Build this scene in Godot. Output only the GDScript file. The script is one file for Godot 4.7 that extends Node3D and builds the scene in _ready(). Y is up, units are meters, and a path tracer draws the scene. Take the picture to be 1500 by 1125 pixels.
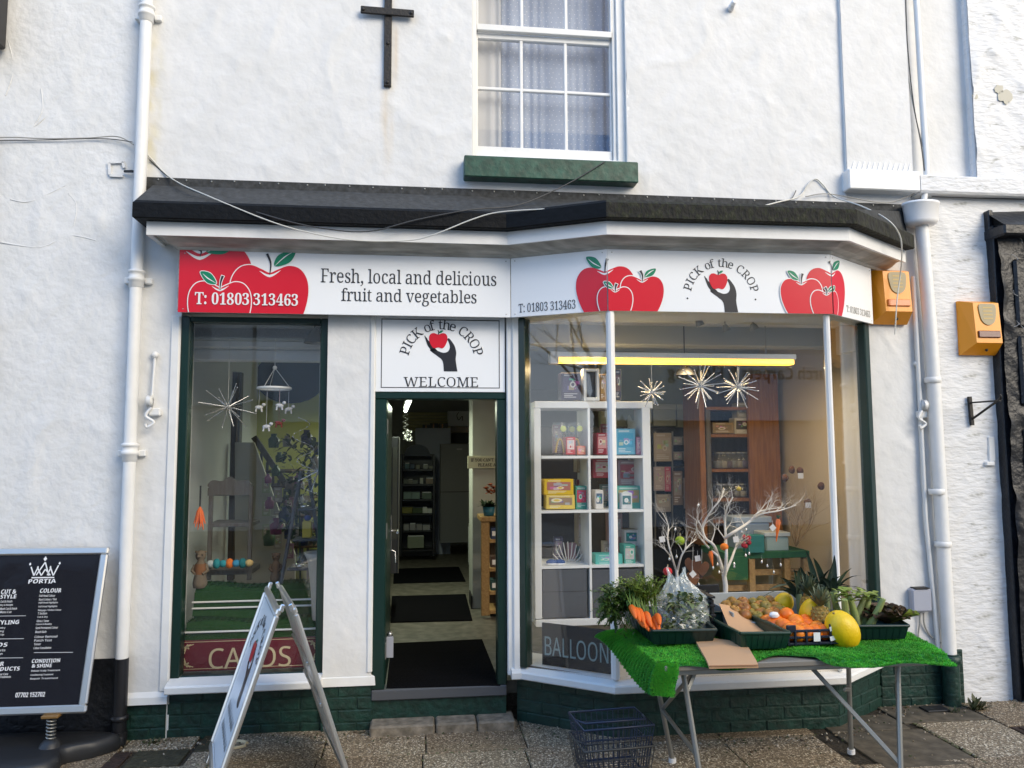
extends Node3D
# ---------------------------------------------------------------- camera model (a pixel gives a direction, the plane it lies on gives the distance)
const F := 1127.0
const EYE := Vector3(0.0, 1.71, 5.0)
var cam_basis: Basis
var rng := RandomNumberGenerator.new()
var M := {}
var N := {}
var taken := {}

func ray(px: float, py: float) -> Vector3:
	return cam_basis * Vector3(px - 750.0, 562.5 - py, -F)
func W(px: float, py: float, z: float) -> Vector3:      # on the upright plane z
	var d := ray(px, py)
	return EYE + d * ((z - EYE.z) / d.z)
func G(px: float, py: float, y := 0.0) -> Vector3:      # on the level plane y
	var d := ray(px, py)
	return EYE + d * ((y - EYE.y) / d.y)

# ---------------------------------------------------------------- mesh helpers
func mb(smooth := false) -> SurfaceTool:
	var st := SurfaceTool.new()
	st.begin(Mesh.PRIMITIVE_TRIANGLES)
	st.set_smooth_group(0 if smooth else -1)
	return st
func flat(st: SurfaceTool) -> void: st.set_smooth_group(-1)
func soft(st: SurfaceTool) -> void: st.set_smooth_group(0)
func tri(st: SurfaceTool, a: Vector3, b: Vector3, c: Vector3) -> void:   # counter-clockwise seen from outside
	st.add_vertex(a); st.add_vertex(c); st.add_vertex(b)
func quad(st: SurfaceTool, a: Vector3, b: Vector3, c: Vector3, d: Vector3) -> void:
	tri(st, a, b, c); tri(st, a, c, d)
func fan(st: SurfaceTool, pts: Array, from: Vector3) -> void:            # a face turned away from the point from
	var n: Vector3 = (pts[1] - pts[0]).cross(pts[2] - pts[0])
	var mid: Vector3 = Vector3.ZERO
	for p in pts: mid += p
	mid /= pts.size()
	var way: bool = n.dot(mid - from) > 0.0
	for i in range(1, pts.size() - 1):
		if way: tri(st, pts[0], pts[i], pts[i + 1])
		else: tri(st, pts[0], pts[i + 1], pts[i])
func box(st: SurfaceTool, c: Vector3, s: Vector3, b := Basis(), bev := 0.0) -> void:
	var h := s * 0.5
	bev = minf(bev, minf(h.x, minf(h.y, h.z)) * 0.9)
	flat(st)
	var pt := func(sx: int, sy: int, sz: int, ax: int) -> Vector3:
		var e := Vector3(bev, bev, bev)
		e[ax] = 0.0
		return c + b * Vector3(sx * (h.x - e.x), sy * (h.y - e.y), sz * (h.z - e.z))
	for ax in 3:
		for s1 in [-1, 1]:
			var pts := []
			for k in [[-1, -1], [1, -1], [1, 1], [-1, 1]]:
				var v := [0, 0, 0]
				v[ax] = s1; v[(ax + 1) % 3] = k[0]; v[(ax + 2) % 3] = k[1]
				pts.append(pt.call(v[0], v[1], v[2], ax))
			fan(st, pts, c)
	if bev <= 0.0: return
	for ax in 3:                                                         # edges along ax
		var a1 := (ax + 1) % 3
		var a2 := (ax + 2) % 3
		for s1 in [-1, 1]:
			for s2 in [-1, 1]:
				var v := [0, 0, 0]
				v[a1] = s1; v[a2] = s2
				var lo := v.duplicate(); lo[ax] = -1
				var hi := v.duplicate(); hi[ax] = 1
				fan(st, [pt.call(lo[0], lo[1], lo[2], a1), pt.call(hi[0], hi[1], hi[2], a1), pt.call(hi[0], hi[1], hi[2], a2), pt.call(lo[0], lo[1], lo[2], a2)], c)
	for sx in [-1, 1]:
		for sy in [-1, 1]:
			for sz in [-1, 1]:
				fan(st, [pt.call(sx, sy, sz, 0), pt.call(sx, sy, sz, 1), pt.call(sx, sy, sz, 2)], c)
func bx(st: SurfaceTool, x0: float, y0: float, z0: float, x1: float, y1: float, z1: float, bev := 0.0) -> void:
	box(st, Vector3(x0 + x1, y0 + y1, z0 + z1) * 0.5, Vector3(absf(x1 - x0), absf(y1 - y0), absf(z1 - z0)), Basis(), bev)
func bar(st: SurfaceTool, a: Vector3, b: Vector3, w: float, t: float, up := Vector3(0, 0, 1), bev := 0.0) -> void:   # a flat bar from a to b, w across, t along up
	var d := (b - a).normalized()
	var side := d.cross(up).normalized()
	var u := side.cross(d).normalized()
	box(st, (a + b) * 0.5, Vector3(w, (b - a).length(), t), Basis(side, d, u), bev)
func tube(st: SurfaceTool, pts: Array, r: Variant, n := 8, caps := true) -> void:
	soft(st)
	var rings := []
	var side := Vector3.ZERO
	for i in pts.size():
		var d: Vector3 = (pts[mini(i + 1, pts.size() - 1)] - pts[maxi(i - 1, 0)]).normalized()
		if side == Vector3.ZERO:
			side = d.cross(Vector3(0.31, 0.87, 0.38)).normalized()
			if side.length() < 0.1: side = d.cross(Vector3.RIGHT).normalized()
		side = (side - d * side.dot(d)).normalized()
		var up := d.cross(side)
		var rr: float = r[i] if r is Array else r
		var ring := []
		for k in n:
			var a := TAU * k / n
			ring.append(pts[i] + (side * cos(a) + up * sin(a)) * rr)
		rings.append(ring)
	for i in pts.size() - 1:
		for k in n:
			var k2 := (k + 1) % n
			quad(st, rings[i][k], rings[i][k2], rings[i + 1][k2], rings[i + 1][k])
	if caps:
		flat(st)
		var e := pts.size() - 1
		fan(st, rings[0], pts[1] if pts[1] != pts[0] else pts[e])
		fan(st, rings[e], pts[e - 1])
func curve(ctrl: Array, n: int) -> Array:                               # a smooth line through the points
	var out := []
	for i in ctrl.size() - 1:
		var p0: Vector3 = ctrl[maxi(i - 1, 0)]; var p1: Vector3 = ctrl[i]; var p2: Vector3 = ctrl[i + 1]; var p3: Vector3 = ctrl[mini(i + 2, ctrl.size() - 1)]
		for k in n: out.append(p1.cubic_interpolate(p2, p0, p3, float(k) / n))
	out.append(ctrl[-1])
	return out
func curve2(ctrl: Array, n: int, closed := true) -> PackedVector2Array:
	var out := PackedVector2Array()
	var c := ctrl.size()
	for i in (c if closed else c - 1):
		var p0: Vector2 = ctrl[(i - 1 + c) % c] if closed else ctrl[maxi(i - 1, 0)]
		var p3: Vector2 = ctrl[(i + 2) % c] if closed else ctrl[mini(i + 2, c - 1)]
		for k in n: out.append(ctrl[i].cubic_interpolate(ctrl[(i + 1) % c], p0, p3, float(k) / n))
	if not closed: out.append(ctrl[-1])
	return out
func lathe(st: SurfaceTool, prof: Array, n: int, xf := Transform3D(), wob := 0.0, sd := 0) -> void:   # prof: Vector2(radius, height), from below upwards
	soft(st)
	var grid := []
	for p in prof:
		var ring := []
		for k in n:
			var a := TAU * k / n
			var d := Vector3(cos(a), 0, -sin(a))
			var w := 1.0
			if wob > 0.0: w += wob * N.lump.get_noise_3d(d.x * 40.0 * p.x + sd * 31.0, p.y * 300.0, d.z * 40.0 * p.x + sd * 17.0)
			ring.append(xf * (d * p.x * w + Vector3(0, p.y, 0)))
		grid.append(ring)
	for i in prof.size() - 1:
		for k in n:
			var k2 := (k + 1) % n
			if prof[i].x < 1e-6: tri(st, grid[i][0], grid[i + 1][k2], grid[i + 1][k])
			elif prof[i + 1].x < 1e-6: tri(st, grid[i][k], grid[i][k2], grid[i + 1][0])
			else: quad(st, grid[i][k], grid[i][k2], grid[i + 1][k2], grid[i + 1][k])
func ball_profile(r: float, h: float, n := 8) -> Array:
	var out := []
	for i in n + 1:
		var a := PI * (float(i) / n - 0.5)
		out.append(Vector2(0.0 if i == 0 or i == n else r * cos(a), h * 0.5 * sin(a)))
	return out
func ball(st: SurfaceTool, c: Vector3, s: Vector3, n := 12, b := Basis(), wob := 0.0, sd := 0) -> void:
	lathe(st, ball_profile(0.5, 1.0, maxi(6, n * 2 / 3)), n, Transform3D(b * Basis.from_scale(s), c), wob, sd)
func plate(st: SurfaceTool, poly: PackedVector2Array, t: float, xf: Transform3D) -> void:   # a flat outline of thickness t, front at +z of xf
	flat(st)
	if Geometry2D.is_polygon_clockwise(poly): poly.reverse()
	var ix := Geometry2D.triangulate_polygon(poly)
	if ix.is_empty(): return
	for i in range(0, ix.size(), 3):
		var a := poly[ix[i]]; var b := poly[ix[i + 1]]; var c := poly[ix[i + 2]]
		if (b - a).cross(c - a) < 0.0:
			var k := b
			b = c
			c = k
		tri(st, xf * Vector3(a.x, a.y, t), xf * Vector3(b.x, b.y, t), xf * Vector3(c.x, c.y, t))
		if t > 0.004: tri(st, xf * Vector3(a.x, a.y, 0), xf * Vector3(c.x, c.y, 0), xf * Vector3(b.x, b.y, 0))
	if t > 0.0005:
		for i in poly.size():
			var a := poly[i]; var b := poly[(i + 1) % poly.size()]
			quad(st, xf * Vector3(a.x, a.y, 0), xf * Vector3(b.x, b.y, 0), xf * Vector3(b.x, b.y, t), xf * Vector3(a.x, a.y, t))
func sweep(st: SurfaceTool, path: Array, prof: Array, closed_prof := true, caps := true, seg0 := 0, seg1 := 99) -> void:   # path: Vector2(x, z) in plan walked with the outside on the right hand (+z for +x); prof: Vector2(out, y)
	flat(st)
	var rings := []
	for i in path.size():
		var d1: Vector2 = (path[i] - path[maxi(i - 1, 0)]) if i > 0 else (path[1] - path[0])
		var d2: Vector2 = (path[mini(i + 1, path.size() - 1)] - path[i]) if i < path.size() - 1 else d1
		var n1 := Vector2(-d1.y, d1.x).normalized(); var n2 := Vector2(-d2.y, d2.x).normalized()
		var m := (n1 + n2).normalized()
		m /= maxf(0.35, m.dot(n1))
		var ring := []
		for p in prof: ring.append(Vector3(path[i].x + m.x * p.x, p.y, path[i].y + m.y * p.x))
		rings.append(ring)
	var pn := prof.size()
	for i in range(seg0, mini(seg1, path.size() - 1)):
		for k in (pn if closed_prof else pn - 1):
			var k2 := (k + 1) % pn
			quad(st, rings[i][k], rings[i + 1][k], rings[i + 1][k2], rings[i][k2])
	if caps and closed_prof:
		var p2 := PackedVector2Array(prof)
		var ix := Geometry2D.triangulate_polygon(p2)
		for i in range(0, ix.size(), 3):
			for e in [0, path.size() - 1]:
				var far: Vector3 = rings[1][0] if e == 0 else rings[e - 1][0]
				fan(st, [rings[e][ix[i]], rings[e][ix[i + 1]], rings[e][ix[i + 2]]], far)

# ---------------------------------------------------------------- node helpers
func numbered(called: String) -> String:
	if not taken.has(called):
		taken[called] = 0
		return called
	taken[called] += 1
	return "%s_%03d" % [called, taken[called]]
func thing(called: String, label: String, category: String, at := Vector3.ZERO, group := "") -> Node3D:
	var o := Node3D.new()
	o.name = numbered(called)
	add_child(o)
	o.position = at
	o.set_meta("label", label); o.set_meta("category", category)
	if group: o.set_meta("group", group)
	return o
func single(called: String, st: Variant, m: Material, label: String, category: String, group := "", at := Vector3.ZERO) -> MeshInstance3D:
	var o := MeshInstance3D.new()
	o.name = numbered(called)
	o.mesh = done(st)
	o.material_override = m
	add_child(o)
	o.position = at
	o.set_meta("label", label); o.set_meta("category", category)
	if group: o.set_meta("group", group)
	return o
func done(st: Variant) -> Mesh:
	if st is Mesh: return st
	st.generate_normals()
	return st.commit()
func part(called: String, st: Variant, m: Material, parent: Node3D, local := false) -> MeshInstance3D:   # st in world axes unless local
	var o := MeshInstance3D.new()
	o.name = called
	o.mesh = done(st)
	o.material_override = m
	parent.add_child(o, true)
	if not local:
		o.transform = parent.global_transform.affine_inverse()
	return o
func structure(called: String, st: Variant, m: Material) -> MeshInstance3D:
	var o := MeshInstance3D.new()
	o.name = numbered(called)
	o.mesh = done(st)
	o.material_override = m
	add_child(o)
	o.set_meta("kind", "structure")
	return o
func copy(o: Node3D, at: Vector3, b := Basis(), label := "") -> Node3D:
	var c: Node3D = o.duplicate()
	c.name = numbered(str(o.name).get_slice("_0", 0))
	add_child(c)
	c.transform = Transform3D(b, at)
	if label: c.set_meta("label", label)
	return c
var fonts := {}
func font(serif: bool, bold: bool, italic := 0.0) -> Font:
	var key := "%s%s%s" % [serif, bold, italic]
	if not fonts.has(key):
		var f := SystemFont.new()
		f.font_names = PackedStringArray(["Droid Serif" if serif else "Droid Sans"])
		f.font_weight = 700 if bold else 400
		var v := FontVariation.new()
		v.base_font = f
		if italic != 0.0: v.variation_transform = Transform2D(Vector2(1, 0), Vector2(italic, 1), Vector2.ZERO)
		fonts[key] = v
	return fonts[key]
func text(s: String, xf: Transform3D, h: float, w: float, m: Material, parent: Node3D, serif := true, bold := false, called := "lettering", depth := 0.0012, italic := 0.0, mid := true) -> MeshInstance3D:   # the letters' box is h high and w wide (0: natural) round the origin of xf (in the parent's axes)
	var t := TextMesh.new()
	t.text = s
	t.font = font(serif, bold, italic)
	t.font_size = 48
	t.pixel_size = 0.01
	t.curve_step = 2.0
	t.depth = 0.01
	t.horizontal_alignment = HORIZONTAL_ALIGNMENT_LEFT
	t.material = m
	var bb := t.get_aabb()
	var sy := h / maxf(bb.size.y, 1e-4)
	var sx := (w / maxf(bb.size.x, 1e-4)) if w > 0.0 else sy
	var o := MeshInstance3D.new()
	o.name = called
	o.mesh = t
	parent.add_child(o, true)
	var c := bb.get_center()
	if not mid: c.x = bb.position.x
	o.transform = xf * Transform3D(Basis.from_scale(Vector3(sx, sy, depth / 0.01)), Vector3(-c.x * sx, -c.y * sy, depth * 0.5))
	return o

# ---------------------------------------------------------------- materials
func noise(type: int, freq: float, sd: int, oct := 3, fract := FastNoiseLite.FRACTAL_FBM) -> FastNoiseLite:
	var n := FastNoiseLite.new()
	n.noise_type = type; n.frequency = freq; n.seed = sd
	n.fractal_type = fract; n.fractal_octaves = oct
	return n
func tex(n: FastNoiseLite, size: int, lo := Color.BLACK, hi := Color.WHITE, stops := []) -> ImageTexture:
	var im := n.get_seamless_image(size, size)
	im.convert(Image.FORMAT_RGB8)
	if lo == Color.BLACK and hi == Color.WHITE and stops.is_empty(): return ImageTexture.create_from_image(im)
	var g := Gradient.new()
	if stops.is_empty():
		g.set_color(0, lo); g.set_color(1, hi)
	else:
		g.offsets = PackedFloat32Array(stops.map(func(x): return x[0]))
		g.colors = PackedColorArray(stops.map(func(x): return x[1]))
	var lut := PackedByteArray()
	for i in 256:
		var c := g.sample(i / 255.0)
		lut.append_array([c.r8, c.g8, c.b8])
	var src := im.get_data()
	var out := PackedByteArray()
	out.resize(src.size())
	for i in range(0, src.size(), 3):
		var k := src[i] * 3
		out[i] = lut[k]; out[i + 1] = lut[k + 1]; out[i + 2] = lut[k + 2]
	return ImageTexture.create_from_image(Image.create_from_data(size, size, false, Image.FORMAT_RGB8, out))
func lin(r: float, g: float, b: float) -> Color: return Color(r, g, b).linear_to_srgb()
func mat(called: String, c: Color, rough := 0.6, metal := 0.0, spec := 0.5) -> StandardMaterial3D:   # c: linear base colour
	var m := StandardMaterial3D.new()
	m.resource_name = called
	m.albedo_color = c.linear_to_srgb()
	m.roughness = rough; m.metallic = metal; m.metallic_specular = spec
	M[called] = m
	return m
func tri_map(m: StandardMaterial3D, scale: float, albedo: Texture2D = null, height: Texture2D = null, cm := 0.3, stretch := Vector3.ONE) -> StandardMaterial3D:
	m.uv1_triplanar = true; m.uv1_world_triplanar = true
	m.uv1_scale = stretch * scale
	if albedo: m.albedo_texture = albedo
	if height:
		m.heightmap_enabled = true
		m.heightmap_texture = height
		m.heightmap_scale = cm
	return m
func grey(v: float) -> Color: return Color(v, v, v)
func make_materials() -> void:
	N.lump = noise(FastNoiseLite.TYPE_SIMPLEX_SMOOTH, 0.05, 3, 2)
	N.wall = noise(FastNoiseLite.TYPE_SIMPLEX_SMOOTH, 1.3, 11, 3)
	N.fine = noise(FastNoiseLite.TYPE_SIMPLEX_SMOOTH, 9.0, 12, 3)
	N.ridge = noise(FastNoiseLite.TYPE_SIMPLEX_SMOOTH, 1.1, 21, 2, FastNoiseLite.FRACTAL_RIDGED)
	var s := FastNoiseLite.TYPE_SIMPLEX_SMOOTH
	var grain := tex(noise(s, 0.02, 5, 5), 512)
	var mott := tex(noise(s, 0.006, 6, 5), 512, Color(0.95, 0.95, 0.945), Color(1, 1, 1))
	var mott_strong := tex(noise(s, 0.012, 7, 5), 512, Color(0.62, 0.62, 0.60), Color(1, 1, 1))
	var streak := tex(noise(s, 0.012, 8, 5), 512, Color.BLACK, Color.WHITE, [[0.0, Color(0.66, 0.66, 0.65)], [0.14, Color(0.84, 0.84, 0.82)], [0.24, Color(0.97, 0.97, 0.97)], [1.0, Color(1, 1, 1)]])
	tri_map(mat("white_render", Color(0.73, 0.73, 0.725), 0.75), 0.8, mott, grain, 0.34)
	M.white_render.vertex_color_use_as_albedo = true
	tri_map(mat("white_brick", Color(0.73, 0.735, 0.74), 0.7), 1.6, streak, grain, 0.5, Vector3(0.5, 1.5, 0.5))
	tri_map(mat("neighbour_render", Color(0.73, 0.735, 0.735), 0.8), 1.4, mott, grain, 0.34)
	tri_map(mat("white_paint", Color(0.80, 0.80, 0.79), 0.42), 1.3, mott, grain, 0.08)
	tri_map(mat("cream_board", Color(0.66, 0.63, 0.58), 0.5), 1.1, mott_strong, grain, 0.06, Vector3(0.5, 2.5, 2.5))
	mat("white_plastic", Color(0.80, 0.80, 0.80), 0.3)
	tri_map(mat("green_masonry", Color(0.010, 0.052, 0.040), 0.5), 2.2, mott_strong, grain, 0.35)
	tri_map(mat("green_paint", Color(0.004, 0.024, 0.018), 0.3), 1.5, mott, grain, 0.05)
	tri_map(mat("sill_green", Color(0.030, 0.115, 0.078), 0.45), 1.5, mott_strong, grain, 0.15)
	tri_map(mat("black_masonry", Color(0.012, 0.014, 0.02), 0.45), 2.0, mott_strong, grain, 0.4)
	mat("black_paint", Color(0.012, 0.012, 0.014), 0.4)
	mat("black_plastic", Color(0.018, 0.019, 0.021), 0.45)
	tri_map(mat("felt", Color(0.062, 0.065, 0.068), 0.85), 2.5, mott_strong, grain, 0.25)
	tri_map(mat("felt_edge", Color(0.006, 0.007, 0.009), 0.6, 0.0, 0.3), 2.5, mott_strong, grain, 0.2)
	var moss := tex(noise(s, 0.02, 9, 4), 512, Color.BLACK, Color.WHITE, [[0.0, Color(0.12, 0.13, 0.11)], [0.5, Color(0.22, 0.21, 0.19)], [0.62, Color(0.20, 0.215, 0.14)], [1.0, Color(0.36, 0.34, 0.30)]])
	tri_map(mat("mossy_felt", Color(0.55, 0.55, 0.55), 0.95), 2.2, moss, grain, 0.7, Vector3(1.0, 0.6, 1.0))
	mat("iron", Color(0.014, 0.012, 0.011), 0.6)
	tri_map(mat("iron_rough", Color(0.02, 0.017, 0.015), 0.6), 4.0, mott_strong, grain, 0.2)
	mat("aluminium", Color(0.72, 0.70, 0.66), 0.32, 0.9)
	mat("dull_steel", Color(0.30, 0.30, 0.28), 0.42, 0.75)
	mat("silver", Color(0.75, 0.75, 0.74), 0.25, 0.9)
	mat("wire_dark", Color(0.02, 0.025, 0.03), 0.5)
	mat("cable_grey", Color(0.35, 0.34, 0.31), 0.5)
	mat("cable_white", Color(0.62, 0.61, 0.56), 0.45)
	mat("cable_dark", Color(0.05, 0.05, 0.05), 0.5)
	mat("sign_white", Color(0.84, 0.855, 0.87), 0.25)
	mat("sign_red", Color(0.62, 0.006, 0.022), 0.28)
	mat("sign_green", Color(0.0, 0.21, 0.10), 0.3)
	mat("sign_ink", Color(0.02, 0.02, 0.025), 0.35)
	mat("sign_line", Color(0.80, 0.80, 0.80), 0.3)
	mat("alarm_yellow", Color(0.80, 0.30, 0.012), 0.35)
	mat("alarm_badge", Color(0.34, 0.28, 0.16), 0.5)
	mat("alarm_lens", Color(0.62, 0.16, 0.02), 0.25)
	mat("alarm_lens_dark", Color(0.10, 0.01, 0.008), 0.25)
	mat("grey_box", Color(0.36, 0.38, 0.45), 0.5)
	mat("maroon", Color(0.13, 0.004, 0.016), 0.3)
	mat("gold", Color(0.62, 0.52, 0.30), 0.45)
	var glass := mat("glass", Color(1, 1, 1), 0.0)
	glass.albedo_color = Color(0.1, 0.12, 0.12, 0.015)
	glass.transparency = BaseMaterial3D.TRANSPARENCY_ALPHA
	var film := mat("film", Color(1, 1, 1), 0.05, 0.0, 0.22)
	film.albedo_color = Color(0.1, 0.1, 0.1, 0.02)
	film.transparency = BaseMaterial3D.TRANSPARENCY_ALPHA
	var jar := mat("clear_glass", Color(1, 1, 1), 0.02)
	jar.albedo_color = Color(0.8, 0.85, 0.83, 0.06)
	jar.transparency = BaseMaterial3D.TRANSPARENCY_ALPHA
	# paving
	var cell := noise(FastNoiseLite.TYPE_CELLULAR, 0.11, 31, 1, FastNoiseLite.FRACTAL_NONE)
	cell.cellular_return_type = FastNoiseLite.RETURN_CELL_VALUE
	var cd := noise(FastNoiseLite.TYPE_CELLULAR, 0.11, 31, 1, FastNoiseLite.FRACTAL_NONE)
	cd.cellular_return_type = FastNoiseLite.RETURN_DISTANCE
	var pebbles := tex(cell, 1024, Color.BLACK, Color.WHITE, [[0.0, Color(0.30, 0.27, 0.22)], [0.3, Color(0.46, 0.42, 0.35)], [0.5, Color(0.42, 0.38, 0.33)], [0.7, Color(0.58, 0.53, 0.46)], [0.88, Color(0.68, 0.64, 0.57)], [1.0, Color(0.92, 0.90, 0.85)]])
	var pebble_h := tex(cd, 1024, Color.WHITE, Color.BLACK, [[0.0, Color.WHITE], [0.5, Color(0.75, 0.75, 0.75)], [1.0, Color.BLACK]])
	tri_map(mat("aggregate", Color(1.0, 0.95, 0.87), 0.7), 1.25, pebbles, pebble_h, 0.5)
	tri_map(mat("aggregate_dark", Color(0.82, 0.74, 0.64), 0.7), 1.35, pebbles, pebble_h, 0.5)
	tri_map(mat("aggregate_light", Color(1.0, 0.98, 0.92), 0.7), 1.2, pebbles, pebble_h, 0.5)
	tri_map(mat("concrete_slab", Color(0.13, 0.108, 0.078), 0.8), 1.4, mott_strong, grain, 0.25)
	tri_map(mat("step_stone", Color(0.30, 0.26, 0.21), 0.8), 2.0, mott_strong, grain, 0.4)
	tri_map(mat("soil", Color(0.045, 0.035, 0.022), 0.95), 3.0, mott_strong, grain, 0.8)
	tri_map(mat("rust_cover", Color(0.05, 0.026, 0.018), 0.7), 3.0, mott_strong, grain, 0.4)
	tri_map(mat("moss_cover", Color(0.055, 0.05, 0.025), 0.85), 3.0, mott_strong, grain, 0.4)
	tri_map(mat("asphalt", Color(0.30, 0.29, 0.28), 0.85), 1.0, pebbles, pebble_h, 0.3)
	# interior
	tri_map(mat("room_wall", Color(0.42, 0.42, 0.38), 0.8), 1.0, mott, null)
	tri_map(mat("room_floor", Color(0.21, 0.19, 0.155), 0.5), 1.2, mott_strong, null)
	mat("room_ceiling", Color(0.46, 0.48, 0.46), 0.8)
	mat("beige_wall", Color(0.60, 0.50, 0.36), 0.8)
	mat("yellow_wall", Color(0.44, 0.45, 0.13), 0.8)
	mat("grey_wall", Color(0.58, 0.60, 0.60), 0.8)
	tri_map(mat("mat_black", Color(0.012, 0.012, 0.015), 0.95, 0.0, 0.1), 3.0, mott_strong, grain, 0.5, Vector3(8, 1, 1))
	var wood_t := tex(noise(s, 0.01, 41, 4), 512, Color(0.80, 0.76, 0.72), Color(1, 1, 1))
	tri_map(mat("wood", Color(0.34, 0.145, 0.04), 0.5), 1.0, wood_t, null, 0.0, Vector3(6, 0.5, 6))
	tri_map(mat("pale_wood", Color(0.42, 0.26, 0.10), 0.5), 1.0, wood_t, null, 0.0, Vector3(6, 6, 0.7))
	tri_map(mat("dark_wood", Color(0.09, 0.055, 0.03), 0.55), 1.0, wood_t, null, 0.0, Vector3(6, 0.7, 6))
	tri_map(mat("grey_wood", Color(0.13, 0.125, 0.115), 0.6), 1.0, wood_t, null, 0.0, Vector3(6, 0.7, 6))
	mat("white_laminate", Color(0.78, 0.79, 0.77), 0.35)
	mat("slate", Color(0.07, 0.075, 0.085), 0.7)
	mat("chalkboard", Color(0.018, 0.02, 0.022), 0.8, 0.0, 0.25)
	mat("chalk", Color(0.20, 0.29, 0.29), 0.9)
	mat("kraft", Color(0.50, 0.30, 0.16), 0.8)
	mat("kraft_edge", Color(0.36, 0.18, 0.09), 0.85)
	# produce
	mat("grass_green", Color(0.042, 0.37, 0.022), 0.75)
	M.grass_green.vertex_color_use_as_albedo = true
	mat("grass_backing", Color(0.006, 0.15, 0.012), 0.85)
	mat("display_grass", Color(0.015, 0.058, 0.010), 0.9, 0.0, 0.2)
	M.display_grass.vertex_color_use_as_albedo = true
	mat("tray_green", Color(0.006, 0.036, 0.022), 0.35)
	mat("tray_dark", Color(0.005, 0.022, 0.02), 0.35)
	mat("tray_black", Color(0.010, 0.011, 0.013), 0.4)
	mat("tray_blue", Color(0.008, 0.014, 0.03), 0.4)
	var peel := tex(noise(FastNoiseLite.TYPE_CELLULAR, 0.08, 51, 1, FastNoiseLite.FRACTAL_NONE), 256)
	var patchy := tex(noise(s, 0.012, 53, 5), 256, Color(0.90, 0.87, 0.68), Color(1.0, 1.0, 1.0))
	for k in 3: tri_map(mat("orange_peel_%d" % k, [Color(0.88, 0.20, 0.008), Color(0.84, 0.165, 0.008), Color(0.90, 0.25, 0.012)][k], 0.4), 8.0 + k, patchy, peel, 0.08)
	tri_map(mat("melon_skin", Color(0.88, 0.60, 0.008), 0.42), 5.0, patchy, peel, 0.10)
	var kiwi_t := tex(noise(s, 0.01, 52, 4), 256, Color(0.55, 0.62, 0.35), Color(1.0, 0.85, 0.75))
	for k in 4:
		tri_map(mat("apple_%d" % k, [Color(0.46, 0.26, 0.05), Color(0.52, 0.24, 0.055), Color(0.38, 0.30, 0.055), Color(0.48, 0.20, 0.05)][k], 0.42), 6.0 + k, kiwi_t)
	tri_map(mat("carrot", Color(0.78, 0.155, 0.018), 0.45), 6.0, mott)
	mat("leaf", Color(0.5, 0.5, 0.5), 0.6)
	M.leaf.vertex_color_use_as_albedo = true
	M.leaf.backlight_enabled = true
	M.leaf.backlight = Color(0.12, 0.2, 0.05)
	mat("vertex", Color(1, 1, 1), 0.55)
	M.vertex.vertex_color_use_as_albedo = true
	var bag := mat("bag", Color(1, 1, 1), 0.06)
	bag.albedo_color = Color(0.92, 0.96, 0.95, 0.24)
	bag.transparency = BaseMaterial3D.TRANSPARENCY_ALPHA
	mat("label_white", Color(0.78, 0.78, 0.78), 0.5)
	mat("twig_white", Color(0.66, 0.64, 0.60), 0.7)
	mat("twig_brown", Color(0.36, 0.25, 0.14), 0.8)
func colour(c: Color, rough := 0.5) -> StandardMaterial3D:    # a plain colour, shared
	var key := "c%s%s" % [c.to_html(), rough]
	if not M.has(key):
		mat(key, c, rough)
		M[key].resource_name = "plain"
	return M[key]

# ---------------------------------------------------------------- plan of the shopfront (metres; x along the street, z towards the street, wall face at z = 0)
const SIGN := [Vector2(-1.472, 0.13), Vector2(0.583, 0.13), Vector2(1.15, 0.425), Vector2(2.605, 0.445), Vector2(3.095, 0.105)]
const SIGN_Y0 := 2.567
const SIGN_Y1 := 2.955
const BAY := [Vector2(0.665, 0.035), Vector2(1.168, 0.40), Vector2(2.583, 0.40), Vector2(3.03, 0.075)]
const FLOOR := 0.23
const DECK := 0.36

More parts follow.
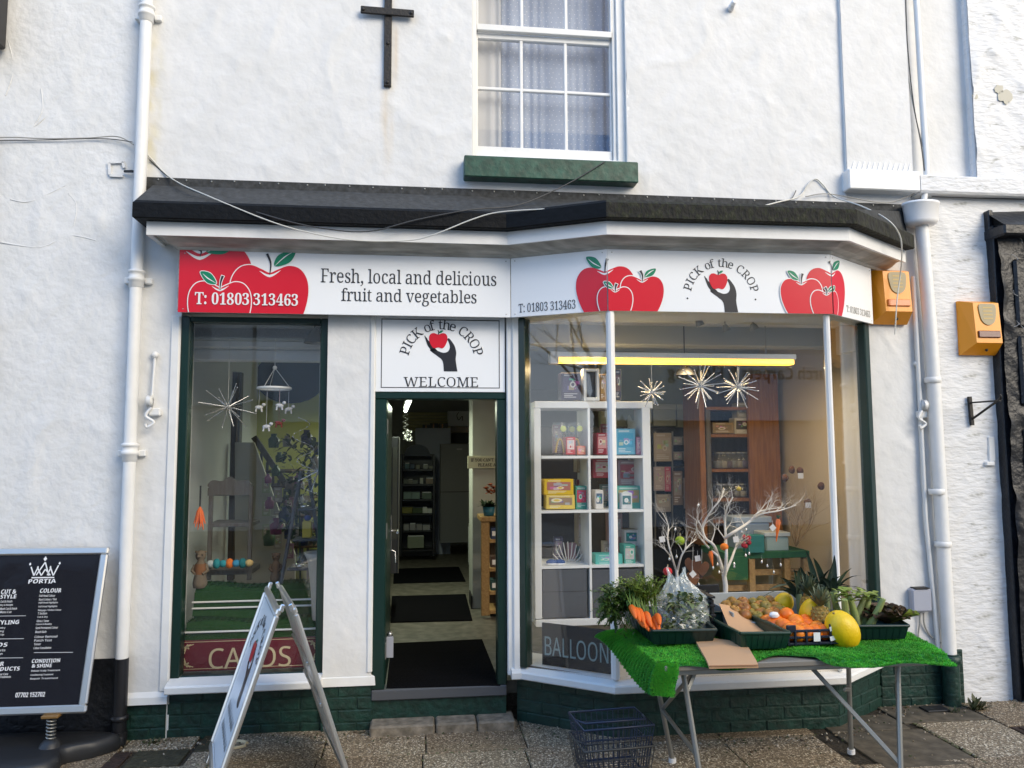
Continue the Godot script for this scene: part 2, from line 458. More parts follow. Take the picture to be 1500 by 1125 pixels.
func render_wall(x0: float, x1: float, y0: float, y1: float, z: float, holes := [], cell := 0.025, amp := 1.0, stains := false) -> SurfaceTool:
	var st := mb(true)
	var xs := []
	var ys := []
	for i in int((x1 - x0) / cell) + 1: xs.append(x0 + i * cell)
	for i in int((y1 - y0) / cell) + 1: ys.append(y0 + i * cell)
	xs.append(x1); ys.append(y1)
	for h in holes:
		xs.append_array([h[0], h[1]]); ys.append_array([h[2], h[3]])
	xs.sort(); ys.sort()
	var rust := Color(0.93, 0.78, 0.58)
	for y in ys:
		for x in xs:
			var d: float = 0.0022 * N.wall.get_noise_2d(x * 1.3, y) + 0.0020 * N.fine.get_noise_2d(x, y) + 0.008 * pow(clampf(N.ridge.get_noise_2d(x, y * 0.8) * 0.5 + 0.5, 0, 1), 9.0)
			var c := Color(1, 1, 1)
			if stains:
				var sx: float = x + 0.215 - 0.012 * sin(y * 9.0) - 0.03 * (4.12 - y) * 0.6 * -1.0
				var on: float = clampf((4.2 - y) / 0.1, 0, 1) * clampf((y - 3.42) / 0.5, 0, 1)
				var k: float = on * clampf(1.0 - absf(sx) / 0.045, 0, 1) * (0.55 + 0.8 * N.fine.get_noise_2d(x * 2.0, y * 0.2))
				var k2: float = clampf((4.6 - y) / 0.1, 0, 1) * clampf((y - 4.1) / 0.2, 0, 1) * clampf(1.0 - absf(x + 0.165) / 0.02, 0, 1) * 0.7
				var damp: float = clampf(1.0 - (x + 1.715) / 0.09, 0, 1) * clampf((y - 3.46) / 0.1, 0, 1) * clampf((4.5 - y) / 0.3, 0, 1) * clampf(0.35 + 1.6 * N.fine.get_noise_2d(x * 1.5, y * 0.5), 0, 1)
				c = c.lerp(Color(0.93, 0.88, 0.70), damp)
				c = c.lerp(rust, clampf(maxf(k, k2), 0, 1))
			st.set_color(c)
			st.add_vertex(Vector3(x, y, z + d * amp))
	var n := xs.size()
	for j in ys.size() - 1:
		for i in n - 1:
			var mx: float = (xs[i] + xs[i + 1]) * 0.5
			var my: float = (ys[j] + ys[j + 1]) * 0.5
			var skip: bool = xs[i + 1] - xs[i] < 1e-5 or ys[j + 1] - ys[j] < 1e-5
			for h in holes: skip = skip or (mx > h[0] and mx < h[1] and my > h[2] and my < h[3])
			if skip: continue
			var a := j * n + i
			for k in [a, a + n, a + 1, a + 1, a + n, a + n + 1]: st.add_index(k)
	return st

func brick_run(a: Vector2, b: Vector2, y0: float, y1: float, parent: Node3D, m: Material, phase := 0.0, course := 0.076) -> void:   # painted bricks, each proud of the mortar, along a face from a to b (plan)
	var len := (b - a).length()
	var dir := Vector3((b - a).x, 0, (b - a).y) / len
	var out := Vector3(-dir.z, 0, dir.x)
	var bs := Basis(dir, Vector3.UP, out)
	var st := mb()
	box(st, Vector3(a.x, (y0 + y1) * 0.5, a.y) + dir * len * 0.5 - out * 0.055, Vector3(len, y1 - y0, 0.10), bs)
	part("mortar", st, m, parent)
	var rows := int(ceil((y1 - y0) / course - 0.3))
	for r in rows:
		var lo := y1 - (r + 1) * course + 0.007
		var hi := y1 - r * course
		if r == 0: hi -= 0.004
		lo = maxf(lo, y0)
		var u := -0.2315 * fmod(phase + 0.5 * (r % 2), 1.0)
		while u < len - 0.02:
			var u0 := maxf(u, 0.0); var u1 := minf(u + 0.2235, len)
			if u1 - u0 > 0.03:
				st = mb()
				var tilt := Basis(Vector3.UP, rng.randf_range(-0.012, 0.012)) * Basis(dir, rng.randf_range(-0.02, 0.02))
				box(st, Vector3.ZERO, Vector3(u1 - u0, hi - lo, 0.06), Basis(), 0.0045)
				var o := part("brick", st, m, parent, true)
				o.transform = parent.global_transform.affine_inverse() * Transform3D(tilt * bs, Vector3(a.x, (lo + hi) * 0.5, a.y) + dir * (u0 + u1) * 0.5 + out * (-0.0305 + rng.randf_range(-0.002, 0.002)))
			u += 0.2315

func _ready() -> void:
	rng.seed = 7
	cam_basis = Basis(Vector3.UP, -0.1203255) * Basis(Vector3.RIGHT, 0.08677526) * Basis(Vector3(0, 0, 1), -0.00454835)
	var cam := Camera3D.new()
	cam.name = "camera"
	cam.fov = rad_to_deg(2.0 * atan(562.5 / F))
	cam.near = 0.05
	cam.far = 400.0
	cam.transform = Transform3D(cam_basis, EYE)
	cam.current = true
	add_child(cam)
	var env := Environment.new()
	env.background_mode = Environment.BG_SKY
	var sky := Sky.new()
	var sm := ProceduralSkyMaterial.new()
	sm.sky_top_color = Color(0.42, 0.60, 0.82)
	sm.sky_horizon_color = Color(0.93, 0.96, 0.98)
	sm.sky_curve = 0.16
	sm.ground_bottom_color = Color(0.3, 0.28, 0.26)
	sm.ground_horizon_color = Color(0.6, 0.6, 0.6)
	sm.sky_energy_multiplier = 1.0
	sm.sun_angle_max = 0.0
	sky.sky_material = sm
	env.sky = sky
	env.tonemap_mode = Environment.TONE_MAPPER_LINEAR
	env.tonemap_exposure = 2.52
	env.sdfgi_enabled = true; env.ssao_enabled = true; env.ssil_enabled = true
	var we := WorldEnvironment.new()
	we.name = "environment"
	we.environment = env
	add_child(we)
	var sun := DirectionalLight3D.new()
	sun.name = "sun"
	sun.light_color = Color(1.0, 0.955, 0.885)
	sun.light_energy = 0.5
	sun.light_angular_distance = 40.0
	sun.shadow_enabled = true
	add_child(sun)
	sun.look_at_from_position(Vector3(5.0, 3.9, 6.4), Vector3.ZERO)
	make_materials()
	ground()
	shop_building()
	neighbours()
	across_the_street()
	fascia()
	fixtures()
	street_things()
	stall()
	interior()

func slab(x0: float, x1: float, z0: float, z1: float, m: Material, parent: Node3D, called := "paving_slab", y := 0.0) -> void:
	var st := mb()
	box(st, Vector3((x0 + x1) * 0.5, y - 0.025, (z0 + z1) * 0.5), Vector3(x1 - x0 - 0.008, 0.05, z1 - z0 - 0.008), Basis(Vector3(1, 0, 0.3).normalized(), rng.randf_range(-0.004, 0.004)), 0.004)
	part(called, st, m, parent)

func ground() -> void:
	var st := mb()
	quad(st, Vector3(-120, -0.055, 120), Vector3(120, -0.055, 120), Vector3(120, -0.055, -120), Vector3(-120, -0.055, -120))
	structure("ground", st, M.soil)
	st = mb()
	bx(st, -30, -0.05, 6.4, 30, -0.03, 9.2)
	structure("road", st, M.asphalt)
	st = mb()
	bx(st, -30, -0.054, 2.3, 30, -0.002, 6.4)
	bx(st, -30, -0.054, 0.0, -9, -0.002, 2.3); bx(st, 9, -0.054, 0.0, 30, -0.002, 2.3)
	structure("paved_street", st, M.aggregate_light)
	st = mb()
	bx(st, -9, -0.054, 0.0, 9, -0.012, 2.3)
	bx(st, -30, -0.05, 9.2, 30, 0.06, 11.6)
	var p := structure("pavement", st, M.soil)
	# slabs in view, one by one; joints at x = 0.05 + 0.585 n
	var zs := [-0.05, 0.435, 0.90, 1.365, 1.83, 2.3]
	for r in zs.size() - 1:
		for c in range(-8, 10):
			var x0 := 0.05 + 0.585 * c + (0.0 if r < 1 else (0.565 if r % 2 == 1 else 0.0)) - (0.585 if r % 2 == 1 else 0.0)
			var x1 := x0 + 0.585
			var z0: float = zs[r]
			var z1: float = zs[r + 1]
			if r == 0 and x0 > -2.0 and x1 < -0.95: continue          # the inspection covers lie here
			if r <= 1 and x1 > 2.45 and x0 < 3.2: continue
			if r <= 1 and x0 > 3.0 : continue
			var kinds := [M.aggregate, M.aggregate, M.aggregate_light, M.aggregate_dark]
			slab(x0, x1, z0, z1, kinds[rng.randi() % 4], p, "paving_slab", rng.randf_range(-0.002, 0.002))
	# covers and odd slabs
	slab(-2.15, -1.72, -0.05, 0.17, M.aggregate_light, p)
	slab(-1.70, -1.30, -0.05, 0.165, M.aggregate_light, p)
	slab(-1.28, -0.96, 0.235, 0.435, M.aggregate, p)
	slab(-2.15, -1.62, 0.18, 0.43, M.rust_cover, p, "metal_cover")
	slab(-1.60, -1.30, 0.18, 0.42, M.moss_cover, p, "stone_cover")
	slab(-1.28, -0.96, -0.05, 0.225, M.moss_cover, p, "stone_cover")
	slab(2.50, 3.08, 0.44, 0.98, M.concrete_slab, p)
	slab(2.50, 3.02, 0.17, 0.43, M.concrete_slab, p)
	slab(3.03, 3.62, 0.03, 0.34, M.concrete_slab, p)
	slab(3.10, 3.62, 0.35, 0.98, M.aggregate_light, p)
	slab(3.63, 4.30, 0.03, 0.47, M.aggregate_dark, p)
	slab(3.63, 4.25, 0.48, 0.98, M.rust_cover, p, "metal_cover")
	for i in 7:
		st = mb()
		bx(st, 3.67 + i * 0.08, 0.0, 0.51, 3.71 + i * 0.08, 0.006, 0.95, 0.002)
		part("rib", st, M.rust_cover, p)
	st = mb()
	bx(st, 3.30, 0.001, 0.09, 3.46, 0.012, 0.19, 0.003)
	part("vent_cover", st, M.black_plastic, p)
	# pale ring mark let into the cover
	st = mb()
	var o := G(342, 1092)
	var ring := []
	for i in 22: ring.append(o + Vector3(cos(i * 0.27 + 0.4) * 0.075, 0.003, sin(i * 0.27 + 0.4) * 0.055))
	tube(st, ring, 0.011, 6)
	part("ring_mark", st, colour(Color(0.62, 0.5, 0.3), 0.7), p)
	# grit, leaves and bits swept against the walls and in the joints: matter on the ground
	st = mb()
	for i in 900:
		var x := rng.randf_range(-2.2, 4.2)
		var z := absf(rng.randfn(0.0, 0.09)) + 0.03
		if x > 0.7 and x < 3.0: z += lerpf(0.0, 0.42, clampf(minf((x - 0.6) / 0.5, (3.1 - x) / 0.5), 0, 1))
		if i % 4 == 0: z = rng.randf_range(0.1, 1.6)
		var s := rng.randf_range(0.003, 0.009)
		var c: Color = [Color(0.10, 0.07, 0.04), Color(0.2, 0.16, 0.1), Color(0.05, 0.06, 0.02), Color(0.33, 0.29, 0.23)][rng.randi() % 4]
		st.set_color(c)
		box(st, Vector3(x, s * 0.3, z), Vector3(s * 1.6, s, s), Basis(Vector3(rng.randf(), rng.randf(), 0.3).normalized(), rng.randf() * TAU))
	var grit := part("grit", st, M.vertex, p)
	grit.set_meta("kind", "stuff")
	st = mb(true)
	for i in 420:                                        # moss and dirt lodged in the joints
		var jz: float = zs[rng.randi() % 4]
		var mp := Vector3(rng.randf_range(-2.0, 4.0), -0.004, jz + rng.randf_range(-0.006, 0.006))
		if i % 3 == 0:
			var jr := rng.randi() % 4
			mp = Vector3(0.05 + 0.585 * float(rng.randi_range(-4, 6)) - (0.02 if jr % 2 == 1 else 0.0), -0.004, lerpf(zs[jr], zs[jr + 1], rng.randf()))
		if mp.x > 2.4 and mp.z < 1.0: mp = Vector3(3.09 + rng.randf_range(-0.008, 0.012), -0.002, rng.randf_range(0.35, 0.98))
		st.set_color(Color(0.07, 0.085, 0.03).lerp(Color(0.10, 0.08, 0.05), rng.randf()))
		ball(st, mp, Vector3(rng.randf_range(0.008, 0.03), 0.012, rng.randf_range(0.008, 0.02)), 7, Basis(), 0.4, i)
	part("joint_moss", st, M.vertex, p).set_meta("kind", "stuff")
	# weeds at the foot of the walls
	for w in [[1430, 1038, 0.13, 26], [245, 1068, 0.05, 20], [535, 1062, 0.035, 14], [1395, 1042, 0.05, 14]]:
		var at := G(w[0], w[1]) 
		at.z = maxf(at.z, 0.05)
		st = mb()
		for i in w[3]:
			var a := rng.randf() * TAU
			var l: float = w[2] * rng.randf_range(0.5, 1.1)
			var d := Vector3(cos(a), rng.randf_range(0.5, 1.6), sin(a) * 0.6 + 0.2).normalized()
			st.set_color(Color(0.05, 0.09, 0.02).lerp(Color(0.12, 0.11, 0.03), rng.randf()))
			leaf(st, at + Vector3(rng.randf_range(-0.04, 0.04), 0.0, rng.randf_range(0, 0.03)), d, l, l * 0.22, 0.3)
		single("weed", st, M.leaf, ["straggly green weed at the foot of the rough white wall", "low weed at the base of the green brick pier by the black pipe", "small weed in the corner beside the doorstep", "tuft of weed beside the green painted pipe foot"][[1430, 245, 535, 1395].find(w[0])], "weed")

func leaf(st: SurfaceTool, at: Vector3, d: Vector3, l: float, w: float, droop := 0.2, segs := 3) -> void:    # a tapering blade that bends down
	var side := d.cross(Vector3.UP)
	if side.length() < 0.05: side = d.cross(Vector3.RIGHT)
	side = side.normalized()
	var pts := []
	for i in segs + 1:
		var t := float(i) / segs
		var c := at + d * l * t + Vector3(0, -droop * l * t * t, 0)
		var ww := w * 0.5 * sin(PI * (0.12 + 0.88 * t)) + 0.0002
		pts.append([c - side * ww, c + side * ww])
	soft(st)
	for i in segs: quad(st, pts[i][0], pts[i][1], pts[i + 1][1], pts[i + 1][0])

func shop_building() -> void:
	var b := thing("shop_building", "white rendered shop building with a green brick plinth, bay window and open doorway", "shop", Vector3(0.8, 0, 0))
	# --- walls
	part("wall", render_wall(-1.752, 3.0, 3.40, 5.7, 0.0, [[0.34, 1.416, 3.655, 5.4]], 0.022, 1.0, true), M.white_render, b)
	var st := mb()
	bx(st, -1.752, 3.05, -0.30, 0.34, 5.7, -0.012)
	bx(st, 1.416, 3.05, -0.30, 3.5, 5.7, -0.012)
	bx(st, 0.34, 3.05, -0.30, 1.416, 3.655, -0.012)
	bx(st, 0.34, 5.4, -0.30, 1.416, 5.7, -0.012)
	bx(st, -1.76, 2.60, -0.30, 3.1, 3.05, -0.012)
	part("wall_core", st, M.white_render, b)
	st = mb()                                            # white reveals of the upper window
	bx(st, 0.325, 3.64, -0.2, 0.345, 5.42, -0.001)
	part("reveal", st, M.white_paint, b)
	st = mb()
	bx(st, 1.411, 3.64, -0.2, 1.431, 5.42, -0.001)
	part("reveal", st, M.white_paint, b)
	part("wall", render_wall(-1.752, -1.488, 0.20, 3.42, 0.0, [], 0.022, 0.8), M.white_render, b)
	st = mb()
	bx(st, -1.752, 0.0, -0.30, -1.49, 3.05, -0.012)
	part("wall_core", st, M.white_render, b)
	st = mb()                                            # small sloped foot of the pier
	sweep(st, [Vector2(-1.752, 0), Vector2(-1.49, 0)], [Vector2(-0.05, 0.21), Vector2(0.035, 0.21), Vector2(0.03, 0.25), Vector2(0.004, 0.275), Vector2(-0.05, 0.275)])
	part("pier_foot", st, M.white_paint, b)
	part("pilaster", render_wall(-0.582, -0.287, 0.275, 2.62, 0.022, [], 0.022, 0.7), M.white_render, b)
	st = mb()
	bx(st, -0.582, 0.28, -0.2, -0.287, 2.62, 0.012)
	sweep(st, [Vector2(-0.59, -0.05), Vector2(-0.59, 0.012), Vector2(-0.28, 0.012), Vector2(-0.28, -0.05)], [Vector2(-0.02, 0.27), Vector2(0.02, 0.27), Vector2(0.016, 0.32), Vector2(-0.02, 0.345)])
	part("pilaster_foot", st, M.white_paint, b)
	st = mb()                                            # moulded strip at the door side of the pilaster
	bx(st, -0.315, 0.345, -0.02, -0.280, 2.60, 0.034, 0.008)
	part("edge_strip", st, M.white_paint, b)
	st = mb()                                            # white strip between doorway and bay
	bx(st, 0.565, 0.30, -0.15, 0.655, 2.60, 0.045, 0.006)
	bx(st, 0.60, 0.30, 0.03, 0.645, 2.60, 0.062, 0.006)
	part("edge_strip", st, M.white_paint, b)
	# wall right of the bay, running on into the rough neighbour
	part("wall", render_wall(3.02, 3.60, 0.28, 3.42, 0.0, [], 0.022, 0.8), M.white_render, b)
	st = mb()
	bx(st, 3.08, 0.0, -0.30, 3.6, 3.4, -0.012)
	bx(st, 3.02, 2.4, -0.25, 3.1, 3.4, -0.012)
	part("wall_core", st, M.white_render, b)
	# flat upper pilaster with its block
	part("pilaster", render_wall(3.0, 3.50, 3.66, 5.7, 0.028, [], 0.03, 0.35), M.white_render, b)
	st = mb()
	bx(st, 3.0, 3.66, -0.02, 3.50, 5.7, 0.022)
	bx(st, 2.975, 3.525, -0.02, 3.515, 3.672, 0.085, 0.008)
	part("pilaster_block", st, M.white_paint, b)
	for i in 12:
		st = mb()
		bar(st, Vector3(3.03 + i * 0.039, 3.675, 0.030), Vector3(3.055 + i * 0.039, 3.745, 0.026), 0.010, 0.010)
		part("ridge", st, M.white_paint, b)
	# --- plinths of painted brick
	var pl := part("plinth", thin_core(-1.752, -1.505, 0.0, 0.205, -0.03), M.green_masonry, b)
	brick_run(Vector2(-1.752, 0.0), Vector2(-1.505, 0.0), -0.03, 0.212, pl, M.green_masonry, 0.3)
	brick_run(Vector2(-1.502, -0.012), Vector2(-0.592, -0.012), -0.03, 0.275, pl, M.green_masonry, 0.1)
	brick_run(Vector2(-0.590, 0.014), Vector2(-0.280, 0.014), -0.03, 0.272, pl, M.green_masonry, 0.55)
	var bp := part("bay_plinth", thin_core(0.8, 2.9, 0.0, 0.27, -0.1), M.green_masonry, b)
	brick_run(Vector2(0.63, -0.03), Vector2(1.175, 0.345), -0.04, 0.285, bp, M.green_masonry, 0.2)
	brick_run(Vector2(1.177, 0.346), Vector2(2.598, 0.346), -0.06, 0.285, bp, M.green_masonry, 0.4)
	brick_run(Vector2(2.60, 0.345), Vector2(3.10, 0.005), -0.06, 0.285, bp, M.green_masonry, 0.7)
	brick_run(Vector2(3.09, 0.02), Vector2(3.69, 0.02), -0.07, 0.345, pl, M.green_masonry, 0.1)
	# --- left shop window
	var w := part("shop_window", frame_box(-1.49, -0.577, 0.335, 2.565, 0.055, -0.10, -0.005), M.green_paint, b)
	st = mb()
	bx(st, -1.44, 0.335, -0.062, -0.628, 2.565, -0.056)
	part("pane", st, M.glass, w)
	st = mb()
	sweep(st, [Vector2(-1.487, 0.0), Vector2(-0.585, 0.0)], [Vector2(-0.10, 0.28), Vector2(0.095, 0.28), Vector2(0.10, 0.286), Vector2(0.10, 0.318), Vector2(0.09, 0.328), Vector2(-0.03, 0.352), Vector2(-0.10, 0.352)])
	part("window_sill", st, M.white_paint, b)
	st = mb()                                            # white strip up the side of the window
	bx(st, -1.545, 0.275, -0.03, -1.492, 2.565, 0.014, 0.006)
	part("edge_strip", st, M.white_paint, b)
	# --- bay
	var y0 := 0.352
	var y1 := 2.575
	var post := mb()
	var bay := part("bay_window", bay_frame(y0, y1), M.green_paint, b)
	box(post, Vector3(BAY[3].x + 0.0, (y0 + y1) * 0.5, BAY[3].y - 0.005), Vector3(0.07, y1 - y0, 0.07), Basis(Vector3.UP, 0.6), 0.006)
	part("post", post, M.green_paint, bay)
	for k in [1, 2]:
		st = mb()
		var q: Vector2 = BAY[k]
		box(st, Vector3(q.x, (y0 + y1) * 0.5, q.y + 0.004), Vector3(0.046 if k == 1 else 0.038, y1 - y0, 0.05), Basis(Vector3.UP, 0.25 if k == 1 else -0.3), 0.012)
		part("mullion", st, M.white_paint, bay)
	for k in 3:
		st = mb()
		var a: Vector2 = BAY[k]; var c: Vector2 = BAY[k + 1]
		var dir := (c - a).normalized()
		var ang := -atan2(dir.y, dir.x)
		box(st, Vector3((a.x + c.x) * 0.5, (y0 + y1) * 0.5, (a.y + c.y) * 0.5), Vector3((c - a).length() - 0.05, y1 - y0, 0.006), Basis(Vector3.UP, ang))
		part("pane", st, M.glass, bay)
	st = mb()
	var sp := [Vector2(0.585, 0.035), Vector2(0.665, 0.035), BAY[1], BAY[2], Vector2(3.12, 0.01)]
	sweep(st, sp, [Vector2(-0.30, 0.285), Vector2(0.055, 0.285), Vector2(0.062, 0.292), Vector2(0.062, 0.325), Vector2(0.052, 0.335), Vector2(-0.03, 0.357), Vector2(-0.30, 0.357)])
	part("bay_sill", st, M.white_paint, b)
	# --- roof over the shopfront
	roof(b)
	# --- doorway
	var d := part("door_frame", door_frame(), M.green_paint, b)
	st = mb()
	bx(st, -0.284, 0.172, -0.10, 0.56, 0.236, 0.025, 0.006)
	part("threshold", st, M.slate, d)
	st = mb()
	bx(st, -0.284, 0.03, -0.12, 0.56, 0.172, 0.0, 0.004)
	part("riser", st, M.green_masonry, d)
	for s in [[-0.285, 0.105], [0.113, 0.36], [0.368, 0.60]]:
		st = mb()
		bx(st, s[0], -0.03, -0.05, s[1], 0.058, 0.14 + rng.randf_range(-0.004, 0.004), 0.01)
		part("step_stone", st, M.step_stone, b)
	# open door leaf, swung inside against the left
	st = mb()
	bx(st, -0.245, FLOOR + 0.01, -0.86, -0.203, 2.04, -0.07, 0.004)
	var leafd := part("door", st, M.green_paint, b)
	st = mb()
	bx(st, -0.202, 1.0, -0.80, -0.196, 1.24, -0.755, 0.002)
	tube(st, [Vector3(-0.196, 1.13, -0.777), Vector3(-0.15, 1.13, -0.777), Vector3(-0.15, 1.13, -0.65)], 0.01, 8)
	part("handle", st, M.silver, leafd)
	st = mb()
	tube(st, [Vector3(-0.196, 0.99, -0.777), Vector3(-0.17, 0.98, -0.777), Vector3(-0.165, 0.90, -0.777)], 0.007, 6)
	part("key", st, M.silver, leafd)
	for y in [0.40, 1.15, 1.82]:
		st = mb()
		bx(st, -0.206, y, -0.078, -0.199, y + 0.1, -0.045, 0.002)
		part("hinge", st, M.dull_steel, leafd)
	st = mb()
	bx(st, -0.2, 0.40, -0.10, -0.155, 0.53, -0.093, 0.002)
	var tag := part("door_tag", st, M.grey_box, leafd)
	st = mb()
	lathe(st, [Vector2(0, -0.002), Vector2(0.02, 0), Vector2(0, 0.002)], 10, Transform3D(Basis(Vector3.RIGHT, PI / 2), Vector3(-0.178, 0.545, -0.096)))
	part("disc", st, M.silver, tag)
	# --- upper window
	upper_window(b)

func thin_core(x0: float, x1: float, y0: float, y1: float, z: float) -> SurfaceTool:
	var st := mb()
	bx(st, x0, y0, z - 0.2, x1, y1, z - 0.06)
	return st
func frame_box(x0: float, x1: float, y0: float, y1: float, w: float, z0: float, z1: float) -> SurfaceTool:
	var st := mb()
	bx(st, x0, y0, z0, x0 + w, y1, z1, 0.006)
	bx(st, x1 - w, y0, z0, x1, y1, z1, 0.006)
	bx(st, x0 + w, y1 - w * 0.6, z0, x1 - w, y1, z1, 0.004)
	bx(st, x0 + w, y0, z0, x1 - w, y0 + 0.02, z1 - 0.01, 0.004)
	return st
func door_frame() -> SurfaceTool:
	var st := mb()
	bx(st, -0.284, 0.236, -0.11, -0.205, 2.045, 0.018, 0.006)
	bx(st, 0.503, 0.236, -0.11, 0.562, 2.045, 0.018, 0.006)
	bx(st, -0.284, 2.045, -0.11, 0.562, 2.09, 0.018, 0.006)
	bx(st, -0.284, 2.09, -0.11, 0.562, 2.62, -0.02)
	return st
func bay_frame(y0: float, y1: float) -> SurfaceTool:
	var st := mb()
	box(st, Vector3(BAY[0].x + 0.015, (y0 + y1) * 0.5, BAY[0].y + 0.0), Vector3(0.055, y1 - y0, 0.09), Basis(Vector3.UP, -0.6), 0.006)
	return st

func roof(b: Node3D) -> void:
	var path := [Vector2(-1.472, 0.0), SIGN[0], SIGN[1], SIGN[2], SIGN[3], Vector2(3.27, -0.016)]
	var st := mb()                                       # cornice: moulding and front board
	sweep(st, path, [Vector2(-0.10, 2.956), Vector2(0.004, 2.956), Vector2(0.012, 2.972), Vector2(0.03, 2.978), Vector2(0.055, 2.988), Vector2(0.085, 3.012), Vector2(0.095, 3.016), Vector2(0.13, 3.02), Vector2(-0.10, 3.02)])
	part("cornice", st, M.cream_board, b)
	st = mb()
	sweep(st, path, [Vector2(0.125, 3.008), Vector2(0.15, 3.004), Vector2(0.15, 3.086), Vector2(0.125, 3.086)])
	part("cornice_board", st, M.white_paint, b)
	st = mb()
	sweep(st, path, [Vector2(-0.12, 3.021), Vector2(0.124, 3.021), Vector2(0.124, 3.10), Vector2(-0.12, 3.10)])
	part("soffit", st, M.cream_board, b)
	# felt edge: dark along the straight part, mossy round the bay
	var e0 := [Vector2(-1.472, -0.0), SIGN[0], SIGN[1], SIGN[2]]
	var e1 := [SIGN[2], SIGN[3], Vector2(3.27, -0.016)]
	var prof := [Vector2(0.15, 3.088), Vector2(0.205, 3.088), Vector2(0.212, 3.094), Vector2(0.212, 3.182), Vector2(0.196, 3.200), Vector2(0.15, 3.20)]
	st = mb()
	sweep(st, path, prof, true, false, 0, 3)
	part("roof_edge", st, M.felt_edge, b)
	st = mb()
	sweep(st, path, prof, true, false, 3, 5)
	part("roof_edge", st, M.mossy_felt, b)
	# sloping felt up to the wall
	st = mb()
	var edge := [Vector2(-1.684, 0.0), Vector2(-1.684, 0.326), Vector2(0.53, 0.326), Vector2(1.10, 0.622), Vector2(2.675, 0.64), Vector2(3.42, 0.05)]
	flat(st)
	for i in edge.size() - 1:
		var a: Vector2 = edge[i]; var c: Vector2 = edge[i + 1]
		for k in 1:
			quad(st, Vector3(a.x, 3.19, a.y), Vector3(c.x, 3.19, c.y), Vector3(c.x, 3.40, 0.012), Vector3(a.x, 3.40, 0.012))
	part("roof_slope", st, M.felt, b)
	st = mb()
	bx(st, -1.735, 3.385, -0.01, 3.44, 3.452, 0.014, 0.003)
	bx(st, -1.735, 3.19, -0.01, -1.684, 3.40, 0.01, 0.003)
	var fl := part("flashing", st, M.felt, b)
	st = mb()
	for i in 34: ball(st, Vector3(-1.66 + i * 0.152 + rng.randf_range(-0.03, 0.03), 3.437 + rng.randf_range(-0.004, 0.004), 0.016), Vector3(0.012, 0.012, 0.006), 6)
	part("nail", st, M.dull_steel, fl).set_meta("kind", "stuff")
	st = mb()
	bx(st, -1.70, 3.10, -0.2, 3.3, 3.19, 0.0)
	part("roof_core", st, M.felt_edge, b)

func upper_window(b: Node3D) -> void:
	var st := mb()
	bx(st, 0.284, 3.505, -0.1, 1.457, 3.648, 0.10, 0.006)
	part("window_sill", st, M.sill_green, b)
	st = mb()                                            # box frame
	bx(st, 0.345, 3.648, -0.16, 0.375, 5.4, -0.035, 0.004)
	bx(st, 1.355, 3.648, -0.16, 1.411, 5.4, -0.035, 0.004)
	bx(st, 0.375, 3.648, -0.16, 1.355, 3.70, -0.02, 0.006)
	bx(st, 1.330, 3.70, -0.16, 1.354, 5.4, -0.055, 0.003)
	var w := part("sash_window", st, M.white_paint, b)
	var xs := [0.376, 0.690, 1.002, 1.329]
	for s in [[3.70, 4.595, -0.10], [4.595, 5.4, -0.065]]:
		st = mb()
		var z: float = s[2]
		var lo: float = s[0]
		var hi: float = s[1]
		bx(st, xs[0], lo, z - 0.02, xs[3], lo + (0.085 if lo < 4.0 else 0.045), z + 0.02, 0.004)
		bx(st, xs[0], hi - 0.04, z - 0.02, xs[3], hi, z + 0.018, 0.004)
		bx(st, xs[0], lo, z - 0.02, xs[0] + 0.012, hi, z + 0.019, 0.003)
		bx(st, xs[3] - 0.012, lo, z - 0.02, xs[3], hi, z + 0.019, 0.003)
		for k in [1, 2]: bx(st, xs[k] - 0.011, lo + 0.03, z - 0.012, xs[k] + 0.011, hi - 0.03, z + 0.014, 0.004)
		bx(st, xs[0], 4.190, z - 0.012, xs[3], 4.212, z + 0.013, 0.004) if lo < 4.0 else bx(st, xs[0], 4.99, z - 0.012, xs[3], 5.012, z + 0.013, 0.004)
		var sash := part("sash", st, M.white_paint, w)
		var rows := [[lo + 0.085, 4.19], [4.212, hi - 0.04]] if lo < 4.0 else [[lo + 0.045, 4.99], [5.012, hi - 0.04]]
		for r in rows:
			for k in 3:
				st = mb()
				bx(st, xs[k] + 0.01, r[0] - 0.004, z - 0.003, xs[k + 1] - 0.01, r[1] + 0.004, z + 0.001)
				part("pane", st, M.glass, sash)
	st = mb()                                            # dark room behind
	bx(st, -0.4, 3.4, -2.2, 2.2, 5.7, -2.1); bx(st, -0.5, 3.4, -2.2, -0.4, 5.7, -0.3); bx(st, 2.2, 3.4, -2.2, 2.3, 5.7, -0.3)
	bx(st, -0.5, 5.6, -2.2, 2.3, 5.7, -0.3); bx(st, -0.5, 3.3, -2.2, 2.3, 3.4, -0.3)
	part("upper_room", st, M.grey_wall, b)

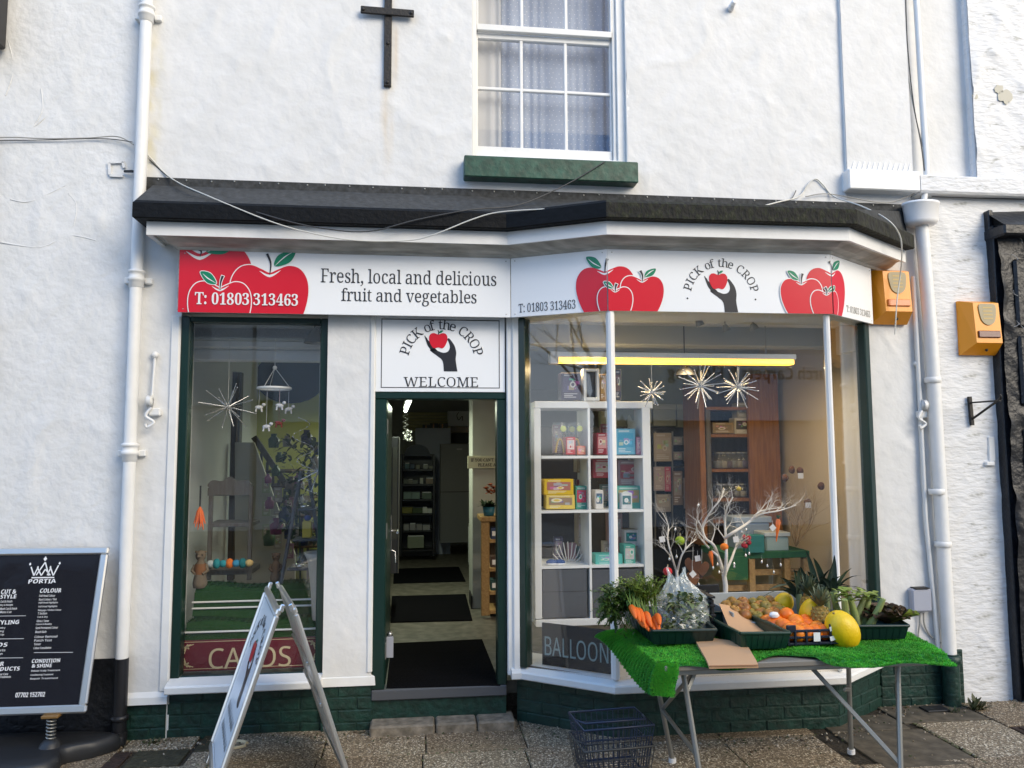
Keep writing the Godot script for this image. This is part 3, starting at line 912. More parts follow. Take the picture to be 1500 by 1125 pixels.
func neighbours() -> void:
	# left: smooth white render over a black foot
	var a := thing("salon_building", "white rendered building with a black painted foot beside the white drainpipe", "building", Vector3(-3, 0, 0))
	part("wall", render_wall(-3.6, -1.752, 0.47, 5.7, -0.022, [], 0.03, 1.5), M.neighbour_render, a)
	var st := mb()
	bx(st, -3.6, 0.0, -0.3, -1.752, 5.7, -0.04)
	part("wall_core", st, M.neighbour_render, a)
	part("foot", render_wall(-3.6, -1.752, -0.03, 0.478, -0.010, [], 0.03, 1.0), M.black_masonry, a)
	# cracks: thin lips of plaster
	for c in [[[0, 355], [60, 362], [100, 345], [140, 352]], [[15, 662 - 370], [45, 665 - 370], [95, 642 - 370]], [[100, 283], [112, 300], [108, 330]], [[60, 130], [62, 160], [50, 185], [66, 172]], [[12, 60], [20, 100], [8, 140]]]:
		st = mb()
		var ctrl := []
		for p in c: ctrl.append(W(p[0], p[1], -0.0215))
		tube(st, curve(ctrl, 4), 0.0035, 5)
		part("plaster_lip", st, M.neighbour_render, a)
	# dark salon shopfront at the very edge, standing a little proud
	st = mb()
	bx(st, -3.4, 3.06, -0.1, -2.655, 3.72, 0.03, 0.006)
	bx(st, -3.4, 2.10, -0.1, -2.61, 2.62, 0.03, 0.006)
	part("fascia_board", st, M.black_paint, a)
	st = mb()
	bx(st, -3.4, 2.62, -0.1, -2.64, 3.06, 0.012, 0.004)
	part("window_panel", st, M.slate, a)
	st = mb()
	bx(st, -3.4, 3.185, 0.03, -2.652, 3.197, 0.034)
	part("red_line", st, M.sign_red, a)
	st = mb()
	bx(st, -3.4, 4.24, 0.0, -2.60, 5.2, 0.16, 0.01)
	single("projecting_sign", st, M.black_paint, "black box sign high on the white salon wall", "sign")
	# right: rough painted masonry, with a black shopfront further on
	var r := thing("corner_building", "rough painted white masonry building with a black stone shopfront", "building", Vector3(4.2, 0, 0))
	part("wall", render_wall(3.60, 4.5, -0.05, 3.52, 0.004, [], 0.022, 1.3), M.white_brick, r)
	part("wall", render_wall(3.98, 5.4, 3.64, 5.7, 0.05, [], 0.022, 2.6), M.white_brick, r)
	part("recessed_strip", render_wall(3.50, 4.0, 3.60, 5.7, -0.02, [], 0.03, 0.8), M.white_render, r)
	st = mb()
	bx(st, 3.5, 0.0, -0.4, 5.4, 5.7, -0.05)
	part("wall_core", st, M.white_render, r)
	st = mb()
	bx(st, 3.98, 3.64, -0.1, 4.05, 5.7, 0.03, 0.012)
	part("quoin", st, M.white_brick, r)
	st = mb()
	sweep(st, [Vector2(3.515, 0.0), Vector2(5.4, 0.0)], [Vector2(-0.04, 3.515), Vector2(0.075, 3.52), Vector2(0.085, 3.535), Vector2(0.085, 3.64), Vector2(0.07, 3.652), Vector2(-0.04, 3.665)])
	part("string_course", st, M.white_brick, r)
	for bp in [[W(1472, 141, 0.052), 0.07, 3], [W(1463, 131, 0.052), 0.045, 5], [W(1428, 141, 0.052), 0.028, 6]]:
		var poly := PackedVector2Array()
		for i in 22:
			var ang := TAU * i / 22.0
			var rr: float = bp[1] * (0.8 + 0.35 * N.wall.get_noise_2d(cos(ang) * 1.5 + bp[2] * 7.0, sin(ang) * 1.5))
			poly.append(Vector2(cos(ang) * rr, sin(ang) * rr * 0.9))
		st = mb()
		plate(st, poly, 0.004, Transform3D(Basis(), bp[0]))
		part("bare_patch", st, colour(Color(0.56, 0.53, 0.44), 0.9), r)
	# black shopfront
	part("shopfront", render_wall(4.07, 5.4, -0.05, 3.28, 0.10, [], 0.03, 5.0), M.black_masonry, r)
	st = mb()
	bx(st, 4.055, -0.05, -0.02, 5.4, 3.30, 0.075, 0.006)
	part("shopfront_core", st, M.black_masonry, r)
	st = mb()
	for i in 5:
		var ya := [0.0, 0.7, 1.35, 2.0, 2.55][i] as float
		bx(st, 4.17, ya + 0.01, 0.09, 5.4, ya + 0.5, 0.125, 0.02)
	part("stone_block", st, M.black_masonry, r)
	st = mb()
	quad(st, Vector3(4.04, 3.27, 0.20), Vector3(5.4, 3.27, 0.20), Vector3(5.4, 3.50, 0.0), Vector3(4.06, 3.42, 0.0))
	bx(st, 4.045, 3.20, -0.02, 5.4, 3.28, 0.20, 0.012)
	bx(st, 4.05, 3.2, -0.02, 4.09, 3.42, 0.05, 0.006)
	part("lead_cover", st, M.black_masonry, r)
	# branching cracks showing pale through the black paint
	st = mb()
	for i in 46:
		var p := Vector3(rng.randf_range(4.2, 4.5), rng.randf_range(2.45, 3.2), 0.121)
		var pts := [p]
		var dir := rng.randf() * TAU
		for k in 4:
			dir += rng.randf_range(-1.1, 1.1)
			p += Vector3(cos(dir) * 0.03, sin(dir) * 0.03, 0)
			pts.append(p)
		tube(st, pts, 0.0018, 4, false)
	part("paint_cracks", st, colour(Color(0.35, 0.36, 0.38), 0.8), r).set_meta("kind", "stuff")

func across_the_street() -> void:
	# the shop opposite, which the panes mirror
	var z := 12.4
	var o := thing("carpet_shop", "pale shop across the street with a lettered fascia, seen mirrored in the bay window", "shop", Vector3(2.5, 0, z))
	var st := mb()
	bx(st, -3.6, 2.85, z, 9.5, 8.2, z + 6)
	bx(st, -3.6, 0, z + 0.3, 9.5, 2.85, z + 6)
	part("wall", st, colour(Color(0.62, 0.60, 0.55), 0.8), o)
	st = mb()
	bx(st, -3.2, 2.35, z - 0.12, 9.2, 3.85, z - 0.001, 0.02)
	var fb := part("fascia_board", st, colour(Color(0.78, 0.79, 0.76), 0.5), o)
	var zi := 0.80 - z
	var a := W(975, 549, zi)
	var c := W(1232, 549, zi)
	text("Church Carpets & Flooring", Transform3D(Basis(Vector3.UP, PI), Vector3((a.x + c.x) * 0.5, a.y, z - 0.125)), 0.40, c.x - a.x, M.sign_ink, fb, false, true)
	for i in 7:
		st = mb()
		bx(st, -2.9 + i * 1.75, 0.5, z + 0.26, -1.4 + i * 1.75, 2.7, z + 0.3)
		part("shop_pane", st, M.glass, o)
	for i in 5:
		st = mb()
		bx(st, -2.6 + i * 2.5, 4.7, z - 0.02, -1.5 + i * 2.5, 6.6, z - 0.001)
		var w := part("window_blind", st, colour(Color(0.30, 0.30, 0.28), 0.7), o)
		st = mb()
		bx(st, -2.7 + i * 2.5, 4.6, z - 0.08, -1.4 + i * 2.5, 4.7, z - 0.002)
		bx(st, -2.08 + i * 2.5, 4.7, z - 0.05, -2.02 + i * 2.5, 6.6, z - 0.022)
		part("frame", st, M.white_paint, w)
	st = mb()
	var rf := [Vector3(-3.9, 8.2, z - 0.4), Vector3(9.8, 8.2, z - 0.4), Vector3(9.8, 10.6, z + 3), Vector3(-3.9, 10.6, z + 3)]
	fan(st, rf, Vector3(3, 5, z + 3))
	part("roof", st, colour(Color(0.10, 0.09, 0.09), 0.8), o)
	# its neighbours along the far pavement
	for k in 2:
		var x0: float = [-17.0, 9.6][k]
		var x1: float = [-3.7, 19.0][k]
		var hgt: float = [5.4, 5.0][k]
		var nb := thing("terrace_house", ["tan terraced house across the street beside the carpet shop, mirrored in the narrow window", "grey terraced house across the street on the other side of the carpet shop"][k], "house", Vector3((x0 + x1) * 0.5, 0, z))
		st = mb()
		bx(st, x0, 0, z + 0.05, x1, hgt, z + 6)
		part("wall", st, colour([Color(0.60, 0.57, 0.50), Color(0.58, 0.58, 0.56)][k], 0.8), nb)
		st = mb()
		fan(st, [Vector3(x0 - 0.1, hgt, z - 0.3), Vector3(x1, hgt, z - 0.3), Vector3(x1, hgt + 1.4, z + 3), Vector3(x0 - 0.1, hgt + 1.4, z + 3)], Vector3(x0, 2, z + 3))
		part("roof", st, colour(Color(0.10, 0.09, 0.09), 0.8), nb)
		st = mb()
		bx(st, x0 + 0.3, 2.7, z - 0.08, x1 - 0.3, 3.4, z + 0.049, 0.02)
		part("shop_fascia", st, colour(Color(0.50, 0.50, 0.46), 0.6), nb)
		for i in int((x1 - x0) / 2.6):
			for fl in 2:
				st = mb()
				var wx := x0 + 0.9 + i * 2.6
				bx(st, wx, 0.7 if fl == 0 else 3.8, z + 0.02, wx + (1.7 if fl == 0 else 1.1), 2.5 if fl == 0 else 5.0, z + 0.049)
				part("window_blind", st, colour(Color(0.30, 0.30, 0.28), 0.7), nb)
	# bare street tree, mirrored in the slanting pane
	var base := Vector3(-6.6, 0, 5.0)
	var t := thing("bare_tree", "leafless street tree whose branches are mirrored in the slanting bay pane", "tree", base)
	var trunk := mb(true)
	tube(trunk, curve([base, base + Vector3(0.06, 1.2, 0), base + Vector3(-0.05, 2.3, 0.1)], 4), [0.16, 0.15, 0.14, 0.135, 0.13, 0.125, 0.12, 0.115, 0.11], 9)
	part("trunk", trunk, M.twig_brown, t)
	var crown := mb(true)
	twig(crown, base + Vector3(-0.05, 2.2, 0.1), Vector3(0.1, 1, 0), 1.25, 0.085, 5, 4)
	twig(crown, base + Vector3(-0.05, 2.0, 0.1), Vector3(0.8, 0.7, -0.3), 1.2, 0.07, 5, 4)
	twig(crown, base + Vector3(-0.05, 2.1, 0.1), Vector3(-0.7, 0.8, 0.5), 1.2, 0.07, 4, 4)
	part("crown", crown, M.twig_brown, t)

func twig(st: SurfaceTool, at: Vector3, dir: Vector3, l: float, r: float, depth: int, sides := 5, spread := 0.65, gravity := 0.0) -> void:
	dir = dir.normalized()
	var p := at
	var pts := [p]
	var rs := [r]
	var d := dir
	for i in 3:
		d = (d + Vector3(rng.randf_range(-0.25, 0.25), rng.randf_range(-0.2, 0.25) - gravity, rng.randf_range(-0.25, 0.25))).normalized()
		p += d * l / 3.0
		pts.append(p)
		rs.append(r * (1.0 - 0.14 * (i + 1)))
	tube(st, pts, rs, sides, false)
	if depth <= 0: return
	for k in (3 if depth > 1 and rng.randf() < 0.75 else 2):
		var nd := (d + Vector3(rng.randf_range(-1, 1), rng.randf_range(-0.7, 0.9), rng.randf_range(-1, 1)) * spread).normalized()
		var i0 := 3 if k < 2 else 2
		twig(st, pts[i0], nd, l * rng.randf_range(0.62, 0.82), rs[i0] * 0.72, depth - 1, maxi(3, sides - 1), spread, gravity)

# ---------------------------------------------------------------- fascia sign: laid out along the unrolled boards (u along the boards, v up)
func panel_of(px: float) -> int:
	return 0 if px < 748.0 else (1 if px < 890.5 else (2 if px < 1221.0 else 3))
func panel_start(i: int) -> float:
	var s := 0.0
	for k in i: s += (SIGN[k + 1] - SIGN[k]).length()
	return s
func SU(px: float, py: float, i := -1) -> Vector2:
	if i < 0: i = panel_of(px)
	var a: Vector2 = SIGN[i]
	var dir: Vector2 = (SIGN[i + 1] - a).normalized()
	var n := Vector2(-dir.y, dir.x)
	var d := ray(px, py)
	var t := (a - Vector2(EYE.x, EYE.z)).dot(n) / Vector2(d.x, d.z).dot(n)
	var p := EYE + d * t
	return Vector2(panel_start(i) + (Vector2(p.x, p.z) - a).dot(dir), p.y)
func panel_xf(i: int, off := 0.0) -> Transform3D:       # origin at u = 0 of panel i, x along the board, z out
	var a: Vector2 = SIGN[i]
	var dir: Vector2 = (SIGN[i + 1] - a).normalized()
	var bs := Basis(Vector3(dir.x, 0, dir.y), Vector3.UP, Vector3(-dir.y, 0, dir.x))
	return Transform3D(bs, Vector3(a.x, 0, a.y) + bs.z * off)
func decal(poly: PackedVector2Array, m: Material, layer: float, parents: Array, called: String) -> void:
	for i in 4:
		var u0 := panel_start(i) + (0.002 if i > 0 else 0.0)
		var u1 := panel_start(i + 1) - 0.002
		var rect := PackedVector2Array([Vector2(u0, SIGN_Y0), Vector2(u1, SIGN_Y0), Vector2(u1, SIGN_Y1), Vector2(u0, SIGN_Y1)])
		for piece in Geometry2D.intersect_polygons(poly, rect):
			var q := PackedVector2Array()
			for p in piece: q.append(Vector2(p.x - panel_start(i), p.y))
			var st := mb()
			plate(st, q, 0.0, panel_xf(i, layer))
			part(called, st, m, parents[i])
func apple_outline(x0: float, x1: float, shoulder: float, low: float) -> PackedVector2Array:
	var half := [Vector2(0, 0.90), Vector2(0.10, 0.945), Vector2(0.24, 1.0), Vector2(0.38, 0.965), Vector2(0.475, 0.83), Vector2(0.5, 0.64), Vector2(0.465, 0.42), Vector2(0.385, 0.2), Vector2(0.29, 0.05), Vector2(0.19, 0.0), Vector2(0.09, 0.035)]
	var all := half.duplicate()
	all.append(Vector2(0, 0.06))
	for k in range(half.size() - 1, 0, -1): all.append(Vector2(-half[k].x, half[k].y))
	var out := PackedVector2Array()
	for p in curve2(all, 5): out.append(Vector2((x0 + x1) * 0.5 + p.x * (x1 - x0), low + p.y * (shoulder - low)))
	return out
func stroke(ctrl: Array, w: Array) -> PackedVector2Array:          # a tapering brush stroke
	var c := curve2(ctrl, 6, false)
	var l := PackedVector2Array()
	var r := PackedVector2Array()
	for i in c.size():
		var d := (c[mini(i + 1, c.size() - 1)] - c[maxi(i - 1, 0)]).normalized()
		var t := float(i) / (c.size() - 1) * (w.size() - 1)
		var ww: float = lerpf(w[int(t)], w[mini(int(t) + 1, w.size() - 1)], t - int(t)) * 0.5
		l.append(c[i] + Vector2(-d.y, d.x) * ww)
		r.append(c[i] - Vector2(-d.y, d.x) * ww)
	r.reverse()
	l.append_array(r)
	return l
func apple(l: Vector2, r: Vector2, sh: Vector2, low: float, leaf_side: int, layer: float, parents: Array, outlined: bool, stem_h := 0.24) -> void:   # unrolled metres
	var o := apple_outline(l.x, r.x, sh.y, low)
	var w := r.x - l.x
	var h := sh.y - low
	if outlined: decal(Geometry2D.offset_polygon(o, 0.006)[0], M.sign_line, layer, parents, "apple_outline")
	decal(o, M.sign_red, layer + 0.0006, parents, "apple_print")
	var c := Vector2((l.x + r.x) * 0.5, low + h * 0.9)
	decal(stroke([c + Vector2(-w * 0.13, h * 0.02), c + Vector2(0.0, -h * 0.045), c + Vector2(w * 0.14, h * 0.035)], [0.001, 0.014 * w / 0.4, 0.001]), M.sign_line, layer + 0.0012, parents, "apple_highlight")
	var st := stroke([c + Vector2(0, -h * 0.03), c + Vector2(w * 0.01, h * stem_h * 0.5), c + Vector2(-leaf_side * w * 0.04, h * stem_h)], [0.004, 0.010, 0.016])
	if outlined and w < 0.38: decal(Geometry2D.offset_polygon(st, 0.004)[0], M.sign_line, layer + 0.0012, parents, "stem_outline")
	decal(st, M.sign_ink, layer + 0.0018, parents, "stem_print")
	var b := c + Vector2(leaf_side * w * 0.06, h * stem_h * 0.35)
	var tip := c + Vector2(leaf_side * w * 0.32, h * (stem_h + 0.06))
	var mid := (b + tip) * 0.5
	var nn := Vector2(-(tip - b).y, (tip - b).x).normalized() * (tip - b).length() * 0.27
	var lf := curve2([b, mid + nn * 0.9 - (tip - b) * 0.1, tip, mid - nn * 0.9 + (tip - b) * 0.05], 6)
	if outlined and w < 0.38: decal(Geometry2D.offset_polygon(lf, 0.004)[0], M.sign_line, layer + 0.0012, parents, "leaf_outline")
	decal(lf, M.sign_green, layer + 0.0018, parents, "leaf_print")
	decal(stroke([b, mid + nn * 0.15, tip - (tip - b) * 0.15], [0.001, 0.007, 0.001]), M.sign_line, layer + 0.0024, parents, "leaf_vein")
var caps := {}
func glyph(ch: String, xf: Transform3D, cap_h: float, m: Material, parent: Node3D) -> void:
	var t := TextMesh.new()
	t.text = ch; t.font = font(true, false); t.font_size = 48; t.pixel_size = 0.01; t.depth = 0.01; t.material = m; t.curve_step = 2.0
	if caps.is_empty():
		var p := TextMesh.new()
		p.text = "P"; p.font = font(true, false); p.font_size = 48; p.pixel_size = 0.01
		caps.h = p.get_aabb().size.y; caps.y = p.get_aabb().position.y
	var s: float = cap_h / caps.h
	var o := MeshInstance3D.new()
	o.name = "lettering"
	o.mesh = t
	parent.add_child(o, true)
	var c := t.get_aabb().get_center()
	o.transform = xf * Transform3D(Basis.from_scale(Vector3(s, s, 0.1)), Vector3(-c.x * s, -caps.y * s, 0.0006))
func logo(xf: Transform3D, apple_c: Vector2, sc: float, clip: Rect2, parent: Node3D, arc_c: Vector2, arc_r: float, cap: float, dots: bool) -> void:   # hand, apple and arched name; xf: metres, sc: metres a pixel of the photograph
	var prt := func(poly: PackedVector2Array, m: Material, layer: float, called: String) -> void:
		var rect := PackedVector2Array([clip.position, clip.position + Vector2(clip.size.x, 0), clip.end, clip.position + Vector2(0, clip.size.y)])
		for piece in Geometry2D.intersect_polygons(poly, rect):
			var st := mb()
			plate(st, piece, 0.0, parent.global_transform * xf * Transform3D(Basis(), Vector3(0, 0, layer)))
			part(called, st, m, parent)
	var k := sc / 2.96
	var ap := func(p: Array) -> Array:
		var out := []
		for q in p: out.append(apple_c + Vector2(q[0] - 420.0, 383.0 - q[1]) * k)
		return out
	prt.call(curve2(ap.call([[452, 540], [440, 475], [418, 452], [396, 436], [384, 424], [400, 420], [418, 428], [442, 436], [462, 430], [470, 412], [466, 392], [460, 378], [466, 372], [480, 388], [492, 408], [498, 436], [496, 468], [504, 520], [508, 545]]), 5), M.sign_ink, 0.001, "hand_print")
	for f in [[[398, 432], [378, 404], [366, 374], [361, 362]], [[406, 430], [386, 408], [374, 384], [368, 370]], [[414, 428], [396, 412], [384, 396], [379, 384]]]:
		prt.call(stroke(ap.call(f), [6.0 * k, 7.5 * k, 5.5 * k, 2.5 * k]), M.sign_ink, 0.001, "finger_print")
	var ao := PackedVector2Array()
	for p in apple_outline(-40, 40, 33, -34): ao.append(apple_c + p * k)
	prt.call(ao, M.sign_red, 0.0022, "apple_print")
	prt.call(stroke([apple_c + Vector2(0, 26) * k, apple_c + Vector2(2, 36) * k, apple_c + Vector2(-2, 46) * k], [4 * k, 5 * k, 3 * k]), M.sign_ink, 0.0028, "stem_print")
	prt.call(curve2([apple_c + Vector2(2, 34) * k, apple_c + Vector2(10, 44) * k, apple_c + Vector2(22, 44) * k, apple_c + Vector2(12, 34) * k], 4), M.sign_green, 0.0028, "leaf_print")
	var word := "PICK of the CROP"
	var wd := []
	var total := 0.0
	for ch in word:
		var x: float = {"I": 0.42, "f": 0.42, "t": 0.42, " ": 0.36, "o": 0.62, "h": 0.66, "e": 0.58}.get(ch, 0.80)
		wd.append(x)
		total += x
	var a0 := deg_to_rad(169.0)
	var a1 := deg_to_rad(11.0)
	var run := 0.0
	for i in word.length():
		var a := lerpf(a0, a1, (run + wd[i] * 0.5) / total)
		run += wd[i]
		if word[i] == " ": continue
		glyph(word[i], xf * Transform3D(Basis(Vector3(0, 0, 1), a - PI / 2), Vector3(arc_c.x + cos(a) * arc_r, arc_c.y + sin(a) * arc_r, 0.001)), cap, M.sign_ink, parent)
	if dots:
		for a in [deg_to_rad(181.0), deg_to_rad(-1.0)]:
			var st := mb()
			var dotp := PackedVector2Array()
			for i in 10: dotp.append(arc_c + Vector2(cos(a), sin(a)) * (arc_r + cap * 0.4) + Vector2(cos(TAU * i / 10), sin(TAU * i / 10)) * sc * 1.3)
			plate(st, dotp, 0.0, parent.global_transform * xf * Transform3D(Basis(), Vector3(0, 0, 0.001)))
			part("dot_print", st, M.sign_ink, parent)

func fascia() -> void:
	var f := thing("fascia_sign", "long white fascia sign with red apples and lettering following the bay", "sign", Vector3(0.8, 2.56, 0.1))
	var panels := []
	for i in 4:
		var st := mb()
		var len: float = (SIGN[i + 1] - SIGN[i]).length()
		var x := panel_xf(i)
		box(st, x * Vector3(len * 0.5, (SIGN_Y0 + SIGN_Y1) * 0.5, -0.006), Vector3(len - 0.003, SIGN_Y1 - SIGN_Y0, 0.012), x.basis, 0.0015)
		panels.append(part("panel", st, M.sign_white, f))
		st = mb()                                        # backing of the boards, out of sight of the glass below
		box(st, x * Vector3(len * 0.5, (SIGN_Y0 + SIGN_Y1) * 0.5 + 0.006, -0.035), Vector3(len + 0.02, SIGN_Y1 - SIGN_Y0 - 0.012, 0.045), x.basis)
		part("backing", st, M.cream_board, f)
		st = mb()
		for e in [0.03, len - 0.03]:
			for y in [SIGN_Y0 + 0.02, SIGN_Y1 - 0.02]: ball(st, x * Vector3(e, y, 0.001), Vector3(0.008, 0.008, 0.006), 6)
		part("screws", st, M.silver, f)
	# apples at the left end
	apple(SU(212, 420), SU(370, 420), SU(290, 357), SU(290, 505).y, 1, 0.0008, panels, false, 0.05)
	var red := PackedVector2Array([Vector2(0, SIGN_Y0), SU(292, 457), SU(292, 378), SU(262, 372)])
	decal(PackedVector2Array([Vector2(0, SIGN_Y0), SU(300, 460), SU(290, 376), Vector2(0, SU(262, 371).y)]), M.sign_red, 0.0011, panels, "red_ground")
	decal(PackedVector2Array([Vector2(0, SU(262, 372).y), SU(285, 374), SU(275, 364), Vector2(0, SIGN_Y1)]), M.sign_red, 0.0011, panels, "red_ground")
	apple(SU(337, 420, 0), SU(452, 420, 0), SU(395, 389, 0), SU(395, 496, 0).y, 1, 0.0030, panels, true, 0.26)
	apple(SU(276, 440, 0), SU(368, 440, 0), SU(322, 413, 0), SU(322, 500, 0).y, -1, 0.0060, panels, true, 0.2)
	# apples over the bay corner
	apple(SU(844, 430), SU(930, 425), SU(895, 390), SU(890, 468, 1).y, -1, 0.0030, panels, false, 0.24)
	apple(SU(909, 430), SU(972, 430), SU(940, 405), SU(940, 463).y, 1, 0.0055, panels, true, 0.24)
	apple(SU(876, 440), SU(926, 440), SU(900, 421), SU(900, 470).y, -1, 0.0080, panels, true, 0.2)
	# apples over the far bay corner
	apple(SU(1181, 430), SU(1237, 430), SU(1212, 393), SU(1212, 468).y, 1, 0.0030, panels, false, 0.24)
	apple(SU(1143, 430), SU(1204, 430), SU(1172, 409), SU(1172, 466).y, -1, 0.0055, panels, true, 0.24)
	apple(SU(1187, 445), SU(1226, 445), SU(1206, 426), SU(1206, 472).y, 1, 0.0080, panels, true, 0.2)
	# lettering
	var line := func(s: String, x0: float, x1: float, py: float, h: float, i: int, m: Material, bold: bool, layer: float) -> void:
		var a := SU(x0, py, i); var c := SU(x1, py, i)
		text(s, (panels[i] as Node3D).global_transform.affine_inverse() * f.global_transform.affine_inverse() * Transform3D() , 1, 1, m, panels[i]) if false else text(s, (panels[i] as Node3D).global_transform.affine_inverse() * (panel_xf(i, layer) * Transform3D(Basis(), Vector3((a.x + c.x) * 0.5 - panel_start(i), SU((x0 + x1) * 0.5, py, i).y, 0))), h, absf(c.x - a.x), m, panels[i], true, bold)
	line.call("Fresh, local and delicious", 470, 727, 408, 0.112, 0, M.sign_ink, false, 0.001)
	line.call("fruit and vegetables", 500, 698, 436, 0.110, 0, M.sign_ink, false, 0.001)
	line.call("T: 01803 313463", 286, 437, 438.5, 0.075, 0, M.sign_line, true, 0.010)
	line.call("T: 01803 313463", 760, 843, 448.5, 0.058, 1, M.sign_ink, false, 0.001)
	line.call("T: 01803 313463", 1240, 1274, 456, 0.045, 3, M.cable_grey, false, 0.001)
	# logo on the bay front
	var xf := (panels[2] as Node3D).global_transform.affine_inverse() * panel_xf(2, 0.0)
	var ac := SU(1052, 412, 2) - Vector2(panel_start(2), 0)
	var cc := SU(1057, 437, 2) - Vector2(panel_start(2), 0)
	var sc := (SU(1060, 412, 2).x - SU(1050, 412, 2).x) / 10.0
	logo(xf, ac, sc, Rect2(0, SIGN_Y0 + 0.002, 1.45, 0.38), panels[2], cc, sc * 45.0, 0.052, true)
	# welcome panel over the door
	var d := thing("welcome_sign", "white welcome panel with hand holding an apple above the doorway", "sign", Vector3(0.135, 2.09, 0.0))
	var st := mb()
	bx(st, -0.280, 2.092, -0.02, 0.556, 2.60, 0.02, 0.002)
	part("panel", st, M.sign_white, d)
	st = mb()
	for r in [[-0.245, 2.117, 0.521, 2.122], [-0.245, 2.56, 0.521, 2.566], [-0.245, 2.117, -0.240, 2.566], [0.516, 2.117, 0.521, 2.566]]: bx(st, r[0], r[1], 0.0202, r[2], r[3], 0.0212)
	part("border_line", st, M.sign_ink, d)
	var origin := Transform3D(Basis(), Vector3(0, 0, 0.0205) - d.position)
	var c0 := W(642, 499, 0.02); var a0 := W(647, 531, 0.02)
	var s2 := (W(652, 499, 0.02).x - W(642, 499, 0.02).x) / 10.0
	logo(origin, Vector2(c0.x, c0.y), s2, Rect2(-0.24, W(645, 544, 0.02).y, 0.76, 0.5), d, Vector2(a0.x, a0.y), s2 * 49.0, 0.062, false)
	var wc := W(646, 559.5, 0.02)
	text("WELCOME", origin * Transform3D(Basis(), Vector3(wc.x, wc.y, 0.0)), 0.064, W(701, 559, 0.02).x - W(592, 559, 0.02).x, M.sign_ink, d)

# ---------------------------------------------------------------- things fixed to the walls
func wire(px: Array, r: float, m: Material, label: String) -> void:      # px: [x, y, z] triples
	var ctrl := []
	for p in px: ctrl.append(W(p[0], p[1], p[2]))
	var st := mb(true)
	tube(st, curve(ctrl, 6), r, 6)
	single("cable", st, m, label, "cable")

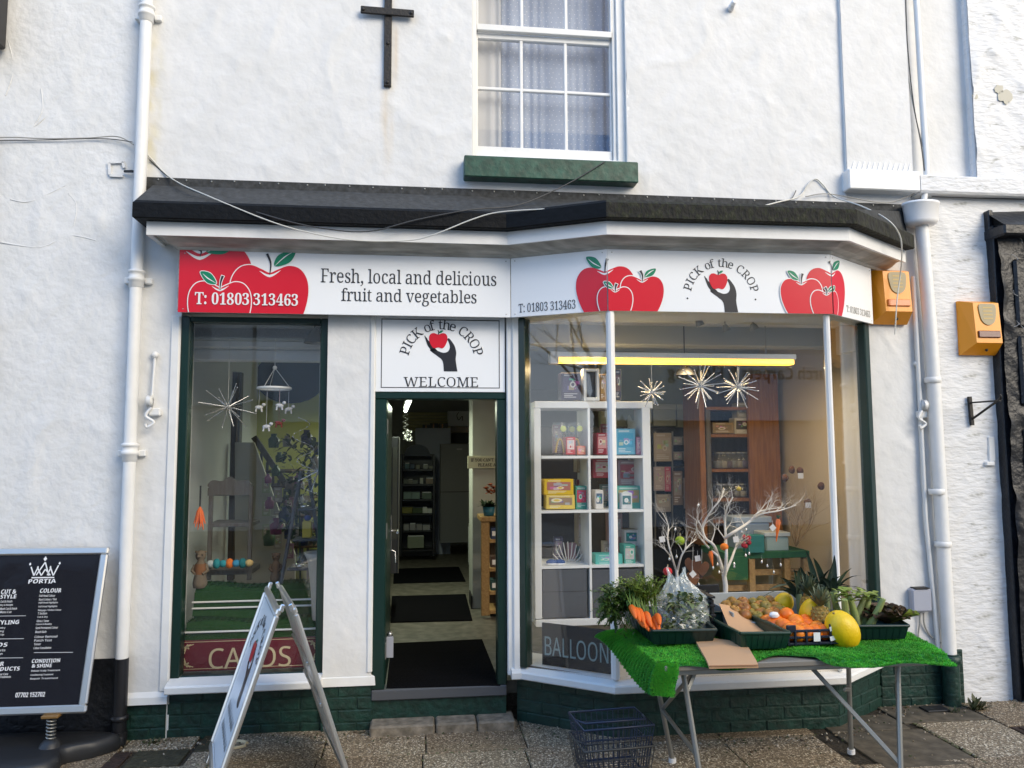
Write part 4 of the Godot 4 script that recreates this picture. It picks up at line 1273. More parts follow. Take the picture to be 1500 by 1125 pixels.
func fixtures() -> void:
	var st: SurfaceTool
	# left drainpipe
	var d := thing("drainpipe", "white round drainpipe with a black lower end beside the salon wall", "drainpipe", Vector3(-1.748, 0, 0.05))
	st = mb(true)
	tube(st, [Vector3(-1.748, 0.49, 0.05), Vector3(-1.748, 1.75, 0.05)], 0.036, 18)
	tube(st, [Vector3(-1.748, 1.72, 0.05), Vector3(-1.75, 5.7, 0.05)], 0.036, 18)
	part("pipe", st, M.white_paint, d)
	for y in [W(190, 664, 0.05).y, W(200, 410, 0.05).y, W(212, 22, 0.05).y]:
		st = mb(true)
		var c := Transform3D(Basis(), Vector3(-1.748, y, 0.05))
		lathe(st, [Vector2(0.036, -0.05), Vector2(0.043, -0.045), Vector2(0.043, -0.012), Vector2(0.05, -0.008), Vector2(0.05, 0.012), Vector2(0.043, 0.016), Vector2(0.043, 0.04), Vector2(0.05, 0.044), Vector2(0.05, 0.058), Vector2(0.036, 0.062)], 18, c)
		var col := part("collar", st, M.white_paint, d)
		st = mb()
		bx(st, -1.71, y - 0.02, 0.0, -1.665, y + 0.02, 0.03, 0.005)
		part("lug", st, M.white_paint, col)
		st = mb()
		bx(st, -1.83, y - 0.02, -0.02, -1.79, y + 0.02, 0.03, 0.005)
		part("lug", st, M.white_paint, col)
	st = mb(true)
	tube(st, [Vector3(-1.748, 0.05, 0.05), Vector3(-1.748, 0.492, 0.05)], 0.0385, 18)
	lathe(st, [Vector2(0.037, 0), Vector2(0.05, 0.005), Vector2(0.05, 0.03), Vector2(0.037, 0.035)], 16, Transform3D(Basis(), Vector3(-1.748, 0.13, 0.05)))
	tube(st, curve([Vector3(-1.748, 0.07, 0.05), Vector3(-1.748, 0.03, 0.055), Vector3(-1.746, -0.01, 0.09)], 3), 0.046, 14)
	part("lower_pipe", st, M.black_paint, d)
	# right drainpipe with hopper
	d = thing("drainpipe", "white drainpipe with a rounded hopper head and green painted foot", "drainpipe", Vector3(3.555, 0, 0.07))
	st = mb(true)
	tube(st, [Vector3(3.56, 0.335, 0.065), Vector3(3.553, 1.1, 0.065), Vector3(3.545, 2.45, 0.065), Vector3(3.51, 3.30, 0.075)], 0.044, 20)
	part("pipe", st, M.white_paint, d)
	for p in [[1366, 557], [1372, 720], [1381, 797]]:
		st = mb(true)
		var q := W(p[0], p[1], 0.065)
		lathe(st, [Vector2(0.048, -0.02), Vector2(0.054, -0.016), Vector2(0.054, 0.016), Vector2(0.048, 0.02)], 18, Transform3D(Basis(), Vector3(q.x, q.y, 0.065)))
		part("collar", st, M.white_paint, d)
	st = mb(true)
	tube(st, [Vector3(3.56, -0.06, 0.065), Vector3(3.56, 0.337, 0.065)], 0.055, 18)
	lathe(st, [Vector2(0.05, 0), Vector2(0.068, 0.01), Vector2(0.068, 0.05), Vector2(0.05, 0.06)], 18, Transform3D(Basis(), Vector3(3.56, 0.27, 0.065)))
	part("lower_pipe", st, M.green_masonry, d)
	st = mb(true)
	lathe(st, [Vector2(0.0, 0.0), Vector2(0.085, 0.0), Vector2(0.106, 0.010), Vector2(0.116, 0.03), Vector2(0.124, 0.14), Vector2(0.130, 0.144), Vector2(0.130, 0.160), Vector2(0.120, 0.160), Vector2(0.114, 0.10)], 26, Transform3D(Basis.from_scale(Vector3(1.0, 1.0, 0.75)), Vector3(3.50, 3.275, 0.09)))
	part("hopper", st, M.white_plastic, d)
	st = mb(true)
	tube(st, curve([W(1351, 305, 0.05), W(1357, 255, 0.05), W(1351, 150, 0.05), W(1342, 0, 0.05), W(1336, -90, 0.05)], 5), 0.021, 12)
	part("upper_pipe", st, M.white_paint, d)
	# thin conduit next to it
	st = mb(true)
	tube(st, [W(1338, 405, 0.03), W(1346, 560, 0.03), W(1356, 760, 0.03), W(1375, 955, 0.03)], 0.014, 10)
	single("conduit", st, M.white_paint, "thin white conduit running down beside the hopper drainpipe", "conduit")
	# iron wall tie
	var t := thing("wall_tie", "black iron cross shaped wall tie bolted to the white render", "wall tie", Vector3(-0.22, 4.12, 0.01))
	st = mb()
	bx(st, -0.247, 4.125, 0.002, -0.197, 5.4, 0.028, 0.004)
	part("upright", st, M.iron_rough, t)
	st = mb()
	box(st, Vector3(-0.226, 4.635, 0.035), Vector3(0.352, 0.05, 0.018), Basis(Vector3(0, 0, 1), -0.02), 0.004)
	part("crossbar", st, M.iron_rough, t)
	for p in [Vector3(-0.385, 4.638, 0.046), Vector3(-0.068, 4.632, 0.046), Vector3(-0.222, 4.15, 0.03), Vector3(-0.222, 4.42, 0.03)]:
		st = mb(true)
		ball(st, p, Vector3(0.024, 0.024, 0.016), 8)
		part("bolt", st, M.iron, t)
	# white insulator
	st = mb(true)
	lathe(st, [Vector2(0, 0), Vector2(0.022, 0), Vector2(0.024, 0.03), Vector2(0.014, 0.04), Vector2(0.02, 0.05), Vector2(0.018, 0.07), Vector2(0, 0.072)], 12, Transform3D(Basis(Vector3.RIGHT, PI / 2 - 0.3), W(1070, 14, 0.0)))
	single("insulator", st, M.white_plastic, "small white porcelain knob high on the render", "insulator")
	# cables
	wire([[216, 226, 0.012], [240, 252, 0.015], [262, 268, 0.10], [300, 285, 0.30], [390, 322, 0.36], [450, 340, 0.365], [520, 352, 0.35], [600, 352, 0.33], [640, 342, 0.37], [690, 322, 0.38], [730, 311, 0.38], [800, 306, 0.45]], 0.0042, M.cable_white, "pale cable sagging across the front of the felt roof")
	wire([[219, 234, 0.012], [246, 258, 0.015], [285, 280, 0.22], [400, 318, 0.36], [470, 334, 0.365], [540, 339, 0.36], [610, 322, 0.36], [690, 307, 0.34], [760, 300, 0.20], [830, 270, 0.12], [886, 237, 0.108]], 0.0042, M.cable_dark, "dark cable looping from the roof up to the green window sill")
	wire([[-20, 203, 0.0], [15, 201, 0.0], [70, 203, 0.0], [130, 202, 0.0], [172, 200, 0.005], [196, 212, 0.02]], 0.004, M.cable_grey, "grey cable clipped along the salon wall")
	wire([[-20, 206, -0.004], [60, 205, -0.004], [150, 203, 0.0], [194, 208, 0.02]], 0.003, M.cable_dark, "dark thin cable clipped along the salon wall")
	wire([[1102, 306, 0.42], [1140, 296, 0.25], [1170, 288, 0.03], [1182, 272, 0.015], [1194, 262, 0.012], [1205, 270, 0.012], [1222, 288, 0.03], [1262, 302, 0.25], [1300, 322, 0.42], [1318, 345, 0.40], [1321, 372, 0.34], [1319, 400, 0.19], [1314, 440, 0.175], [1311, 490, 0.16]], 0.0048, M.cable_white, "white cable looping over the bay roof and down past the alarm box")
	wire([[1180, 288, 0.02], [1215, 284, 0.02], [1290, 297, 0.03], [1325, 290, 0.03], [1348, 278, 0.05]], 0.0038, M.cable_grey, "grey cable strung to the hopper drainpipe above the bay roof")
	wire([[1148, 296, 0.02], [1160, 290, 0.015], [1166, 279, 0.012]], 0.003, M.cable_dark, "short dark wire end sticking up from the roof flashing")
	wire([[1326, -40, 0.03], [1329, 60, 0.03], [1338, 150, 0.03], [1349, 210, 0.05], [1354, 250, 0.06]], 0.004, M.cable_dark, "dark cable running down the wall beside the upper pipe")
	wire([[1322, -40, 0.02], [1326, 60, 0.02], [1330, 110, 0.02], [1341, 170, 0.03], [1352, 215, 0.05]], 0.004, M.cable_grey, "grey cable bowed out beside the upper pipe")
	wire([[1365, 288, 0.03], [1420, 290, 0.03], [1500, 292, 0.03]], 0.004, M.cable_dark, "dark cable under the moulded string course")
	# broken plaster pocket with an old bracket
	var pk := thing("plaster_pocket", "small broken plaster pocket with a rusty lug beside the pipe", "wall damage", W(170, 247, -0.02))
	st = mb()
	for e in [[160, 238, 182, 237], [160, 238, 161, 256], [161, 257, 180, 258], [180, 237, 182, 246]]: bar(st, W(e[0], e[1], -0.012), W(e[2], e[3], -0.012), 0.016, 0.012)
	part("plaster_edge", st, M.neighbour_render, pk)
	st = mb()
	bar(st, W(182, 251, 0.0), W(195, 251, 0.02), 0.014, 0.01)
	part("lug", st, M.iron, pk)
	# alarm boxes
	for k in 2:
		var p := [W(1278, 395, 0.0), W(1407, 439, 0.0)][k] as Vector3
		var q := [W(1337, 475, 0.12), W(1467, 518, 0.12)][k] as Vector3
		p.x = [3.125, 3.79][k]
		var w := 0.27
		var h := 0.385
		var y1 := [2.965, 2.755][k] as float
		var a := thing("alarm_box", ["yellow alarm box with orange lens on the white wall beside the bay", "yellow alarm box with dark red lens near the black shopfront"][k], "alarm box", Vector3(p.x + w * 0.5, y1 - h, 0.0), "alarm boxes")
		st = mb()
		var bk := [Vector3(p.x, y1 - h, 0.008), Vector3(p.x + w, y1 - h, 0.008), Vector3(p.x + w, y1, 0.008), Vector3(p.x, y1, 0.008)]
		var md := [Vector3(p.x, y1 - h, 0.03), Vector3(p.x + w, y1 - h, 0.03), Vector3(p.x + w, y1, 0.03), Vector3(p.x, y1, 0.03)]
		var fr := [Vector3(p.x + 0.055, y1 - h + 0.075, 0.125), Vector3(p.x + w - 0.02, y1 - h + 0.075, 0.125), Vector3(p.x + w - 0.02, y1 - 0.025, 0.105), Vector3(p.x + 0.055, y1 - 0.025, 0.105)]
		var c := Vector3(p.x + w * 0.5, y1 - h * 0.5, 0.05)
		for s in [[bk, md], [md, fr]]:
			for i in 4: fan(st, [s[0][i], s[0][(i + 1) % 4], s[1][(i + 1) % 4], s[1][i]], c)
		fan(st, fr, c); fan(st, bk, c)
		part("cover", st, M.alarm_yellow, a)
		var tilt := Basis(Vector3.RIGHT, -0.07)
		var face := Transform3D(tilt, Vector3(p.x + 0.055 + (w - 0.075) * 0.52, y1 - 0.10, 0.113))
		var sh := curve2([Vector2(-0.06, 0.06), Vector2(0, 0.068), Vector2(0.06, 0.06), Vector2(0.062, 0.0), Vector2(0.045, -0.06), Vector2(0, -0.085), Vector2(-0.045, -0.06), Vector2(-0.062, 0.0)], 4)
		st = mb()
		plate(st, sh, 0.004, face)
		var bd := part("badge", st, M.alarm_badge, a)
		st = mb()
		for i in 4:
			var g2 := PackedVector2Array([Vector2(-0.036, 0.035 - i * 0.026), Vector2(0.036, 0.035 - i * 0.026), Vector2(0.034, 0.045 - i * 0.026), Vector2(-0.034, 0.045 - i * 0.026)])
			plate(st, g2, 0.0, face * Transform3D(Basis(), Vector3(0, 0, 0.0048)))
		part("print", st, colour(Color(0.5, 0.36, 0.14), 0.6), bd)
		st = mb()
		box(st, Vector3(p.x + 0.055 + (w - 0.075) * 0.5, y1 - h + 0.135, 0.122), Vector3(0.165, 0.048, 0.022), tilt, 0.004)
		part("lens", st, M.alarm_lens if k == 0 else M.alarm_lens_dark, a)
		st = mb(true)
		ball(st, Vector3(p.x + w * 0.6, y1 - h + 0.03, 0.078), Vector3(0.02, 0.02, 0.02), 8)
		part("keyhole", st, M.iron, a)
	# awning hooks painted over
	for k in 2:
		var top := [W(227, 520, 0.02), W(1343, 533, 0.02)][k] as Vector3
		var h := thing("awning_hook", ["white painted awning pulley and hook on the pier beside the left window", "white painted awning pulley and hook beside the hopper drainpipe"][k], "awning hook", Vector3(top.x, top.y - 0.4, 0.0))
		st = mb(true)
		ball(st, top, Vector3(0.045, 0.045, 0.04), 10)
		tube(st, [top, top + Vector3(-0.005 + k * 0.02, -0.27, 0.01)], 0.008, 8)
		part("rod", st, M.white_paint, h)
		st = mb(true)
		lathe(st, [Vector2(0.0, -0.012), Vector2(0.038, -0.012), Vector2(0.03, 0.0), Vector2(0.038, 0.012), Vector2(0.0, 0.012)], 14, Transform3D(Basis(Vector3(0, 0, 1), PI / 2), top + Vector3(-0.012 + k * 0.03, -0.29, 0.025)))
		part("pulley", st, M.white_paint, h)
		st = mb(true)
		bx(st, top.x - 0.02, top.y - 0.38, 0.0, top.x + 0.05, top.y - 0.33, 0.045, 0.008)
		tube(st, curve([top + Vector3(0.0, -0.33, 0.03), top + Vector3(-0.03, -0.38, 0.035), top + Vector3(0.02, -0.42, 0.035), top + Vector3(-0.02, -0.45, 0.035), top + Vector3(-0.03, -0.43, 0.04)], 5), 0.009, 8)
		part("hook", st, M.white_paint, h)
	# black bracket
	var bk := thing("hanging_bracket", "black wrought iron hanging bracket on the rough white wall", "bracket", W(1422, 622, 0.0))
	st = mb()
	bar(st, W(1420, 581, 0.025), W(1424, 623, 0.025), 0.022, 0.02)
	part("back_plate", st, M.iron, bk)
	st = mb(true)
	tube(st, [W(1421, 590, 0.025), W(1421, 588, 0.20) + Vector3(0.14, 0, 0.10)], 0.0065, 8)
	var ct := curve([W(1424, 614, 0.03), W(1421, 600, 0.12) + Vector3(0.1, 0, 0.02), W(1421, 588, 0.20) + Vector3(0.14, 0.012, 0.10), W(1421, 588, 0.2) + Vector3(0.13, 0.04, 0.11)], 5)
	tube(st, ct, 0.008, 8)
	part("arm", st, M.iron, bk)
	# grey meter box with its wires
	var g := thing("meter_box", "grey plastic electrical box with two wires below it on the white wall", "electrical box", Vector3(3.385, 0.6, 0.0))
	st = mb()
	bx(st, 3.318, 0.612, 0.0, 3.462, 0.765, 0.055, 0.01)
	part("case", st, M.grey_box, g)
	st = mb()
	bx(st, 3.34, 0.765, 0.0, 3.445, 0.773, 0.062, 0.002)
	part("lid_edge", st, M.iron, g)
	st = mb(true)
	tube(st, curve([W(1348, 898, 0.03), W(1347, 915, 0.02), W(1345, 932, 0.012), W(1347, 950, 0.012)], 4), 0.006, 6)
	tube(st, curve([W(1353, 898, 0.03), W(1354, 915, 0.02), W(1362, 930, 0.012), W(1378, 942, 0.03)], 4), 0.006, 6)
	part("wire", st, M.cable_grey, g)
	# little box low on the rough wall
	st = mb()
	bx(st, W(1445, 640, 0).x, W(1445, 676, 0).y, 0.0, W(1450, 640, 0).x + 0.02, W(1445, 640, 0).y, 0.02, 0.004)
	bx(st, W(1440, 668, 0).x, W(1445, 676, 0).y - 0.03, 0.0, W(1449, 668, 0).x + 0.02, W(1445, 676, 0).y, 0.03, 0.006)
	single("junction_box", st, M.white_paint, "small white painted junction box under the iron bracket", "junction box")
	# curtains in the upper window
	st = mb(true)
	curtain(st, 0.36, 1.42, 3.66, 5.4, -0.22, 0.009, 0.07)
	var net := single("net_curtain", st, net_material(), "sheer grey net curtain with white dots in the upstairs window", "curtain")
	st = mb(true)
	curtain(st, 0.37, 0.56, 3.66, 5.4, -0.185, 0.02, 0.075)
	single("drape", st, colour(Color(0.52, 0.53, 0.55), 0.9), "pale grey drape gathered at the side of the upstairs window", "curtain")
func curtain(st: SurfaceTool, x0: float, x1: float, y0: float, y1: float, z: float, amp: float, pitch: float) -> void:
	soft(st)
	var n := int((x1 - x0) / pitch * 8.0)
	var prev := []
	for i in n + 1:
		var x := x0 + (x1 - x0) * i / n
		var zz := z + amp * sin(TAU * x / pitch + 1.5 * sin(x * 23.0)) * (0.6 + 0.4 * sin(x * 11.0))
		var cur := [Vector3(x, y0, zz), Vector3(x + 0.004 * sin(x * 40), y1, zz * 0.98)]
		if i > 0:
			for q in [[prev[0], 0.0, float(i - 1) / n], [cur[0], 0.0, float(i) / n], [cur[1], 1.0, float(i) / n], [prev[0], 0.0, float(i - 1) / n], [cur[1], 1.0, float(i) / n], [prev[1], 1.0, float(i - 1) / n]]:
				st.set_uv(Vector2(q[2] * (x1 - x0), q[1] * (y1 - y0)))
				st.add_vertex(q[0])
		prev = cur
func net_material() -> StandardMaterial3D:
	var im := Image.create(256, 256, false, Image.FORMAT_RGB8)
	im.fill(Color(0.70, 0.75, 0.84))
	var r := RandomNumberGenerator.new()
	r.seed = 4
	for j in 8:
		for i in 8:
			var c := Vector2(i * 32 + 16 * (j % 2) + 8 + r.randf_range(-5, 5), j * 32 + 12 + r.randf_range(-5, 5))
			for y in range(-4, 5):
				for x in range(-4, 5):
					if x * x + y * y <= 6: im.set_pixel(posmod(int(c.x) + x, 256), posmod(int(c.y) + y, 256), Color(1.0, 1.0, 1.0))
	var m := mat("net", Color(0.8, 0.8, 0.8), 0.9)
	m.albedo_texture = ImageTexture.create_from_image(im)
	m.uv1_scale = Vector3(3.6, 3.6, 1)
	return m

# ---------------------------------------------------------------- things standing on the pavement
func rail_frame(parent: Node3D, xf: Transform3D, w: float, h: float, rail: float, t: float, m: Material) -> void:    # four rails round a w x h board, xf at its middle, z out (world)
	for s in [[0, h * 0.5 - rail * 0.5, w, rail], [0, -h * 0.5 + rail * 0.5, w, rail]]:
		var st := mb()
		box(st, xf * Vector3(s[0], s[1], 0), Vector3(s[2], s[3], t), xf.basis, 0.008)
		part("frame_rail", st, m, parent)
	for s in [-1, 1]:
		var st := mb()
		box(st, xf * Vector3(s * (w * 0.5 - rail * 0.5), 0, 0.0005), Vector3(rail, h - rail * 1.9, t), xf.basis, 0.008)
		part("frame_rail", st, m, parent)

func street_things() -> void:
	# --- folding board
	var h0 := Vector3(-0.835, 0.985, 0.30)
	var h1 := Vector3(-0.645, 0.985, 1.00)
	var along := (h1 - h0).normalized()
	var across := along.cross(Vector3.UP).normalized() * -1.0       # towards -x
	if across.x > 0: across = -across
	var a := thing("pavement_board", "aluminium folding pavement board with a hand and apple print", "sign", Vector3(-0.74, 0, 0.65))
	var wdt := (h1 - h0).length()
	for s in [1, -1]:
		var down: Vector3 = (across * s * 0.325 + Vector3(0, -0.985, 0)).normalized()
		var nrm: Vector3 = (along.cross(down)).normalized()
		if nrm.dot(across * s) < 0: nrm = -nrm
		var len := 1.01
		var mid: Vector3 = (h0 + h1) * 0.5 + across * s * 0.02 + down * len * 0.5
		var x_axis: Vector3 = (-down).cross(nrm)
		var xf := Transform3D(Basis(x_axis, -down, nrm), mid)
		var st := mb()
		box(st, xf * Vector3(0, 0, -0.004), Vector3(wdt - 0.02, len - 0.12, 0.008), xf.basis)
		var bd := part("board", st, M.sign_white, a)
		var fr := Transform3D(xf.basis, xf * Vector3(0, 0, -0.002))
		rail_frame(a, fr, wdt, len - 0.10, 0.035, 0.026, M.aluminium)
		for e in [-1, 1]:
			st = mb()
			box(st, xf * Vector3(e * (wdt * 0.5 - 0.016), -len * 0.5 + 0.01, -0.012), Vector3(0.022, 0.16, 0.014), xf.basis, 0.003)
			part("leg", st, M.aluminium, a)
			st = mb()
			box(st, xf * Vector3(e * (wdt * 0.5 - 0.012), len * 0.5 - 0.045, -0.012), Vector3(0.024, 0.04, 0.022), xf.basis, 0.005)
			part("hinge", st, M.silver, a)
		if s == 1:
			st = mb()
			for r in [[-0.30, 0.40, 0.30, 0.403], [-0.30, -0.403, 0.30, -0.40], [-0.303, -0.40, -0.30, 0.40], [0.30, -0.40, 0.303, 0.40]]:
				plate(st, PackedVector2Array([Vector2(r[0], r[1]), Vector2(r[2], r[1]), Vector2(r[2], r[3]), Vector2(r[0], r[3])]), 0.0, xf * Transform3D(Basis(), Vector3(0, 0, 0.0012)))
			part("border_line", st, M.sign_ink, bd)
			logo(bd.global_transform.affine_inverse() * xf * Transform3D(Basis(), Vector3(0, 0, 0.001)), Vector2(0.0, 0.16), 0.0046, Rect2(-0.3, -0.10, 0.6, 0.6), bd, Vector2(0.01, 0.10), 0.20, 0.05, false)
			for row in [[-0.20, 0.05], [-0.29, 0.04]]:               # two lines of hand-drawn strokes too slanted to read
				var x := -0.22
				while x < 0.2:
					st = mb()
					var q := stroke([Vector2(x, row[0]), Vector2(x + 0.012, row[0] + row[1]), Vector2(x + 0.02, row[0] + 0.006), Vector2(x + 0.03, row[0] + row[1] * 0.6)], [0.006, 0.005, 0.006])
					plate(st, q, 0.0, xf * Transform3D(Basis(), Vector3(0, 0, 0.0012)))
					part("stroke_print", st, M.sign_ink, bd)
					x += rng.randf_range(0.038, 0.055)
		else:
			for y in [0.16, -0.06]:
				st = mb()
				box(st, xf * Vector3(0, y, -0.02), Vector3(wdt - 0.06, 0.02, 0.012), xf.basis, 0.003)
				part("brace", st, M.aluminium, a)
	# --- salon poster board on springs
	var top_r := Vector3(-1.835, 1.152, 0.07)
	var low_r := Vector3(-1.842, 0.262, 0.29)
	var b := thing("poster_stand", "black salon price poster in a silver frame on a black sprung base", "sign", Vector3(-2.2, 0, 0.25))
	var upv := (top_r - low_r).normalized()
	var out := Vector3(1, 0, 0.0).cross(upv).normalized()
	var w := 0.80
	var hh := (top_r - low_r).length()
	var pf := Transform3D(Basis(out.cross(upv) * -1.0, upv, out), (top_r + low_r) * 0.5 - Vector3(w * 0.5, 0, 0))
	pf.basis.x = upv.cross(out)
	var st := mb()
	box(st, pf * Vector3(0, 0, -0.01), Vector3(w - 0.03, hh - 0.03, 0.02), pf.basis)
	var poster := part("poster", st, mat("poster_black", Color(0.012, 0.012, 0.016), 0.5, 0.0, 0.2), b)
	rail_frame(b, Transform3D(pf.basis, pf * Vector3(0, 0, 0.002)), w, hh, 0.044, 0.03, M.aluminium)
	for sy in [-1, 1]:
		st = mb(true)
		box(st, pf * Vector3(w * 0.5 - 0.024, sy * (hh * 0.5 - 0.024), 0.002), Vector3(0.05, 0.05, 0.031), pf.basis, 0.014)
		part("corner_cap", st, M.aluminium, b)
	# a pixel on the poster plane
	var on := func(px: float, py: float) -> Vector2:
		var d := ray(px, py)
		var t := (pf.origin - EYE).dot(pf.basis.z) / d.dot(pf.basis.z)
		var p := pf.affine_inverse() * (EYE + d * t)
		return Vector2(p.x, p.y)
	var loc := poster.global_transform.affine_inverse() * pf * Transform3D(Basis(), Vector3(0, 0, 0.0008))
	var put := func(s: String, x0: float, y0: float, x1: float, y1: float, bold: bool, it: float) -> void:     # from the pixel of the middle left to the middle right, capitals as high as y1 - y0
		var c0: Vector2 = on.call(x0, (y0 + y1) * 0.5)
		var c1: Vector2 = on.call(x1, (y0 + y1) * 0.5)
		var hgt: float = absf((on.call(x0, y0) as Vector2).y - (on.call(x0, y1) as Vector2).y)
		text(s, loc * Transform3D(Basis(), Vector3((c0.x + c1.x) * 0.5, (c0.y + c1.y) * 0.5, 0)), hgt, c1.x - c0.x, M.sign_line, poster, false, bold, "lettering", 0.0012, it)
	put.call("PORTIA", 42, 848, 82, 855, true, 0.25)
	put.call("COLOUR", 59, 861.5, 90, 868.5, true, 0.2)
	put.call("CUT &", 2, 863, 24, 870, true, 0.2)
	put.call("STYLE", 1, 870.5, 24, 877, true, 0.2)
	put.call("STYLING", -8, 908, 28, 915, true, 0.2)
	put.call("KIDS", -16, 941, 11, 948, true, 0.2)
	put.call("OUR", -14, 969, 6, 976, true, 0.2)
	put.call("PRODUCTS", -18, 976.5, 29, 983, true, 0.2)
	put.call("CONDITION", 47, 964.5, 88, 971, true, 0.2)
	put.call("& SHINE", 47, 972, 76, 978, true, 0.2)
	put.call("07702 152702", 23, 1014, 66, 1021, true, 0.0)
	var rows := [["Full Head Colour", 58, 81, 872.5], ["Root Colour / Tint", 57.5, 83, 878], ["Half Head Highlights", 57, 85, 883], ["Full Head Highlights", 56.5, 84, 888.5], ["Balayage / Ombre Colour", 56, 90, 894], ["T Section", 55.5, 69, 898.5], ["Cut & Dry", 55, 70, 904], ["Gloss / Toner", 54, 72, 909.5], ["Colour & Blowdry", 53, 76, 914.5], ["Semi Permanent Colour", 52.5, 85, 919.5], ["Bleach Bath", 52, 68, 925.5], ["Colour Removal", 51, 84, 932.5], ["Patch Test", 50.5, 76, 938], ["Toner", 50, 60, 943.5], ["Colour Consultation", 49.5, 75, 949], ["Deluxe Scalp Treatment", 46, 88, 982.5], ["Conditioning Treatment", 45, 78, 988.5], ["Repair Treatment", 44.5, 85, 994], ["Cut & Finish", 1, 18, 881], ["Dry & Restyle", 0.5, 19, 886.5], ["Wash Cut & Finish", 0, 25, 891.5], ["Mens Cut", 0, 17, 896.5], ["Blowdry", -8, 8, 920], ["Curling", -8, 6, 925], ["Hair Up", -8, 6, 930], ["Girls", -6, 8, 952.5], ["Boys", -6, 4, 958], ["Colour Care", -6, 12, 987.5], ["Hair Treatments", -6, 16, 991.5]]
	for r in rows: put.call(r[0], r[1], r[3] - 1.7, r[2], r[3] + 1.7, false, 0.1)
	for l in [[50, 956, 107], [-6, 902.5, 38], [-6, 936, 35], [-6, 964, 34]]:
		st = mb()
		var c0: Vector2 = on.call(l[0], l[1])
		var c1: Vector2 = on.call(l[2], l[1] - 0.5)
		plate(st, stroke([c0, (c0 + c1) * 0.5, c1], [0.0022, 0.0022]), 0.0, pf * Transform3D(Basis(), Vector3(0, 0, 0.0012)))
		part("rule_line", st, M.sign_line, poster)
	# the crown
	var cz := func(x: float, y: float) -> Vector2: return on.call(x / 4.33, 790.0 + y / 4.33)
	for l in [[[198, 175], [215, 230]], [[215, 230], [240, 182], [262, 230]], [[230, 228], [288, 145], [310, 230]], [[262, 230], [288, 190], [320, 228]], [[300, 228], [322, 182], [338, 230]], [[338, 230], [372, 165]], [[200, 244], [345, 242]]]:
		st = mb()
		var pts := []
		for q in l: pts.append(cz.call(q[0], q[1]))
		for i in pts.size() - 1: plate(st, stroke([pts[i], (pts[i] + pts[i + 1]) * 0.5, pts[i + 1]], [0.007, 0.007]), 0.0, pf * Transform3D(Basis(), Vector3(0, 0, 0.0012)))
		part("crown_print", st, M.sign_line, poster)
	for q in [[288, 125, 0.013], [192, 158, 0.008], [379, 153, 0.008], [241, 178, 0.007], [321, 177, 0.007]]:
		st = mb()
		var c: Vector2 = cz.call(q[0], q[1])
		plate(st, PackedVector2Array([c + Vector2(0, q[2] * 1.3), c + Vector2(-q[2] * 0.8, 0), c + Vector2(0, -q[2]), c + Vector2(q[2] * 0.8, 0)]), 0.0, pf * Transform3D(Basis(), Vector3(0, 0, 0.0012)))
		part("crown_print", st, M.sign_line, poster)
	# the clear cover sheet, with its crinkles
	st = mb(true)
	var gn := 26
	var sheet := []
	for j in gn + 1:
		for i in gn + 1:
			var u := (float(i) / gn - 0.5) * (w - 0.085); var v := (float(j) / gn - 0.5) * (hh - 0.085)
			sheet.append(pf * Vector3(u, v, 0.006 + 0.0022 * N.wall.get_noise_2d(u * 5.0 + 9.0, v * 3.0)))
	for j in gn:
		for i in gn: quad(st, sheet[j * (gn + 1) + i], sheet[j * (gn + 1) + i + 1], sheet[(j + 1) * (gn + 1) + i + 1], sheet[(j + 1) * (gn + 1) + i])
	part("cover_sheet", st, M.film, b)
	for x in [-2.02, -2.40]:
		st = mb(true)
		var coil := []
		for i in 60: coil.append(Vector3(x + cos(i * 0.75) * 0.022, 0.115 + i * 0.0022, 0.30 + sin(i * 0.75) * 0.022))
		tube(st, coil, 0.005, 5)
		part("spring", st, M.dull_steel, b)
		st = mb()
		bx(st, x - 0.045, 0.245, 0.27, x + 0.045, 0.262, 0.33, 0.004)
		part("bracket", st, colour(Color(0.2, 0.11, 0.03), 0.5), b)
		st = mb(true)
		lathe(st, [Vector2(0.075, 0.0), Vector2(0.05, 0.05), Vector2(0.03, 0.07), Vector2(0, 0.07)], 14, Transform3D(Basis(), Vector3(x, 0.06, 0.30)))
		part("socket", st, M.black_plastic, b)
	st = mb(true)
	var plan := curve2([Vector2(-1.74, 0.10), Vector2(-1.78, 0.24), Vector2(-1.93, 0.34), Vector2(-1.90, 0.46), Vector2(-1.95, 0.55), Vector2(-2.1, 0.60), Vector2(-2.6, 0.62), Vector2(-2.75, 0.4), Vector2(-2.7, 0.1), Vector2(-2.3, 0.03)], 6)
	var lev := [[0.0, 0.98], [0.012, 1.0], [0.055, 0.995], [0.08, 0.965], [0.09, 0.92], [0.093, 0.6], [0.093, 0.0]]
	var ctr := Vector2(-2.25, 0.31)
	soft(st)
	for k in lev.size() - 1:
		for i in plan.size():
			var p0 := plan[i]; var p1 := plan[(i + 1) % plan.size()]
			var f := func(p: Vector2, l: Array) -> Vector3:
				var q := ctr + (p - ctr) * (l[1] as float)
				return Vector3(q.x, l[0], q.y)
			quad(st, f.call(p1, lev[k]), f.call(p0, lev[k]), f.call(p0, lev[k + 1]), f.call(p1, lev[k + 1]))
	part("base", st, M.black_plastic, b)
	# --- wire baskets, one inside the other
	for k in 2:
		basket([G(845, 1040, 0.36), G(916, 1038, 0.36), G(951, 1072, 0.33), G(866, 1082, 0.33)], 0.36 - k * 0.10, ["dark blue wire shopping basket, upper of the two on the ground", "grey wire shopping basket, lower of the two on the ground"][k], colour(Color(0.010, 0.020, 0.05), 0.4) if k == 0 else colour(Color(0.04, 0.042, 0.042), 0.45))

